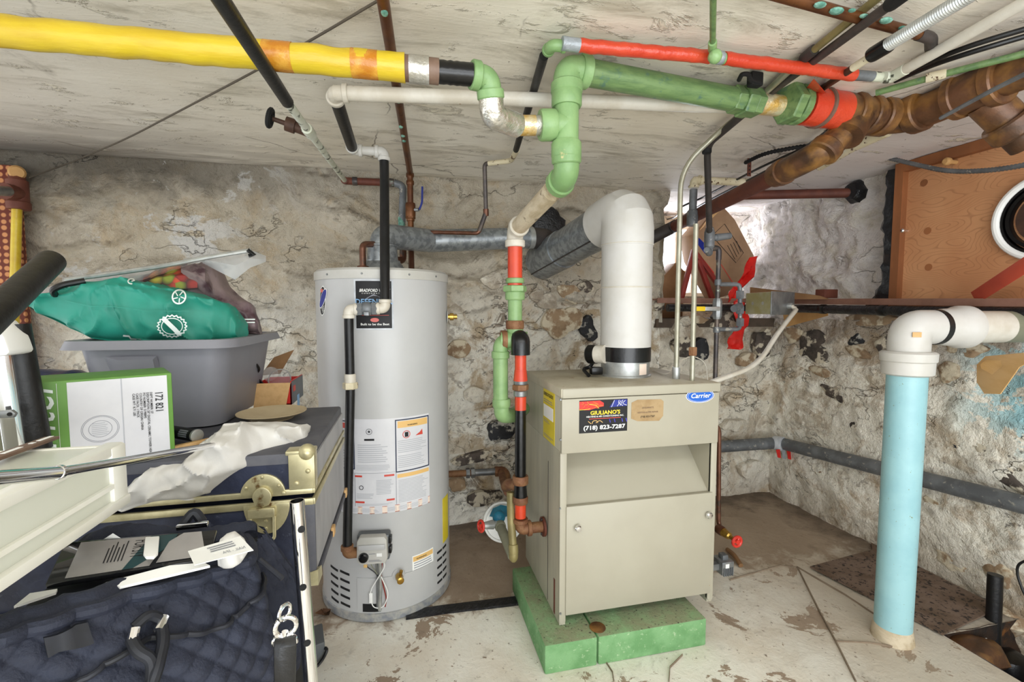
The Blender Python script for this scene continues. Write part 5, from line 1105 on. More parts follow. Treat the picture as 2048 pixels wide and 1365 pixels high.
o_ = ceil_pipe('brown_ceiling_pipe', 'thin brown pipe tight beside the white ceiling pipe in corner', 'pipe', [(1862, 112), (1895, 96), (2090, -12)], 13, 'copper_dark', 1.742, extra=lambda o, P_, r: (ring(P_[0], P_[1]-P_[0], r*1.15, .07, 'olive_conduit', 'olive_section', o)))
def cable(name, label, pts, r, m, cat='cable', ripple=0):
    o = thing(name, label, cat, tuple(pts[0])); P_ = fillet(pts, .15, 10)
    if ripple:
        L_ = [0]
        for a, b in zip(P_, P_[1:]): L_.append(L_[-1]+(b-a).length)
        N = max(8, int(L_[-1]/ripple)); Q = []; j = 0
        for i in range(N+1):
            s = L_[-1]*i/N
            while j < len(L_)-2 and L_[j+1] < s: j += 1
            Q.append(lerp(P_[j], P_[j+1], (s-L_[j])/max(L_[j+1]-L_[j], 1e-6)))
        MB().tube(Q, [r*(1.1 if i % 2 else .8) for i in range(N+1)], 10).build('sheath', m, o, sharp=80)
    else: MB().tube(P_, r, 10).build('sheath', m, o)
    return o
cable('black_cable', 'straight black cable sagging below the white ceiling pipe, the upper one', [PZ(1800, 152, 1.745), PZ(1920, 96, 1.73), PZ(2120, 38, 1.735)], .006, 'black_rubber')
cable('black_cable', 'wavy black cable just below the straight one at upper right', [PZ(1790, 162, 1.745), PZ(1870, 128, 1.735), PZ(1950, 102, 1.72), PZ(2120, 52, 1.735)], .006, 'black_rubber')
cable('black_cable', 'thin black cable hanging behind the rusty branch elbow', [PZ(1655, 262, 1.74), PZ(1580, 318, 1.735), PZ(1420, 400, 1.735), PZ(1372, 428, 1.73), PZ(1338, 452, 1.73)], .006, 'black_rubber')
cable('black_cable', 'second thin black cable looping near the grey conduit and window', [PZ(1620, 290, 1.75), PZ(1520, 335, 1.74), PZ(1400, 398, 1.74), PZ(1365, 412, 1.70), PZ(1352, 435, 1.72), PZ(1330, 440, 1.75)], .005, 'black_rubber')
ceil_pipe('green_conduit', 'thin grey green conduit with cream coupling across the corner ceiling', 'conduit', [(1752, 186), (1880, 150), (2110, 92)], 13, 'green_pipe', 1.74, fr_=.1, extra=lambda o, P_, r: ring(PZ(1872, 152, 1.74), P_[2]-P_[1], r*1.4, .04, 'cream_peel', 'coupling', o))
cable('armoured_cable', 'dark ribbed armoured cable drooping in front of the plywood panel', [PX(1716, 302, 2.02), PX(1800, 322, 2.02), PX(1900, 345, 1.98), PX(2000, 340, 1.95), PX(2110, 318, 1.92)], .0085, 'lead_grey', ripple=.006)
cable('armoured_cable', 'black ribbed armoured cable behind the rusty branch elbow', [PZ(1490, 326, 1.74), PZ(1530, 306, 1.745), PZ(1610, 292, 1.745), PZ(1660, 288, 1.75)], .008, 'black_matte', ripple=.006)
cable('grey_wire', 'loose grey wire crossing in front of the rusty pipe at right edge', [PX(1882, 236, 1.46), PX(2000, 172, 1.38), PX(2110, 120, 1.34)], .0055, 'lead_grey')
cable('string', 'thin dark string stretched from left wall corner to the ceiling top', [PY(58, 356, BY-.12), PZ(150, 322, 1.735), PZ(255, 277, 1.738), PZ(500, 148, 1.742), PZ(620, 82, 1.745), PZ(800, -25, 1.745)], .0028, 'string', 'string')
# cream speckled pipe on the ceiling behind the rusty elbow, cream elbow pipe
ceil_pipe('speckled_pipe', 'cream rust speckled pipe along the ceiling behind the rusty elbow', 'pipe', [(1640, 332), (1700, 296), (1775, 262)], 21, 'cream_peel', 1.725)
ce = thing('cream_elbow_pipe', 'cream corroded pipe with elbow turning down to a grey iron drop', 'pipe', tuple(PY(1390, 360, 1.95)))
e0, e1, e2 = PY(1525, 366, 1.93), PY(1388, 361, 1.95), PY(1384, 452, 1.95); rE = rad(e1, 15)
MB().cyl(e0, e1, rE, n=14).build('cream_tube', 'cream_peel', ce); elbow('elbow', e0, e1, e2, rE*1.05, 'cream_peel', ce, 1.3, reach=rE*2)
MB().cyl(lerp(e1, e2, .2), lerp(e1, e2, .72), rE, n=14).build('grey_drop', 'lead_grey', ce); MB().tube([lerp(e1, e2, .66), lerp(e1, e2, .7), e2], [rE*1.25, rE*1.5, rE*1.4], 16).build('drop_hub', 'lead_grey', ce)
rh = thing('rusty_wall_pipe', 'short rusty horizontal pipe ending in tar on the white wall', 'pipe', tuple(PX(1700, 386, 2.16)))
t0, t1 = PY(1478, 391, 2.18), PX(1706, 386, 2.165); MB().cyl(t0, t1, rad(lerp(t0, t1, .6), 18), n=14).build('tube', 'rust_red', rh)
tr = []; 
for s_, h_ in ((1, .0), (1.0, .02), (.7, .05), (.3, .055)): tr.append([t1+Vector((.03-h_, 0, .005)) + Vector((0, .055*s_*cos(2*pi*k/16)*(1+.3*nz((k, 2, 0), .8)), .055*s_*sin(2*pi*k/16)*(1+.3*nz((k, 9, 0), .8)))) for k in range(16)])
MB().loft(tr).build('tar_blob', 'tar', rh)
# --- grey verticals right of the flue
def vert(name, label, pts, wpx, m, cat='conduit', fr_=.05):
    o = thing(name, label, cat, tuple(pts[-1])); r = rad(pts[-1], wpx); run(pts, r, m, 'tube', o, fr_); return o, r
yv = 1.72
a = PZ(1352, 758, Bzt); ya_ = a.y
o, r = vert('bent_conduit', 'grey conduit rising from boiler top and bending along the ceiling', [PZ(1600, 122, 1.748), PZ(1490, 222, 1.742), PZ(1440, 262, 1.735), Vector((a.x, ya_, 1.62)), Vector((a.x, ya_, Bzt-.002))], 10, 'conduit', fr_=.12)
ring(Vector((a.x, ya_, Bzt+.02)), GZ, r*1.5, .045, 'galv_bright', 'connector', o)
b = PZ(1384, 762, Bzt); o, r = vert('thin_grey_pipe', 'thin grey pipe standing on boiler top beside the bent conduit', [Vector((b.x, b.y, PY(1384, 448, b.y).z)), Vector((b.x, b.y, Bzt-.002))], 10, 'conduit', 'pipe'); nut(Vector((b.x, b.y, PY(1384, 703, b.y).z)), GZ, r*1.7, .03, 'rust_union', o, 'coupling')
cable('thin_wire', 'thin pale wire looping from flue base behind the conduits', [PZ(1305, 742, Bzt+.004), PZ(1335, 752, Bzt+.005), PY(1360, 722, 1.7), PY(1385, 711, 1.7), PY(1412, 725, 1.7), PY(1415, 760, 1.72)], .002, 'white_paint', 'wire')
# black pipe with gas cocks
gk = thing('gas_supply_pipe', 'dark vertical gas pipe with bypass loop and yellow lever valve', 'gas pipe', tuple(PY(1430, 760, 1.72)))
Yg = 1.74; X_ = PY(1432, 700, Yg).x
def K(py, px=None): return Vector((X_, Yg, PY(1432, py, Yg).z)) if px is None else PY(px, py, Yg)
rk = rad(K(700), 9)
up0, up1, up2 = PZ(1510, 208, 1.735), PZ(1414, 290, 1.722), PY(1419, 470, Yg)
MB().tube(fillet([up0, up1 , up2], .05, 6), rk*1.25, 14).build('upper_tube', 'dark_iron', gk); ring(up1-GZ*.015, GZ, rk*1.7, .03, 'black_matte', 'elbow_hub', gk)
MB().tube([up2+GZ*.03, up2+GZ*.01, up2-GZ*.05, up2-GZ*.06], [rk*1.6, rk*2.2, rk*2.2, rk*1.5], 14).build('cock_body', 'lead_grey', gk)
q = PY(1460, 472, Yg); MB().tube([up2-GZ*.012, lerp(up2, q, .3)-GZ*.01, lerp(up2, q, .32)-GZ*.01, q], [rk*1.2, rk*1.2, rk*1.6, rk*1.4], 12).build('side_nipple', 'lead_grey', gk)
q2 = PY(1413, 500, Yg-.03); MB().tube([up2-GZ*.06, up2-GZ*.075, q2], [rk*1.5, rk*1.6, rk*1.2], 12).build('drip_leg', 'lead_grey', gk)
MB().tube(fillet([up2-GZ*.06, K(495), K(520)], .02, 5), rk*1.2, 12).build('offset_elbow', 'copper_grey', gk)
MB().cyl(K(512), Vector((X_, Yg, Bzt-.3)), rk, n=14).build('main_tube', 'copper_grey', gk)
for py in (565, 603, 660): ring(K(py), GZ, rk*1.4, .025, 'lead_grey', 'coupling', gk)
vb = K(618); MB().tube([vb+GZ*.045, vb+GZ*.03, vb-GZ*.03, vb-GZ*.045], [rk*1.5, rk*2, rk*2, rk*1.5], 8).build('lever_valve', 'steel_grey', gk)
lv0, lv1 = vb+Vector((-.01, -.03, 0)), PY(1384, 618, Yg-.03); 
MB().obox(lerp(lv0, lv1, .3), (lv1-lv0)*.3, Vector((0, .003, 0)), GZ*.009).build('lever_shank', 'galv_bright', gk, bevel=.002); MB().obox(lerp(lv0, lv1, .78), (lv1-lv0)*.24, Vector((0, .005, 0)), GZ*.010).build('lever_grip', 'yellow_handle', gk, bevel=.003)
l1, l2, l3, l4 = K(569), PY(1480, 569, Yg), PY(1480, 659, Yg), K(659)
MB().tube(fillet([l1, l2, l3, l4], .022, 5), rk*.95, 12).build('bypass_loop', 'lead_grey', gk)
for py in (590, 620, 645): nut(PY(1480, py, Yg), GZ, rk*1.7, .035, 'lead_grey', gk)
mb = MB(); mb.cyl(PY(1480, 612, Yg), PY(1468, 618, Yg-.03), rk*1.6, n=10); mb.build('cock_outlet', 'lead_grey', gk)
# junction box and flexible conduit
jb = thing('junction_box', 'yellowish zinc steel junction box mounted against the ledge rail', 'junction box', tuple(PY(1530, 608, 1.85)))
jc, jl, jr = PY(1541, 606, 1.70), PY(1491, 610, 1.86), PY(1587, 606, 1.79)
jt, jd = PY(1541, 584, 1.70).z, PY(1541, 629, 1.70).z
fpz = [Vector((p.x, p.y, jd)) for p in (jc, jr, jl+jr-jc, jl)]
MB().prism(fpz, (0, 0, jt-jd)).build('case', 'zinc_yellow', jb, bevel=.003)
e_u = (fpz[1]-fpz[0]).normalized(); e_n = Vector((e_u.y, -e_u.x, 0)); wj = (fpz[1]-fpz[0]).length; jm = (fpz[0]+fpz[1])/2 + GZ*(jt-jd)/2
MB().obox(jm+e_n*.002, e_u*wj/2, e_n*.003, GZ*((jt-jd)/2+.003)).build('cover_plate', 'steel_grey', jb, bevel=.0025)
e_l = (fpz[3]-fpz[0]).normalized(); e_m = Vector((-e_l.y, e_l.x, 0)); e_m = e_m if e_m.y < 0 else -e_m
for a_ in (.3, .7): q = lerp(fpz[0], fpz[3], a_)+GZ*(jt-jd)*.5; MB().lathe(q, e_m, [(0, .008), (.0015, .0075)], 14).build('knockout', 'galv_bright', jb)
pc = jm + e_n*.006 + e_u*wj*.2 - GZ*.012; ring(pc+e_n*.008, e_n, .014, .02, 'galv_bright', 'connector', jb)
fl_end = PY(1440, 768, Byf+.05)
fc = cable('flexible_conduit', 'white ribbed flexible conduit curving from junction box to boiler top', [pc+e_n*.012, pc+e_n*.035-GZ*.015, PY(1556, 665, 1.64), PY(1515, 732, 1.54), Vector((Bx1+.004, 1.43, Bzt-.016))], .0095, 'white_paint', 'conduit', ripple=.006)
# red ribbon hanging
rbn = thing('red_ribbon', 'shiny red plastic ribbon hanging behind the gas pipe loop', 'ribbon', tuple(PY(1475, 690, 2.2)))
def sheet(mb, st, y, th=.012, amp=.012, sd=1):
    rings = []
    for i, (xa, ya, xb, yb_) in enumerate(st):
        r = []
        for k in range(7):
            s = k/6; p = PY(xa+(xb-xa)*s, ya+(yb_-ya)*s, y); p.y += amp*nz((i*.9, k*.5, sd), 1)+.012*sin(s*pi*2+i); r.append(p)
        rings.append(r + [q_+Vector((0, .003, 0)) for q_ in r[::-1]])
    return mb.loft(rings)
sheet(MB(), interp([(1500, 515, 1516, 512), (1488, 545, 1512, 540), (1470, 570, 1500, 562), (1458, 590, 1480, 585), (1455, 605, 1476, 605)], 3), 2.262).build('upper_tail', 'red_plastic', rbn)
sheet(MB(), interp([(1468, 605, 1490, 605), (1472, 640, 1500, 635), (1470, 660, 1488, 660), (1456, 685, 1488, 690), (1453, 698, 1480, 700)], 3), 2.235).build('lower_tail', 'red_plastic', rbn)
# grey insulated pipe along the walls
gi = thing('grey_insulated_pipe', 'grey foam insulated pipe low around the corner of the stone walls', 'pipe', tuple(PY(1560, 890, BY-.06)))
i0, i1, i2 = PY(1425, 895, BY-.06), PY(1558, 886, BY-.08), PX(2110, 1026, RX-.06); rI = rad(i1, 23)
MB().tube(fillet([i0, i1, i2, i2+(i2-i1).normalized()*.5], .05, 6), rI, 18).build('foam_sleeve', 'lead_grey', gi)
tc = i1 + ((i0-i1).normalized()+(i2-i1).normalized())*.018; ring(tc, i2-i0, rI*1.25, .055, 'badge_silver', 'tape_wrap', gi)
for dx, m_, s_ in ((-.03, 'red', 1), (.0, 'grey_tape', 1.2), (.03, 'red', 1.3)):
    p = tc+Vector((dx*1.2, -rI*1.0, -rI*.7)); MB().prism([p+Vector((-.012, 0, 0)), p+Vector((.014, 0, 0)), p+Vector((.018, -.006, -.05*s_)), p+Vector((-.004, -.006, -.045*s_))], (0, .002, 0)).build('tape_tail', m_, gi)
# blue soil pipe
bx, by = 1.615, 1.18; rB = .0545
bp = thing('blue_soil_pipe', 'pale blue vertical soil pipe with white hub and elbow at right', 'pipe', (bx, by, 0))
d_ = sqrt(bx*bx+by*by)
def bz(py): 
    d = ray(1826, py); return H + d.z * (bx*d.x+by*d.y)/(d.x**2+d.y**2)
MB().lathe((bx, by, 0), (0, 0, 1), [(.0, rB*.97), (bz(745), rB)], 40).build('blue_riser', 'blue_pipe', bp)
MB().lathe((bx, by, 0), (0, 0, 1), [(-.003, rB*1.12), (.006, rB*1.1), (.04, rB*1.005), (.05, rB*.9)], 40).build('base_patch', 'tan_plaster', bp)
zh0, zh1, zm = bz(752), bz(703), bz(722)
MB().lathe((bx, by, zh0), (0, 0, 1), [(0, rB*1.05), (.006, rB*1.28), (zm-zh0-.004, rB*1.3), (zm-zh0, rB*1.38), (zh1-zh0-.006, rB*1.4), (zh1-zh0, rB*1.25), (zh1-zh0, rB*.9)], 40).build('hub', 'white_flue', bp)
zk = bz(655); C_ = Vector((bx, by, zk)); dE = Vector((1, -.12, .0)).normalized()
MB().tube(fillet([Vector((bx, by, zh1-.01)), C_, C_+dE*.1], .09, 10), rB*1.04, 32).build('elbow', 'white_flue', bp)
MB().tube([C_+dE*.082, C_+dE*.1], rB*1.08, 32).build('black_gasket', 'black_rubber', bp)
MB().lathe(C_+dE*.1, dE, [(0, rB*1.06), (.02, rB*1.12), (.06, rB*1.16), (.075, rB*1.3), (.105, rB*1.3), (.11, rB*1.0)], 36).build('side_hub', 'white_flue', bp)
MB().cyl(C_+dE*.19, C_+dE*.34, rB*.98, n=32).build('side_pipe_white', 'white_paint', bp); MB().cyl(C_+dE*.33, C_+dE*.58, rB*.975, n=32).build('side_pipe_green', 'olive_grey', bp)
pt = PX(1800, 672, bx-.045); MB().obox(cyl_map(bx, by, rB*1.05)(-.035, zk-.022, .001), Vector((.01, -.006, 0)), Vector((.004, .008, 0))*.1, GZ*.008).build('paper_patch', 'card_light', bp)
# tan cardboard corner at right edge
tpn = tag(MB().prism([PX(1970, 713, 1.42), PX(1953, 730, 1.43), PX(1953, 765, 1.43), PX(1968, 788, 1.42), PX(2000, 789, 1.36), PX(2038, 735, 1.3), PX(2110, 700, 1.22)], Vector((.004, .0, 0))).build('cardboard_flap', 'tan_panel', None, bevel=.001), 'tan cardboard flap sticking in at the right edge below white elbow', 'cardboard')
# right of boiler: drain cock, copper riser, zone valve
dcx = thing('boiler_drain_valve', 'copper drain line with red wheel valve beside the boiler right side', 'valve', tuple(PY(1440, 1060, 1.55)))
r0, r1 = PY(1437, 890, 1.62), PY(1437, 1050, 1.62); run([Vector((Bx1-.005, 1.62, r0.z+.08)), r0+GZ*.08, r1, PY(1450, 1068, 1.58)], .009, 'copper', 'tube', dcx)
a, b = PY(1437, 1058, 1.6), PY(1474, 1084, 1.5); MB().tube([a, lerp(a, b, .25), lerp(a, b, .3), lerp(a, b, .6), lerp(a, b, .65), b], [.014, .015, .018, .014, .009, .006], 14).build('valve_body', 'brass', dcx); ring(lerp(a, b, .12), b-a, .02, .03, 'copper', 'coupling', dcx)
wheel(MB(), b, b-a+Vector((0, -.08, 0)), .019, .006).build('valve_wheel', 'valve_red', dcx)
zv = thing('zone_valve', 'grey finned transformer box low on the boiler right side', 'transformer', tuple(PY(1440, 1125, 1.55)))
c = PY(1446, 1130, 1.5)
MB().box(Bx1-.004, c.x, c.y-.012, c.y+.012, c.z-.012, c.z+.012).build('bracket', 'steel_grey', zv); MB().obox(c, Vector((.026, 0, 0)), Vector((0, .03, 0)), GZ*.026).build('case', 'steel_grey', zv, bevel=.003)
for k in range(5): MB().obox(c+Vector((-.018+.009*k, -.031, -.012)), Vector((.002, 0, 0)), Vector((0, .003, 0)), GZ*.016).build('fin', 'lead_grey', zv)
MB().obox(c+Vector((-.006, -.032, .012)), Vector((.008, 0, 0)), Vector((0, .001, 0)), GZ*.008).build('paper_tag', 'white', zv); MB().obox(c+GZ*.034, Vector((.012, 0, 0)), Vector((0, .014, 0)), GZ*.01).build('terminal', 'lead_grey', zv, bevel=.002)
a, b = PZ(1455, 1100, .01), PZ(1482, 1132, .01); tag(MB().tube(fillet([a, lerp(a, b, .5)+GZ*.012, b], .03, 5), .010, 8).build('curled_strip', 'card_dark', None), 'curled brown strip on the floor behind the finned transformer', 'strip')

hs = thing('hanger_strap', 'perforated rusty hanger strap under the ceiling behind the bent conduit', 'strap', tuple(PZ(1498, 318, CZ)))
q = PZ(1499, 318, CZ-.002); MB().obox(q-GZ*.035, Vector((.009, 0, 0)), Vector((0, .0012, 0)), GZ*.037).build('strap', 'rust_red', hs)
for k in range(4): MB().lathe(q-GZ*(.014+.016*k)-Vector((0, .0013, 0)), (0, -1, 0), [(0, .0035), (.0006, .0035)], 10).build('hole', 'black_matte', hs)
ph_ = thing('pipe_hanger', 'black iron pipe hanger clamp on the ceiling above the green union', 'hanger', tuple(PZ(1495, 160, 1.74)))
MB().tube(fillet([PZ(1478, 160, 1.742), PZ(1484, 148, 1.742), PZ(1498, 148, 1.742), PZ(1500, 160, 1.735), PZ(1520, 166, 1.735)], .01, 4), .006, 8).build('hook', 'black_matte', ph_); MB().obox(PZ(1510, 160, 1.745), Vector((.018, 0, 0)), Vector((0, .012, 0)), GZ*.018).build('block', 'black_matte', ph_, bevel=.004)
# ================================================================== LEFT SIDE
# dotted red board in the corner, yellow wrapped riser with rusty tee
p0 = PY(-60, 620, 2.29); p1 = PY(42, 335, 2.29)
tag(MB().box(p0.x-.1, p1.x, 2.262, 2.29, .2, p1.z).build('dotted_board', 'dotted_brick', None, bevel=.003), 'red brown dotted board behind the yellow wrapped riser at left edge', 'board')
yr = thing('yellow_wrapped_riser', 'narrow vertical yellow wrapped pipe with rusty tee at left edge', 'pipe', tuple(PY(26, 740, 2.2)))
y0, y1 = PY(24, 800, 2.2), PY(34, 412, 2.2); rr_ = rad(y1, 16)
MB().tube([lerp(y0, y1, i/20) for i in range(21)], [rr_*(1+.06*nz((i, 2, 1), .7)) for i in range(21)], 14).build('plastic_wrap', 'yellow_wrap', yr)
MB().tube([lerp(y0, y1, .28), lerp(y0, y1, .32)], rr_*1.08, 14).build('tape_band', 'amber_tape', yr)
tt = PY(36, 388, 2.2); 
mb = MB(); mb.tube([y1-GZ*.01, tt-GZ*.03, tt+GZ*.05], [rr_*1.5, rr_*2.1, rr_*2.1], 14); mb.tube([tt, PY(8, 382, 2.12)], rr_*1.9, 14); mb.build('rusty_tee', 'rust_red', yr)
ring(tt-GZ*.045, GZ, rr_*2.3, .03, 'rust_red', 'tee_hub', yr)
MB().cyl(PY(18, 383, 2.13), PY(-30, 380, 1.95), rr_*1.15, n=14).build('grey_nipple', 'steel_grey', yr)
kc_ = PY(34, 345, 2.2); kd = (CAM-kc_).normalized(); mb = MB(); mb.lathe(kc_-kd*.02, kd, [(-.02, .018), (0, .024), (.02, .026), (.03, .02), (.032, .004)], 18); mb.build('cleanout_cap', 'card_brown', yr)
MB().tube([tt+GZ*.03, kc_-kd*.03], rr_*1.6, 12).build('riser_top', 'rust_red', yr)
# tubular black frame at far left
tf = thing('tubular_frame', 'black tubular equipment frame with padded handlebar at the left edge', 'frame', tuple(PY(20, 760, .9)))
h0, h1 = PY(104, 522, .80), PY(-60, 676, .62); rH = rad(h0, 46)
hd = (h1-h0).normalized(); MB().tube([h0+hd*-.002, h0, h0+hd*.006, h1], [rH*.86, rH*.97, rH, rH*1.02], 24).build('foam_handlebar', 'black_rubber', tf)
MB().lathe(h0-hd*.003, -hd, [(0, rH*.8), (.001, rH*.7)], 24).build('end_cap', 'black_plastic', tf)
f0, f1 = PY(-4, 650, .9), PY(34, 905, .9); rF2 = rad(f0, 44)
MB().tube([f0, lerp(f0, f1, .3), f1], rF2, 20).build('steel_post', 'chrome', tf); MB().tube([f0+Vector((.016, .012, 0)), f1+Vector((.022, .012, 0))], rF2*.98, 20).build('black_post', 'black_rubber', tf)
MB().prism([PY(-20, 640, .86), PY(8, 675, .86), PY(19, 705, .86), PY(12, 712, .86), PY(-20, 715, .86)], (0, .05, 0)).build('white_housing', 'white', tf, bevel=.004)
bq = PY(16, 830, .855); MB().prism([PY(-20, 824, .855), PY(22, 821, .855), PY(31, 828, .855), PY(26, 836, .855), PY(-20, 838, .855)], (0, .006, 0)).build('bracket', 'steel_grey', tf, bevel=.001); MB().cyl(PY(19, 829, .8545), PY(19, 829, .853), .003, n=12).build('bracket_bolt', 'black_matte', tf)
# dark support crate under the trunk, trunk
crt = tag(MB().box(-.99, -.30, 1.1, 1.46, 0, .55).build('dark_crate', 'black_matte', None, bevel=.004), 'dark crate in shadow carrying the blue trunk', 'crate')
TX0, TX1, TY0, TY1, TZ0, TZ1, TZ2 = -.99, -.192, 1.0, 1.47, .551, .742, .83
tk = thing('footlocker_trunk', 'dark blue footlocker trunk with brass latches and corners beside the water heater', 'trunk', (-.6, 1.23, TZ0))
MB().box(TX0, TX1-.004, TY0, TY1, TZ0, TZ1-.014).build('body', 'trunk_navy', tk, bevel=.004)
MB().box(TX0, TX1-.004, TY0, TY1, TZ1+.006, TZ2).build('lid', 'trunk_grey', tk, bevel=.006)
MB().box(TX1-.006, TX1, TY0+.012, TY1-.006, TZ0+.02, TZ1-.016).build('side_panel', 'trunk_side', tk); MB().box(TX1-.006, TX1, TY0+.012, TY1-.006, TZ1+.012, TZ2-.02).build('side_panel', 'trunk_side', tk)
MB().box(TX0+.01, TX1-.02, TY0-.001, TY0+.002, TZ1+.014, TZ2-.022).build('lid_front', 'trunk_navy', tk)
for z0, z1 in ((TZ1-.022, TZ1-.008), (TZ1+.002, TZ1+.014)):
    MB().box(TX0, TX1, TY0-.005, TY0+.002, z0, z1).build('brass_edge', 'brass_pale', tk, bevel=.0015); MB().box(TX1-.003, TX1+.004, TY0-.004, TY1, z0, z1).build('brass_edge', 'brass_pale', tk, bevel=.0015)
MB().box(TX1-.004, TX1+.005, TY0, TY1, TZ0, TZ0+.014).build('bottom_edge', 'trunk_grey', tk, bevel=.002); MB().box(TX0, TX1, TY0-.004, TY0, TZ0, TZ0+.014).build('bottom_edge', 'trunk_grey', tk, bevel=.002)
MB().box(TX1-.03, TX1+.003, TY0-.004, TY0+.002, TZ0+.01, TZ1-.02).build('corner_binding', 'trunk_grey', tk, bevel=.002)
# brass corners
cr_ = MB(); cr_.box(TX1-.045, TX1+.004, TY0-.006, TY0, TZ1+.012, TZ2-.0); cr_.box(TX1-.05, TX1+.005, TY0-.006, TY0+.03, TZ2-.004, TZ2+.005); cr_.box(TX1, TX1+.005, TY0-.006, TY0+.025, TZ1+.012, TZ2)
cb_ = cr_.build('brass_corner', 'brass_pale', tk, bevel=.002); MB().ball((TX1-.01, TY0+.002, TZ2), .017, 14).build('corner_ball', 'brass_pale', cb_)
for x, z in ((TX1-.03, TZ1+.026), (TX1-.008, TZ1+.05), (TX1-.055, TZ1+.008)): MB().ball((x, TY0-.006, z), .005, 8, (1, .6, 1)).build('rivet', 'brass_pale', cb_)
MB().add([(TX1+.006, TY0-.006, TZ0-.004), (TX1-.03, TY0-.006, TZ0-.004), (TX1-.03, TY0-.006, TZ0+.02), (TX1+.006, TY0-.006, TZ0+.03), (TX1+.007, TY0+.035, TZ0-.004), (TX1+.007, TY0+.03, TZ0+.02)], [(0,1,2,3), (0,3,5,4), (0,4,1), (1,4,5,2), (2,5,3)]).build('bottom_corner', 'brass_pale', tk)
for y in (TY0+.2, TY1-.02): MB().box(TX1, TX1+.008, y, y+.025, TZ0-.002, TZ0+.022).build('edge_clamp', 'card_light', tk, bevel=.002)
# big centre latch
lx = PY(528, 1000, TY0).x; mb = MB(); n = 20
mb.prism([(lx+.042*cos(pi*k/n), TY0-.006, TZ1+.006+.044*sin(pi*k/n)) for k in range(n+1)], (0, .006, 0)); lt = mb.build('latch_plate', 'brass_pale', tk, bevel=.0015)
MB().prism([(lx+.018*cos(pi*k/n), TY0-.014, TZ1+.004+.022*sin(pi*k/n)) for k in range(n+1)] + [(lx-.013, TY0-.014, TZ1-.011), (lx, TY0-.014, TZ1-.016), (lx+.013, TY0-.014, TZ1-.011)], (0, .01, 0)).build('hasp', 'brass_pale', lt, bevel=.002)
for k in (.15, .5, .85): MB().ball((lx+.034*cos(pi*k), TY0-.007, TZ1+.008+.036*sin(pi*k)), .0036, 8, (1, .6, 1)).build('rivet', 'brass_pale', lt)
mb = MB(); mb.prism([(lx+.043*cos(pi+pi*k/n)+.006, TY0-.006, TZ1-.012+.062*sin(pi+pi*k/n)) for k in range(n+1)], (0, .006, 0)); lp = mb.build('lock_plate', 'brass_pale', tk, bevel=.0015)
MB().box(lx-.026, lx+.024, TY0-.018, TY0-.004, TZ1-.036, TZ1-.016).build('latch_block', 'brass_pale', lp, bevel=.003)
MB().tube(fillet([(lx-.022, TY0-.014, TZ1-.034), (lx-.022, TY0-.018, TZ1-.082), (lx+.022, TY0-.018, TZ1-.082), (lx+.022, TY0-.014, TZ1-.034)], .01, 5), .0033, 10).build('pull_loop', 'brass_pale', lp)
for z in (-.046, -.062): MB().ball((lx+.004, TY0-.007, TZ1+z), .0036, 8, (1, .6, 1)).build('rivet', 'brass_pale', lp)
# small leaf and grey device on the floor
dv = thing('power_adapter', 'grey boxy electronic device with cable on the floor behind chrome post', 'device', tuple(PZ(640, 1300, 0)))
q = PZ(622, 1285, .05); MB().obox((q.x-.02, q.y, .035), (.055, .02, 0), (-.012, .05, 0), (0, 0, .03)).build('case', 'grey_device', dv, bevel=.005)
MB().tube(fillet([(q.x+.03, q.y-.01, .03), (q.x+.06, q.y-.04, .05), (q.x+.035, q.y-.05, .008), (q.x+.0, q.y-.08, .006)], .03, 5), .005, 8).build('cord', 'black_rubber', dv)
lf = PZ(645, 1232, .0); tag(MB().loft([[lf+Vector((.03*cos(2*pi*k/10)*s, .018*sin(2*pi*k/10)*s, h+.008*cos(k))) for k in range(10)] for s, h in ((1, .012), (.6, .016), (.05, .02))]).build('dry_leaf', 'rust', None), 'crumpled brown dry leaf on the floor left of the water heater', 'leaf')
# ---- storage bin
bn = thing('storage_bin', 'grey plastic storage bin with wide rim standing on the trunk', 'bin', (-.58, 1.44, TZ2))
def rrect(cx, cy, hx, hy, r, z, n=6):
    out = []
    for i, (sx, sy) in enumerate(((1, 1), (-1, 1), (-1, -1), (1, -1))):
        for k in range(n+1): a = pi/2*(i + k/n); out.append(Vector((cx+sx*(hx-r)+r*cos(a), cy+sy*(hy-r)+r*sin(a), z)))
    return out
BC = (-.582, 1.437); bt_, bb_ = 1.052, TZ2
def lv_(t, e=0): return rrect(BC[0], BC[1], .128+.032*t+e, .175+.032*t+e, .05, bb_+(bt_-bb_)*t)
MB().loft([lv_(0, -.03), lv_(.02), lv_(.5), lv_(.9), lv_(.9, -.006), lv_(.05, -.006), lv_(.05, -.05)]).build('tub', 'bin_grey', bn, sharp=50)
MB().loft([rrect(*BC, .157, .204, .05, bt_-.022), rrect(*BC, .185, .232, .055, bt_-.02), rrect(*BC, .178, .226, .055, bt_), rrect(*BC, .155, .203, .05, bt_), rrect(*BC, .150, .198, .05, bt_-.02)]).build('rim', 'bin_grey', bn, sharp=50)
hx0, hx1 = PY(212, 712, 1.232).x, PY(315, 712, 1.232).x; hz0, hz1 = PY(260, 780, 1.232).z, PY(260, 713, 1.232).z
fy0 = BC[1]-.175-.03
mb = MB(); mb.add([(hx0, fy0-.004, hz1), (hx1, fy0-.004, hz1), (hx1, fy0+.03, hz0), (hx0, fy0+.03, hz0), (hx0+.03, fy0-.013, hz1-.008), (hx1-.004, fy0-.013, hz1-.008), (hx1-.004, fy0+.008, hz0), (hx0+.03, fy0+.008, hz0)], [(4,5,6,7), (0,4,7,3), (0,1,5,4), (1,2,6,5), (3,7,6,2), (0,3,2,1)]); mb.build('handle_panel', 'bin_grey', bn)
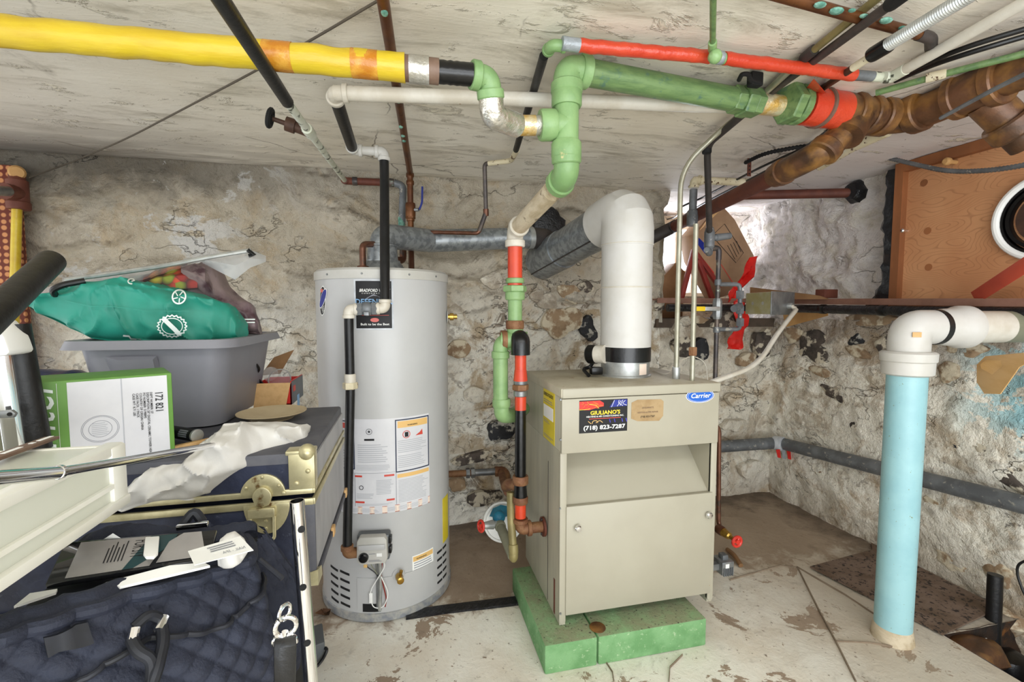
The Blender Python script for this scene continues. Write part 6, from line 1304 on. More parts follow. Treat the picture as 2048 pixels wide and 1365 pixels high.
# ---- bags on the bin
tb = thing('shopping_bag', 'teal green reusable shopping bag with white prints lying on the bin', 'bag', tuple(PY(330, 678, 1.32)))
yT = 1.33
stn = [(60, 597, 601), (80, 588, 612), (125, 575, 637), (165, 568, 660), (205, 558, 679), (240, 554, 684), (300, 562, 684), (350, 574, 684), (400, 582, 683), (440, 598, 681), (462, 610, 678), (478, 640, 674)]
pillow(MB(), interp(stn, 12), yT, .085, 60, .55, .010, 9, 2, crease=.036, cs=8).build('body', 'teal_bag', tb, sharp=80)
tm = lambda u, v, h=0: PY(u, v, yT-.089-h)
def front(u, v):           # front surface point of the bag at a pixel
    t = min(max((u-60)/418, .06), .94); return None
def tmap(u, v, h=0):
    xs = [q[0] for q in stn]
    for i in range(len(stn)-1):
        if xs[i] <= u <= xs[i+1]:
            s = (u-xs[i])/(xs[i+1]-xs[i]); a = stn[i][1]+(stn[i+1][1]-stn[i][1])*s; b = stn[i][2]+(stn[i+1][2]-stn[i][2])*s; break
    f = max(-1, min(1, (v-(a+b)/2)/((b-a)/2))); tk_ = .085*(.35+.65*sin(pi*min(max((i+s)/(len(stn)-1), .06), .94)))
    q = max(0, 1-abs(f)**(2/.75))**(.75/2)
    return PY(u, v, yT - tk_*q - .006 - h)
stroke('white_print', tmap, ell(358, 594, 13, 14, 24, .5)+[(358+13*cos(.5), 594+13*sin(.5))], 3, 'white_print', tb)
for k in range(5): stroke('white_print', tmap, [(358+3*cos(k*1.257), 594+3*sin(k*1.257)), (358+12*cos(k*1.257+.3), 594+12*sin(k*1.257+.3))], 2, 'white_print', tb)
stroke('white_print', tmap, [(344+28*(1+.07*cos(k*pi)) *cos(2*pi*k/40), 653+21*(1+.07*cos(k*pi))*sin(2*pi*k/40)) for k in range(41)], 3, 'white_print', tb)
stroke('white_print', tmap, ell(344, 653, 21, 16, 26)+[(365, 653)], 1.6, 'white_print', tb)
stroke('white_print', tmap, [(327, 638), (350, 660), (360, 671)], 9, 'white_print', tb)
stroke('white_print', tmap, ell(263, 563, 7, 5, 14)[3:]+[(263, 563)], 2.6, 'white_print', tb)
for pts in ([(176, 665), (186, 672), (190, 677)], [(246, 672), (258, 673), (262, 679), (282, 680)], [(170, 662), (176, 670)]): stroke('white_print', tmap, pts, 3.5, 'white_print', tb)
stroke('fold_seam', tmap, [(130, 602), (180, 613), (230, 614), (290, 622), (380, 623)], 1.4, 'teal_bag', tb, h=.003)
MB().tube(fillet([PY(110, 590, 1.27), PY(104, 580, 1.25), PY(125, 570, 1.25), PY(170, 562, 1.27)], .02, 5), .007, 10).build('strap', 'black_rubber', tb)
vb_ = thing('printed_bag', 'mauve shopping bag printed with vegetables slumped behind the teal bag', 'bag', tuple(PY(440, 650, 1.5)))
st2 = [(270, 560, 600), (300, 545, 640), (350, 530, 660), (390, 520, 668), (430, 520, 670), (452, 560, 672), (480, 590, 673), (505, 610, 672), (520, 640, 672)]
pillow(MB(), interp(st2, 8), 1.48, .075, 36, .8, .014, 10, 9, crease=.03, cs=9).build('body', 'bag_mauve', vb_, sharp=80)
def patch(pts, y, m, name, par): MB().prism([PY(*p, y) for p in pts], (0, .004, 0)).build(name, m, par)
mb = MB(); rings = []
for i, q in enumerate([(286, 556, 572), (310, 541, 574), (340, 528, 578), (370, 524, 578), (395, 548, 576)]):
    rings.append([PY(q[0], q[1], 1.45), PY(q[0], (q[1]+q[2])/2, 1.395), PY(q[0], q[2], 1.39), PY(q[0], q[2], 1.44)])
mb.loft(rings).build('printed_flap', 'printed_vegetables', vb_)
pvb = [(362, 533, 545), (390, 527, 570), (410, 535, 590), (425, 570, 598)]
MB().loft([[PY(q[0], q[1], 1.42), PY(q[0], (q[1]+q[2])/2, 1.385), PY(q[0], q[2], 1.40), PY(q[0], q[2], 1.44)] for q in pvb]).build('mauve_flap', 'bag_mauve', vb_)
lines(lambda u, v, h=0: PY(u, v, 1.40-h), 480, 636, 512, 648, 2, 'white_print', vb_)
zp = thing('clear_zip_bag', 'clear plastic zip cover with grey zipper draped over the bags', 'plastic bag', tuple(PY(300, 545, 1.4)))
rings = []
for i, q in enumerate(interp([(66, 590, 594), (78, 580, 606), (110, 570, 598), (160, 553, 590), (230, 545, 575), (300, 538, 556), (400, 512, 524), (470, 502, 560), (500, 500, 536), (532, 512, 524)], 3)):
    rings.append([PY(q[0], q[1], 1.46), PY(q[0], (q[1]+q[2])/2, 1.38+.01*nz((i, 1, 1), .6)), PY(q[0], q[2], 1.40), PY(q[0], q[2], 1.43), PY(q[0], (q[1]+q[2])/2, 1.47)])
MB().loft(rings).build('film', 'clear_film', zp)
MB().tube(fillet([PY(132, 560, 1.37), PY(230, 547, 1.36), PY(330, 532, 1.36), PY(420, 514, 1.38), PY(502, 501, 1.40)], .1, 6), .006, 8).build('zipper', 'galv_bright', zp); MB().tube([PY(495, 500, 1.395), PY(508, 510, 1.4), PY(498, 512, 1.4)], .006, 8).build('zipper_pull', 'black_plastic', zp)
# dark blue plastic bag behind the bin
tag(pillow(MB(), interp([(10, 745, 800), (40, 738, 850), (80, 740, 860), (120, 742, 862), (160, 740, 862), (200, 750, 860)], 4), 1.28, .09, 20, .8, .012, 14, 4).build('plastic_bag', 'navy_plastic', None, sharp=80), 'dark blue shiny plastic bag tucked left of the grey bin', 'plastic bag')
# ---- heater carton (green and white)
hb_ = thing('heater_carton', 'green and white appliance carton with printed shipping label in front of the bin', 'box', (-.6, 1.09, TZ2))
tr_ = Vector((-.452, 1.03, 1.0)); tr_.z = PY(340, 746, 1.03).z; wc, hc_ = .42, tr_.z-TZ2-.003
ax_ = Vector((.62, .78, 0)).normalized(); ax_ = Vector((cos(radians(30)), sin(radians(30)), 0)); az_ = GZ; nC = Vector((ax_.y, -ax_.x, 0))
ctr = tr_ - ax_*wc/2 - az_*hc_/2 - nC*.06; Yc = 1.0
MB().obox(ctr, ax_*wc/2, nC*.06, az_*hc_/2).build('carton', 'box_green', hb_, bevel=.002)
cm = plane_map(ctr + nC*.06, ax_, az_, nC)
def CPx(px, py):
    d = ray(px, py); o = ctr + nC*.06; t = (o-CAM).dot(nC)/d.dot(nC); q = CAM + d*t - o; return q.dot(ax_), q.dot(az_)
wv1 = hc_/2-.004; wu1 = wc/2-.008; wu0 = CPx(135, 800)[0]
decal('white_panel', cm, wu0, -hc_/2, wu1, wv1, 'box_white', hb_, .001, .001)
fu = CPx(243, 780)[0]; decal('flap_joint', cm, fu-.0008, -hc_/2, fu+.0008, wv1, 'ink_light', hb_, .0016, .001)
gu_ = CPx(62, 800)[0]; decal('grey_panel', cm, gu_-.012, -hc_/2, gu_, wv1-.008, 'grey_device', hb_, .001, .001); decal('photo_panel', cm, -wc/2, -hc_/2, gu_-.012, wv1-.006, 'olive_grey', hb_, .001, .001)
lu, lvv = CPx(315, 783); rl_ = radians(-90)
text('172 821', cm, lu-.004, lvv, .017, 'ink', hb_, rot=rl_, bold=.008, width=.036)
for i, s_ in enumerate(('DEPT NUMBER: 27', 'DESCRIPTION: 20" DIGITAL CERAMIC TOWER HEATER', 'PO NUMBER: 5198895', 'COUNTRY OF ORIGIN: CHINA', 'CASE PACK: 1 PACK', 'CASE WT: 8.71 LBS')): text(s_, cm, lu-.012-.0052*i, lvv, .0052, 'ink', hb_, rot=rl_, bold=.01)
sc_u, sc_v = CPx(201, 858); 
for r_ in (.026, .024, .016): stroke('round_stamp', cm, ell(sc_u, sc_v, r_, r_*.94, 36)+[(sc_u+r_, sc_v)], .0008, 'ink_grey', hb_)
lines(cm, sc_u-.012, sc_v-.012, sc_u+.013, sc_v+.012, 7, 'ink_light', hb_)
su_, sv_ = CPx(105, 872); text('winter', cm, su_+.004, sv_-.07, .062, 'white_print', hb_, rot=radians(90), shear=.3, bold=.0, name='script_lettering')
bpy.context.object if False else None
decal('perforation', cm, wu0-.013, -hc_/2, wu0-.0125, wv1, 'white', hb_, .0016, .001)
lines(cm, gu_-.009, sv_-.02, gu_-.003, sv_+.02, 1, 'white_print', hb_)
# ---- small red box with cup
sb_ = thing('open_red_box', 'small open red and tan cardboard box with printed side beside the heater', 'box', tuple(PY(570, 830, 1.52)))
q00, q01 = PY(510, 826, 1.53), PY(590, 826, 1.53); bz0, bz1 = PY(550, 832, 1.53).z, PY(550, 768, 1.53).z; bx0_, bx1_ = q00.x, PY(583, 800, 1.53).x
dp_ = .16
mb = MB(); mb.box(bx0_, bx1_, 1.53, 1.533, TZ2, bz1); mb.box(bx1_-.003, bx1_, 1.53, 1.53+dp_, TZ2, bz1+.006); mb.box(bx0_, bx0_+.003, 1.53, 1.53+dp_, TZ2, bz1); mb.box(bx0_, bx1_, 1.53+dp_-.003, 1.53+dp_, TZ2, bz1); mb.box(bx0_, bx1_, 1.53, 1.53+dp_, TZ2-.001, TZ2+.003); mb.build('carton', 'red', sb_)
MB().box(bx1_, bx1_+.0012, 1.535, 1.53+dp_, TZ2, bz1+.004).build('printed_side', 'grey_device', sb_)
pmx = plane_map((bx1_+.0014, 1.53, 0), (0, 1, 0), (0, 0, 1), (1, 0, 0)); decal('blue_drawing', pmx, .07, bz0-.01, .1, bz0+.05, 'sky_blue', sb_); decal('red_badge', pmx, .02, bz1-.03, .05, bz1-.012, 'label_red', sb_)
MB().prism([PY(508, 768, 1.527), PY(581, 766, 1.527), PY(570, 822, 1.52), PY(507, 824, 1.52)], (0, .002, 0)).build('front_flap', 'card_light', sb_); 
MB().prism([PY(520, 752, 1.53+dp_), PY(560, 748, 1.53+dp_), PY(588, 700, 1.75), PY(548, 715, 1.75)], (0, .003, 0)).build('rear_flap', 'card_dark', sb_)
cp = thing('plastic_cup', 'clear plastic cup lying inside the small red box', 'cup', tuple(PY(555, 765, 1.6)))
a, b = PY(560, 760, 1.56), PY(535, 745, 1.66); mb = MB(); d = (b-a).normalized(); mb.lathe(a, d, [(0, .032), (.004, .034), (.008, .031), (.09, .024), (.092, .002)], 24, cap=False); mb.build('shell', 'cup_clear', cp); MB().torus(a+d*.002, d, .033, .0018, 28, 6).build('lip', 'galv_bright', cp)
tag(MB().tube(fillet([PY(505, 735, 1.5), PY(512, 728, 1.5), PY(520, 740, 1.52), PY(508, 750, 1.54), PY(525, 768, 1.56)], .02, 5), .004, 8).build('loose_cable', 'black_rubber', None), 'tangled black cord between the grey bin and the red box', 'cable')
# ---- things on the lid: plate, can, wood strip, cloth
pc_ = Vector((PY(545, 850, 1.33).x, 1.33, TZ2+.002)); pr = .085
tag(MB().lathe(pc_, (0, 0, 1), [(0, pr*.6), (.003, pr*.62), (.018, pr), (.02, pr), (.006, pr*.6), (.005, .001)], 40).build('beige_plate', 'beige_plate', None), 'beige round plate behind the white cloth on the trunk lid', 'plate')
cn = thing('black_can', 'black labelled can lying on its side beside the green carton', 'can', tuple(PY(370, 875, 1.2)))
a, b = PY(393, 872, 1.10), PY(335, 868, 1.16); d = (b-a).normalized(); rc_ = rad(a, 25)
a.z = max(a.z, TZ2+rc_); b.z = a.z; d = (b-a).normalized(); MB().cyl(a, b, rc_, n=28).build('can_body', 'ink', cn); MB().lathe(a-d*.004, d, [(0, rc_*.8), (0.001, rc_*1.03), (.006, rc_*1.03), (.007, rc_)], 28).build('lid', 'galv_bright', cn)
um = lambda u, v, h=0: a + d*v + (Vector((0, 0, 1))*sin(u) + d.cross(Vector((0, 0, 1)))*cos(u))*(rc_+h)
for k in range(4): mb = MB(); mb.add([um(2.2+.3*k, .012, .001), um(2.4+.3*k, .012, .001), um(2.4+.3*k, .04, .001), um(2.2+.3*k, .04, .001)], [(0,1,2,3)]); mb.build('printed_line', 'ink_grey', cn)
w0_, w1_ = PY(352, 898, 1.06), PY(440, 880, 1.12); w0_.z = w1_.z = TZ2+.008
tag(MB().obox((w0_+w1_)/2, (w1_-w0_)/2*1.2, Vector((.004, .012, 0)), GZ*.006).build('wood_strip', 'card_light', None, bevel=.001), 'thin light wooden strip lying on the trunk in front of the can', 'wood strip')
cl_ = thing('white_cloth', 'crumpled white cloth bundle lying across the front of trunk lid', 'cloth', tuple(PY(420, 950, 1.05)))
st3 = [(255, 955, 1008, .05), (290, 935, 1005, .06), (340, 925, 1000, .07), (380, 915, 990, .075), (410, 890, 985, .08), (450, 855, 975, .085), (490, 838, 965, .085), (520, 845, 950, .08), (555, 850, 925, .07), (590, 850, 905, .06), (612, 846, 880, .04), (620, 850, 862, .02)]
mb = MB(); 
st3 = interp(st3, 12)
pillow(mb, st3, lambda t: 1.03+.12*max(0, (t-.35)/.65), .08, 64, .9, .016, 13, 6, crease=.035, cs=10)
o = mb.build('bundle', 'white_cloth', cl_, sharp=80)
for q_ in o.data.vertices:
    w_ = q_.co + ROOT[cl_.name]; f = noise.noise(Vector((w_.x*30+w_.z*28, w_.y*9, w_.z*14)))*.006 + abs(noise.noise(w_*16))*.014
    q_.co.y -= f*1.0; q_.co.z += f*.4
# chrome pole across
ch = thing('chrome_pole', 'horizontal chrome pole with a joint crossing in front of the white drawers', 'pole', tuple(PY(0, 955, .5)))
a, j, b = PY(-120, 968, .42), PY(113, 946, .56), PY(432, 890, .98)
MB().cyl(a, j, rad(j, 26), n=24).build('thick_tube', 'chrome', ch); MB().cyl(j, b, rad(j, 21), n=24).build('thin_tube', 'chrome', ch)
d = (b-j).normalized(); ring(j+d*.003, d, rad(j, 29), .006, 'chrome', 'joint_ring', ch)
# chrome post with holes
cpst = thing('chrome_post', 'upright chrome post with three holes standing beside the quilted bag', 'post', tuple(PY(622, 1365, .72)))
a = PY(594, 1002, .74); b = Vector((a.x+.018, .74, 0.0)); b2_ = PY(623, 1380, .74); d = (b2_-a).normalized(); b = a + d*((0-a.z)/d.z)
rP = rad(PY(608, 1180, .74), 27)
mb = MB(); mb.lathe(a, d, [(.02, rP*.86), (0, rP*.88), (0, rP), (.01, rP), ((b-a).length, rP)], 28, cap=False); mb.build('tube', 'chrome', cpst)
MB().lathe(a+d*.012, d, [(0, rP*.87), (.002, rP*.87)], 24).build('bore', 'black_matte', cpst)
for py in (1055, 1168, 1278):
    c = PY(594+(py-1002)*.08, py, .74); c = a + d*((c-a).dot(d)); nrm = (CAM-c); nrm = (nrm - d*nrm.dot(d)).normalized(); nrm = (nrm - nrm.cross(d)*-.25).normalized() if False else nrm
    c = c+nrm*(rP-.001) + d.cross(nrm)*(-.003 if py < 1100 else .001); MB().lathe(c, nrm, [(0, .0052), (.0016, .0052)], 16).build('hole', 'black_matte', cpst)
# ---- white plastic drawer unit
dw = thing('drawer_unit', 'white translucent plastic drawer unit seen from above at the left edge', 'drawers', (-.6, .6, .78))
DXR, DYB, DYF = -.385, .737, .22; zt_ = PX(255, 880, DXR).z; zb_ = PX(255, 1004, DXR).z
MB().box(-.95, DXR-.012, DYF, DYB-.006, zt_-.012, zt_-.004).build('top_panel', 'milky', dw, bevel=.002)
for y0_, y1_ in ((DYB-.012, DYB),): MB().box(-.95, DXR-.014, y0_, y1_-.002, zb_, zt_-.003).build('rear_frame', 'plastic_cream', dw, bevel=.002)
MB().box(DXR-.022, DXR, DYF, DYB, zt_-.014, zt_).build('top_rail', 'plastic_cream', dw, bevel=.003); MB().box(DXR-.016, DXR+.004, DYF, DYB+.002, zb_-.002, zb_+.012).build('bottom_rail', 'plastic_cream', dw, bevel=.003)
MB().box(DXR-.008, DXR-.004, DYF, DYB-.008, zb_+.01, zt_-.012).build('side_panel', 'milky', dw)
MB().box(DXR-.013, DXR+.001, DYB-.03, DYB+.001, zb_, zt_-.002).build('corner_post', 'plastic_cream', dw, bevel=.002)
MB().box(-.93, DXR-.03, DYF, DYB-.03, zb_+.012, zb_+.018).build('drawer_tray', 'plastic_cream', dw); MB().box(DXR-.032, DXR-.028, DYF, DYB-.03, zb_+.012, zt_-.035).build('drawer_wall', 'plastic_cream', dw); MB().box(DXR-.006, DXR+.001, DYF, DYB-.03, zb_+.03, zb_+.036).build('slide_rib', 'plastic_cream', dw)
MB().box(-.95, -.62, .3, DYB, 0, zb_).build('base_unit', 'plastic_cream', dw, bevel=.004)
# black metal strip on top
m0_, m1_ = PZ(-60, 935, zt_+.004), PZ(104, 876, zt_+.004)
ms = thing('metal_strip', 'dark slotted metal strip lying on the white drawer unit', 'strip', tuple(m0_))
dm_ = (m1_-m0_).normalized(); nm_ = Vector((-dm_.y, dm_.x, 0)).normalized()
MB().obox((m0_+m1_)/2, (m1_-m0_)/2, nm_*.009, GZ*.002).build('strip', 'brown_metal', ms, bevel=.0005)
for t_, l_ in ((.46, .014), (.72, .003), (.9, .012)): MB().obox(lerp(m0_, m1_, t_)+GZ*.0022, dm_*l_, nm_*.0028, GZ*.0004).build('slot', 'white', ms)
# ---- quilted navy bag
qb = thing('quilted_bag', 'navy quilted travel bag with open top full of papers and a tablet', 'bag', (-.4, .62, .35))
zO = .765                                            # rim height
A_, B_ = PZ(-40, 1292, zO+.02), PZ(520, 1112, zO-.02)           # front rim line
C_b = PZ(515, 1052, zO-.005); D_b = PZ(150, 1085, zO+.03)
MB().box(-.6, -.33, .34, .92, 0, .36).build('support', 'black_matte', None).name = 'low_black_table'
tag(bpy.data.objects['low_black_table'], 'low black table carrying the quilted navy bag', 'table')
dF = (B_-A_); Lf = dF.length; dF.normalize(); nF = Vector((dF.y, -dF.x, 0)).normalized()      # outward (right/front)
def quilt(u, v, s=.04):
    a = ((u+v*1.0)/s) % 1; b = ((u-v*1.0)/s) % 1
    return (min(a, 1-a)*2)**.3 * (min(b, 1-b)*2)**.3
def front_fn(u, v):
    s = u*Lf*1.06; down = v*.36
    bul = .055*sin(pi*min(v*1.15+.05, 1)) * (1-.5*(2*u-1)**4)
    p = A_ + dF*s*(1) + nF*(bul + .035*v) - GZ*down
    end = max(0, (u-.86)/.14); p = p - nF*.09*end*end*(1 - .3*v) + dF*.015*end*v
    p += nF*(.011*quilt(s+.02*nz((s, down, 0), 8), down*1.1) + .006*nz((s*11, down*9, 2), 1)) + Vector((0, 0, .008*nz((s*7, down*5, 6), 1)*(1-v)))
    return p
MB().grid(front_fn, 230, 130).build('front_panel', 'quilt_navy', qb, sharp=80)
# welt along the front rim and inner collar
rim = [front_fn(i/40, 0) + GZ*.004 - nF*.004 for i in range(41)]
MB().tube(rim, .009, 10).build('rim_welt', 'quilt_navy', qb)
fold = [front_fn(i/40, .0) + nF*(.0) - GZ*0 for i in range(41)]
def collar_fn(u, v): 
    p = front_fn(u*.97, 0); return p - nF*(.05*sin(pi*v*.5)) + GZ*(.028*sin(pi*v) - .02*v) + nF*.004*quilt(u*Lf, v*.05)
MB().grid(collar_fn, 110, 14).build('rim_collar', 'quilt_navy', qb, sharp=80)
piping = [front_fn(i/60, .12+.02*sin(i*.2)) + nF*.008 for i in range(59)]
MB().tube(piping, .0035, 8).build('piping', 'strap_navy', qb)
for v_ in (.62, .68): MB().tube([front_fn(i/60, v_) + nF*.008 for i in range(55)], .005, 8).build('zip_band', 'strap_navy', qb)
# side gusset on the right
def side_fn(u, v):
    e = front_fn(.985, v); s = C_b - GZ*(v*.36) + Vector((.06*sin(pi*min(1, v*1.2)), 0, 0)) + Vector((.02, .0, 0))*v
    p = e + (s-e)*u; out = Vector((1, .1, 0)); p += out*(.022*sin(pi*u)*(.3+.7*sin(pi*min(1, v+.15)))) + Vector((1, -.3, 0))*(.006*quilt(u*.2, v*.34) + .005*nz((u*4, v*6, 3), 1))
    return p
MB().grid(side_fn, 50, 50).build('side_gusset', 'quilt_navy', qb, sharp=80)
def back_fn2(u, v):
    p = D_b + (C_b-D_b)*u + GZ*(.010*sin(pi*u*2.2+.3)) ; up_ = -.012 + .022*sin(pi*min(1, v*2))*sin(pi*min(max(u, .0), 1))**.5 - .30*max(0, v-.35)
    return p + GZ*up_ + Vector((-.02, .1, 0))*(v*.7) + GZ*.004*quilt(u*.4, v*.12) + Vector((0, -.01, 0))
MB().grid(back_fn2, 70, 26).build('back_panel', 'quilt_navy', qb, sharp=80)
MB().add([A_-GZ*.012-nF*.02, B_-GZ*.012-nF*.01, C_b-GZ*.02, D_b-GZ*.03], [(0, 1, 2, 3)]).build('lining', 'strap_navy', qb)
# back flap on the right and straps
MB().tube(fillet([PZ(365, 1052, zO+.03), PZ(388, 1020, zO+.05), PZ(405, 1045, zO+.03)], .01, 4), .007, 8).build('back_strap', 'strap_navy', qb)
MB().obox(PZ(385, 1052, zO+.035), Vector((.022, -.003, .002)), Vector((0, .003, 0)), GZ*.004).build('back_ring', 'chrome', qb, bevel=.001)
def FQ(px, py):                                       # nearest front panel parameter for a pixel
    best = None; d = ray(px, py).normalized()
    for i in range(0, 61):
        for j in range(0, 41):
            p = front_fn(i/60, j/40)-CAM; t = (p - d*p.dot(d)).length
            if best is None or t < best[0]: best = (t, i/60, j/40)
    return best[1], best[2]
for (x0, y0_, x1, y1_) in ((258, 1236, 250, 1264), (314, 1222, 306, 1252)):
    a = front_fn(*FQ(x0, y0_)) + nF*.016; b = front_fn(*FQ(x1, y1_)) + nF*.018; MB().tube([a, b], .0055, 10).build('buckle', 'chrome', qb)
hp_ = [front_fn(*FQ(x, y)) + nF*h for x, y, h in ((254, 1262, .016), (262, 1285, .022), (285, 1300, .03), (278, 1340, .032), (268, 1362, .03))]
hp2 = [front_fn(*FQ(x, y)) + nF*h for x, y, h in ((308, 1250, .018), (300, 1280, .026), (285, 1310, .032), (280, 1345, .034), (270, 1363, .03))]
for h_ in (hp_, hp2): MB().tube(fillet(h_, .02, 5), [.0065]*len(fillet(h_, .02, 5)), 10).build('handle', 'strap_navy', qb)
MB().tube(fillet([front_fn(*FQ(262, 1238))+nF*.014, front_fn(*FQ(285, 1228))+nF*.02, front_fn(*FQ(310, 1226))+nF*.014], .02, 5), .006, 8).build('handle_tab', 'strap_navy', qb)
u_, v_ = FQ(80, 1290); u2, v2 = FQ(170, 1262)
MB().loft([[front_fn(u_+(u2-u_)*t, v_+(v2-v_)*t-.018)+nF*.009, front_fn(u_+(u2-u_)*t, v_+(v2-v_)*t+.03)+nF*.009, front_fn(u_+(u2-u_)*t, v_+(v2-v_)*t+.03)+nF*.006, front_fn(u_+(u2-u_)*t, v_+(v2-v_)*t-.018)+nF*.006] for t in [i/8 for i in range(9)]]).build('leather_patch', 'strap_navy', qb)
# clasp and key fob
ck = thing('strap_clasp', 'chrome swivel clasp with black leather strap hanging at the bag side', 'clasp', tuple(PY(570, 1290, .66)))
yk = .60
MB().torus(PY(569, 1225, yk), (1, -.6, 0), .009, .0025, 20, 8).build('clasp_ring', 'chrome', ck); MB().torus(PY(571, 1254, yk), (.3, -1, 0), .012, .0032, 20, 8).build('swivel_link', 'chrome', ck)
MB().cyl(PY(570, 1264, yk), PY(568, 1282, yk), .004, n=10).build('swivel_post', 'chrome', ck)
MB().tube(fillet([PY(548, 1292, yk), PY(546, 1280, yk), PY(590, 1272, yk), PY(592, 1286, yk)], .006, 4), .0028, 8).build('strap_loop', 'chrome', ck)
MB().loft([[PY(549, 1278, yk-.004), PY(592, 1270, yk-.004), PY(592, 1270, yk+.004), PY(549, 1278, yk+.004)], [PY(547, 1300, yk-.01), PY(593, 1292, yk-.01), PY(593, 1292, yk+.004), PY(547, 1300, yk+.004)], [PY(548, 1400, yk-.008), PY(590, 1400, yk-.008), PY(590, 1400, yk+.004), PY(548, 1400, yk+.004)]]).build('leather_strap', 'black_plastic', ck, bevel=.002)
MB().tube([PY(520, 1120, .72), PY(565, 1158, .70)], .0035, 8).build('zipper_pull', 'strap_navy', qb)
# contents
zT_ = zO+.012
tb2 = thing('tablet', 'black framed glossy tablet lying in the open quilted bag', 'tablet', tuple(PZ(250, 1120, zT_)))
t4 = [PZ(93, 1180, zT_-.004), PZ(418, 1128, zT_+.004), PZ(436, 1068, zT_+.02), PZ(133, 1094, zT_+.016)]
tn = (t4[1]-t4[0]).cross(t4[3]-t4[0]).normalized(); 
if tn.z < 0: tn = -tn
MB().prism(t4, tn*.008).build('body', 'screen', tb2, bevel=.002)
tmx = lambda u, v, h=0: lerp(lerp(t4[0], t4[1], u), lerp(t4[3], t4[2], u), v) + tn*(.008+h)
def td(nm, pts, m, h=.0005): return poly_decal(nm, tmx, pts, m, tb2, h+.0004, .0004)
td('reflection_panel', [(.11, .06), (.62, .06), (.66, .5), (.68, .94), (.11, .94)], 'screen_grey'); td('teal_cover', [(.45, .06), (.56, .94), (.74, .94), (.72, .6), (.52, .06)], 'deep_teal' if 'deep_teal' in MATS else 'teal_dark')
td('grey_disc', [(.66, .1), (.98, .1), (.9, .94), (.78, .94), (.7, .7)], 'screen_grey', .0012)
text('FOR STY', tmx, .47, .85, .13, 'ink', tb2, rot=radians(-90), h=.0012)
ln = MB()
for k in range(6): u = .42-.022*k; ln.add([tmx(u, .3, .0012), tmx(u+.008, .3, .0012), tmx(u+.008, .85-.08*(k % 3), .0012), tmx(u, .85-.08*(k % 3), .0012)], [(0, 1, 2, 3)])
ln.build('printed_lines', 'ink', tb2)
zs = zT_+.024
tag(MB().prism([PZ(287, 1114, zs), PZ(292, 1120, zs), PZ(308, 1120, zs), PZ(316, 1112, zs), PZ(319, 1078, zs), PZ(291, 1080, zs)], GZ*.004).build('white_stick', 'white', None, bevel=.001), 'white plastic stick lying across the tablet in the bag', 'stick')
cd = thing('business_card', 'white printed business card at the right end of the tablet', 'card', tuple(PZ(440, 1110, zs)))
cq = [PZ(376, 1104, zs+.004), PZ(389, 1132, zs+.004), PZ(507, 1102, zs+.008), PZ(480, 1074, zs+.01)]
MB().prism(cq, GZ*.0008).build('card', 'white', cd); cmx = lambda u, v, h=0: lerp(lerp(cq[2], cq[1], u), lerp(cq[3], cq[0], u), v) + GZ*(.001+h)
text('NAIL - SPA', cmx, .08, .2, .2, 'ink_grey', cd, width=.4, h=.0006); lines(cmx, .2, .45, .75, .85, 3, 'ink_grey', cd, h=.0006)
tag(pillow(MB(), interp([(440, 1076, 1126), (450, 1068, 1130), (466, 1066, 1130), (482, 1080, 1124), (490, 1100, 1114)], 4), .70, .02, 16, .9, .006, 30, 3).build('tissue', 'white_cloth', None, sharp=80), 'crumpled white tissue under the business card', 'tissue')
tag(MB().prism([PZ(212, 1170, zT_+.006), PZ(240, 1179, zT_+.006), PZ(420, 1136, zT_+.004), PZ(408, 1130, zT_+.008), PZ(340, 1136, zT_+.01)], GZ*.003).build('paper_sheet', 'white', None), 'white paper sheet tucked along the front edge under the tablet', 'paper')
tag(MB().prism([PZ(198, 1088, zT_+.014), PZ(226, 1070, zT_+.03), PZ(252, 1086, zT_+.018)], GZ*.002).build('paper_sheet', 'white', None), 'small white paper corner peeking behind the tablet', 'paper')
tag(MB().prism([PZ(28, 1218, zT_), PZ(60, 1192, zT_), PZ(115, 1183, zT_), PZ(112, 1190, zT_)], GZ*.003).build('paper_sheet', 'white', None), 'white paper strip at the left end of the bag opening', 'paper')
# ================================================================== WINDOW RECESS CONTENTS
rc = thing('cardboard_carton', 'tilted printed cardboard carton standing in the window recess', 'box', tuple(PY(1450, 560, 2.5)))
yA = 2.50
cpoly = [(1425, 424), (1447, 414), (1470, 440), (1508, 512), (1478, 585), (1438, 596), (1395, 520), (1385, 470)]
MB().prism([PY(*p, yA) for p in cpoly], (0, .14, 0)).build('carton', 'card_box', rc, bevel=.002)
cm2 = lambda u, v, h=0: PY(u, v, yA-.001-h)
def so_(nm, pts, wd, m): return stroke(nm, cm2, pts, wd, m, rc)
so_('printed_frame', [(1424, 472), (1449, 448), (1487, 506), (1472, 526), (1424, 472)], 1.1, 'ink')
for k in range(4): so_('printed_line', [(1455+k*6, 491-k*3), (1470+k*4, 519-k*5)], .9, 'ink')
so_('red_line', [(1436, 520), (1466, 566)], 1.6, 'label_red'); poly_decal('red_triangle', cm2, [(1392, 534), (1405, 516), (1428, 545), (1428, 560), (1396, 536)], 'red', rc)
text('HE', lambda u, v, h=0: PY(1404+u*10, 540-v*10, yA-.003-h), 0, 0, 1, 'card_box', rc, bold=.02)
poly_decal('blue_tape', cm2, [(1392, 484), (1398, 476), (1416, 494), (1410, 508)], 'deep_blue', rc)
MB().prism([PY(*p, yA-.01) for p in ((1425, 424), (1447, 414), (1420, 440), (1398, 462))], (0, -.03, .01)).build('top_flap', 'card_light', rc)
fcx = thing('red_steel_frame', 'dark red steel angle frame in the window recess in front of carton', 'frame', tuple(PY(1380, 590, 2.42)))
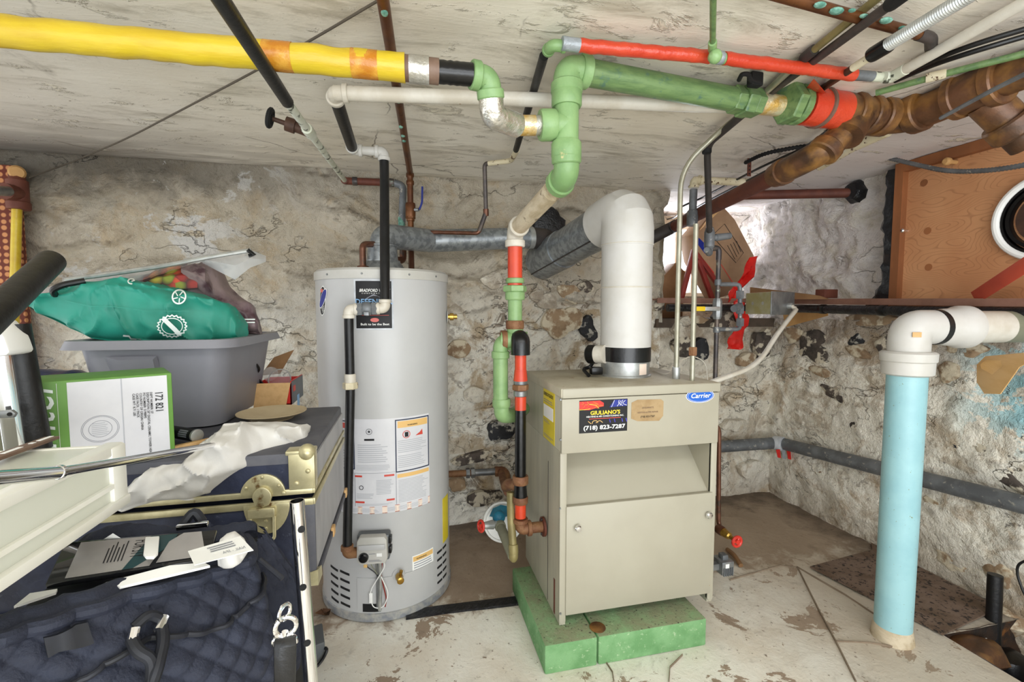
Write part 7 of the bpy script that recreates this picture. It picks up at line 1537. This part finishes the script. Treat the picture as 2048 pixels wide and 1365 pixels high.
for a, b in (((1362, 600), (1388, 500)), ((1390, 505), (1440, 575)), ((1396, 520), (1425, 600)), ((1335, 602), (1470, 602))):
    p, q = PY(*a, 2.42), PY(*b, 2.44); MB().obox((p+q)/2, (q-p)/2, Vector((0, .012, 0)), (q-p).normalized().cross(Vector((0, 1, 0)))*.012).build('angle_bar', 'red_frame', fcx, bevel=.001)
tag(MB().prism([Vector((PY(1318, 605, 2.6).x, 2.6, AZ)), PY(1322, 560, 2.6), PY(1352, 525, 2.6), PY(1372, 545, 2.6), Vector((PY(1366, 605, 2.6).x, 2.6, AZ))], (0, .1, 0)).build('brown_sack', 'card_dark', None, bevel=.006), 'brown slumped sack in the lower left of the window recess', 'sack')
tag(MB().prism([PY(1500, 575, 2.22), PX(1640, 592, 2.03), PX(1660, 599, 2.02), PY(1500, 599, 2.22)], (.05, .05, .004)).build('cardboard_sheet', 'card_dark', None), 'bent brown cardboard sheet lying on the ledge rail beside the red ribbon', 'cardboard')
tag(MB().prism([PX(1565, 622, 2.12), PX(1655, 624, 2.12), PX(1655, 632, 2.12), PX(1570, 655, 2.12)], (.004, 0, 0)).build('cardboard_piece', 'card_brown', None), 'brown cardboard piece hanging below the taped pipe behind the conduit', 'cardboard')
# ================================================================== FLOOR ON THE RIGHT
mp_ = [(1620, 1136), (1745, 1102), (1800, 1080), (2000, 1218), (1886, 1272)]
pz = [PZ(x, y, .004) for x, y in mp_]; pz = [Vector((min(p.x, RX-.02), p.y, p.z)) for p in pz]
tag(MB().prism(pz, (0, 0, .006)).build('steel_plate', 'plate_rust', None), 'rusty steel plate lying on the floor behind the blue pipe', 'plate')
rk1 = PZ(1950, 1310, -.06); mb = MB(); rings = []
for s_, h_ in ((.5, -.05), (1, 0), (.8, .035), (.3, .05)): rings.append([rk1+Vector((.10*s_*cos(2*pi*k/12)*(1+.3*nz((k, 1, 3), .9)), .075*s_*sin(2*pi*k/12)*(1+.3*nz((k, 4, 3), .9)), h_)) for k in range(12)])
tag(mb.loft(rings).build('rock', 'rust', None, sharp=45), 'orange brown rock at the edge of the floor pit', 'rock')
rk2 = PZ(2012, 1240, -.04); rings = []
for s_, h_ in ((.5, -.05), (1, 0), (.8, .035), (.3, .05)): rings.append([rk2+Vector((.06*s_*cos(2*pi*k/12)*(1+.3*nz((k, 1, 7), .9)), .08*s_*sin(2*pi*k/12)*(1+.3*nz((k, 4, 7), .9)), h_)) for k in range(12)])
tag(MB().loft(rings).build('rock', 'stone_brown', None, sharp=45), 'yellowish rock in the pit below the stone wall', 'rock')
sp = thing('sump_pump', 'black sump pump with red and white bits in the floor pit', 'pump', tuple(PZ(2040, 1300, -.3)))
c = PZ(2062, 1300, -.12); c.x = min(c.x, 2.08)
MB().lathe((c.x, c.y, -.3), (0, 0, 1), [(0, .07), (.02, .075), (.15, .075), (.19, .06), (.2, .02)], 24).build('housing', 'black_plastic', sp); MB().tube([(c.x-.02, c.y+.02, -.15), (c.x, c.y+.04, .16)], .022, 14).build('discharge_tube', 'black_rubber', sp)
MB().obox((c.x-.075, c.y-.01, -.13), (.012, 0, 0), (0, .014, 0), (0, 0, .03)).build('red_float', 'red', sp, bevel=.004); MB().ball((c.x-.075, c.y+.02, -.06), .014, 10).build('white_clip', 'white', sp)
cable('loose_cable', 'thin black cord looping down the stone wall at right edge into pit', [PX(2075, 1110, 2.1), PX(2035, 1130, 2.1), PX(2034, 1150, 2.1), PX(2050, 1195, 2.1), PX(2085, 1240, 2.08)], .004, 'black_rubber', 'cable')
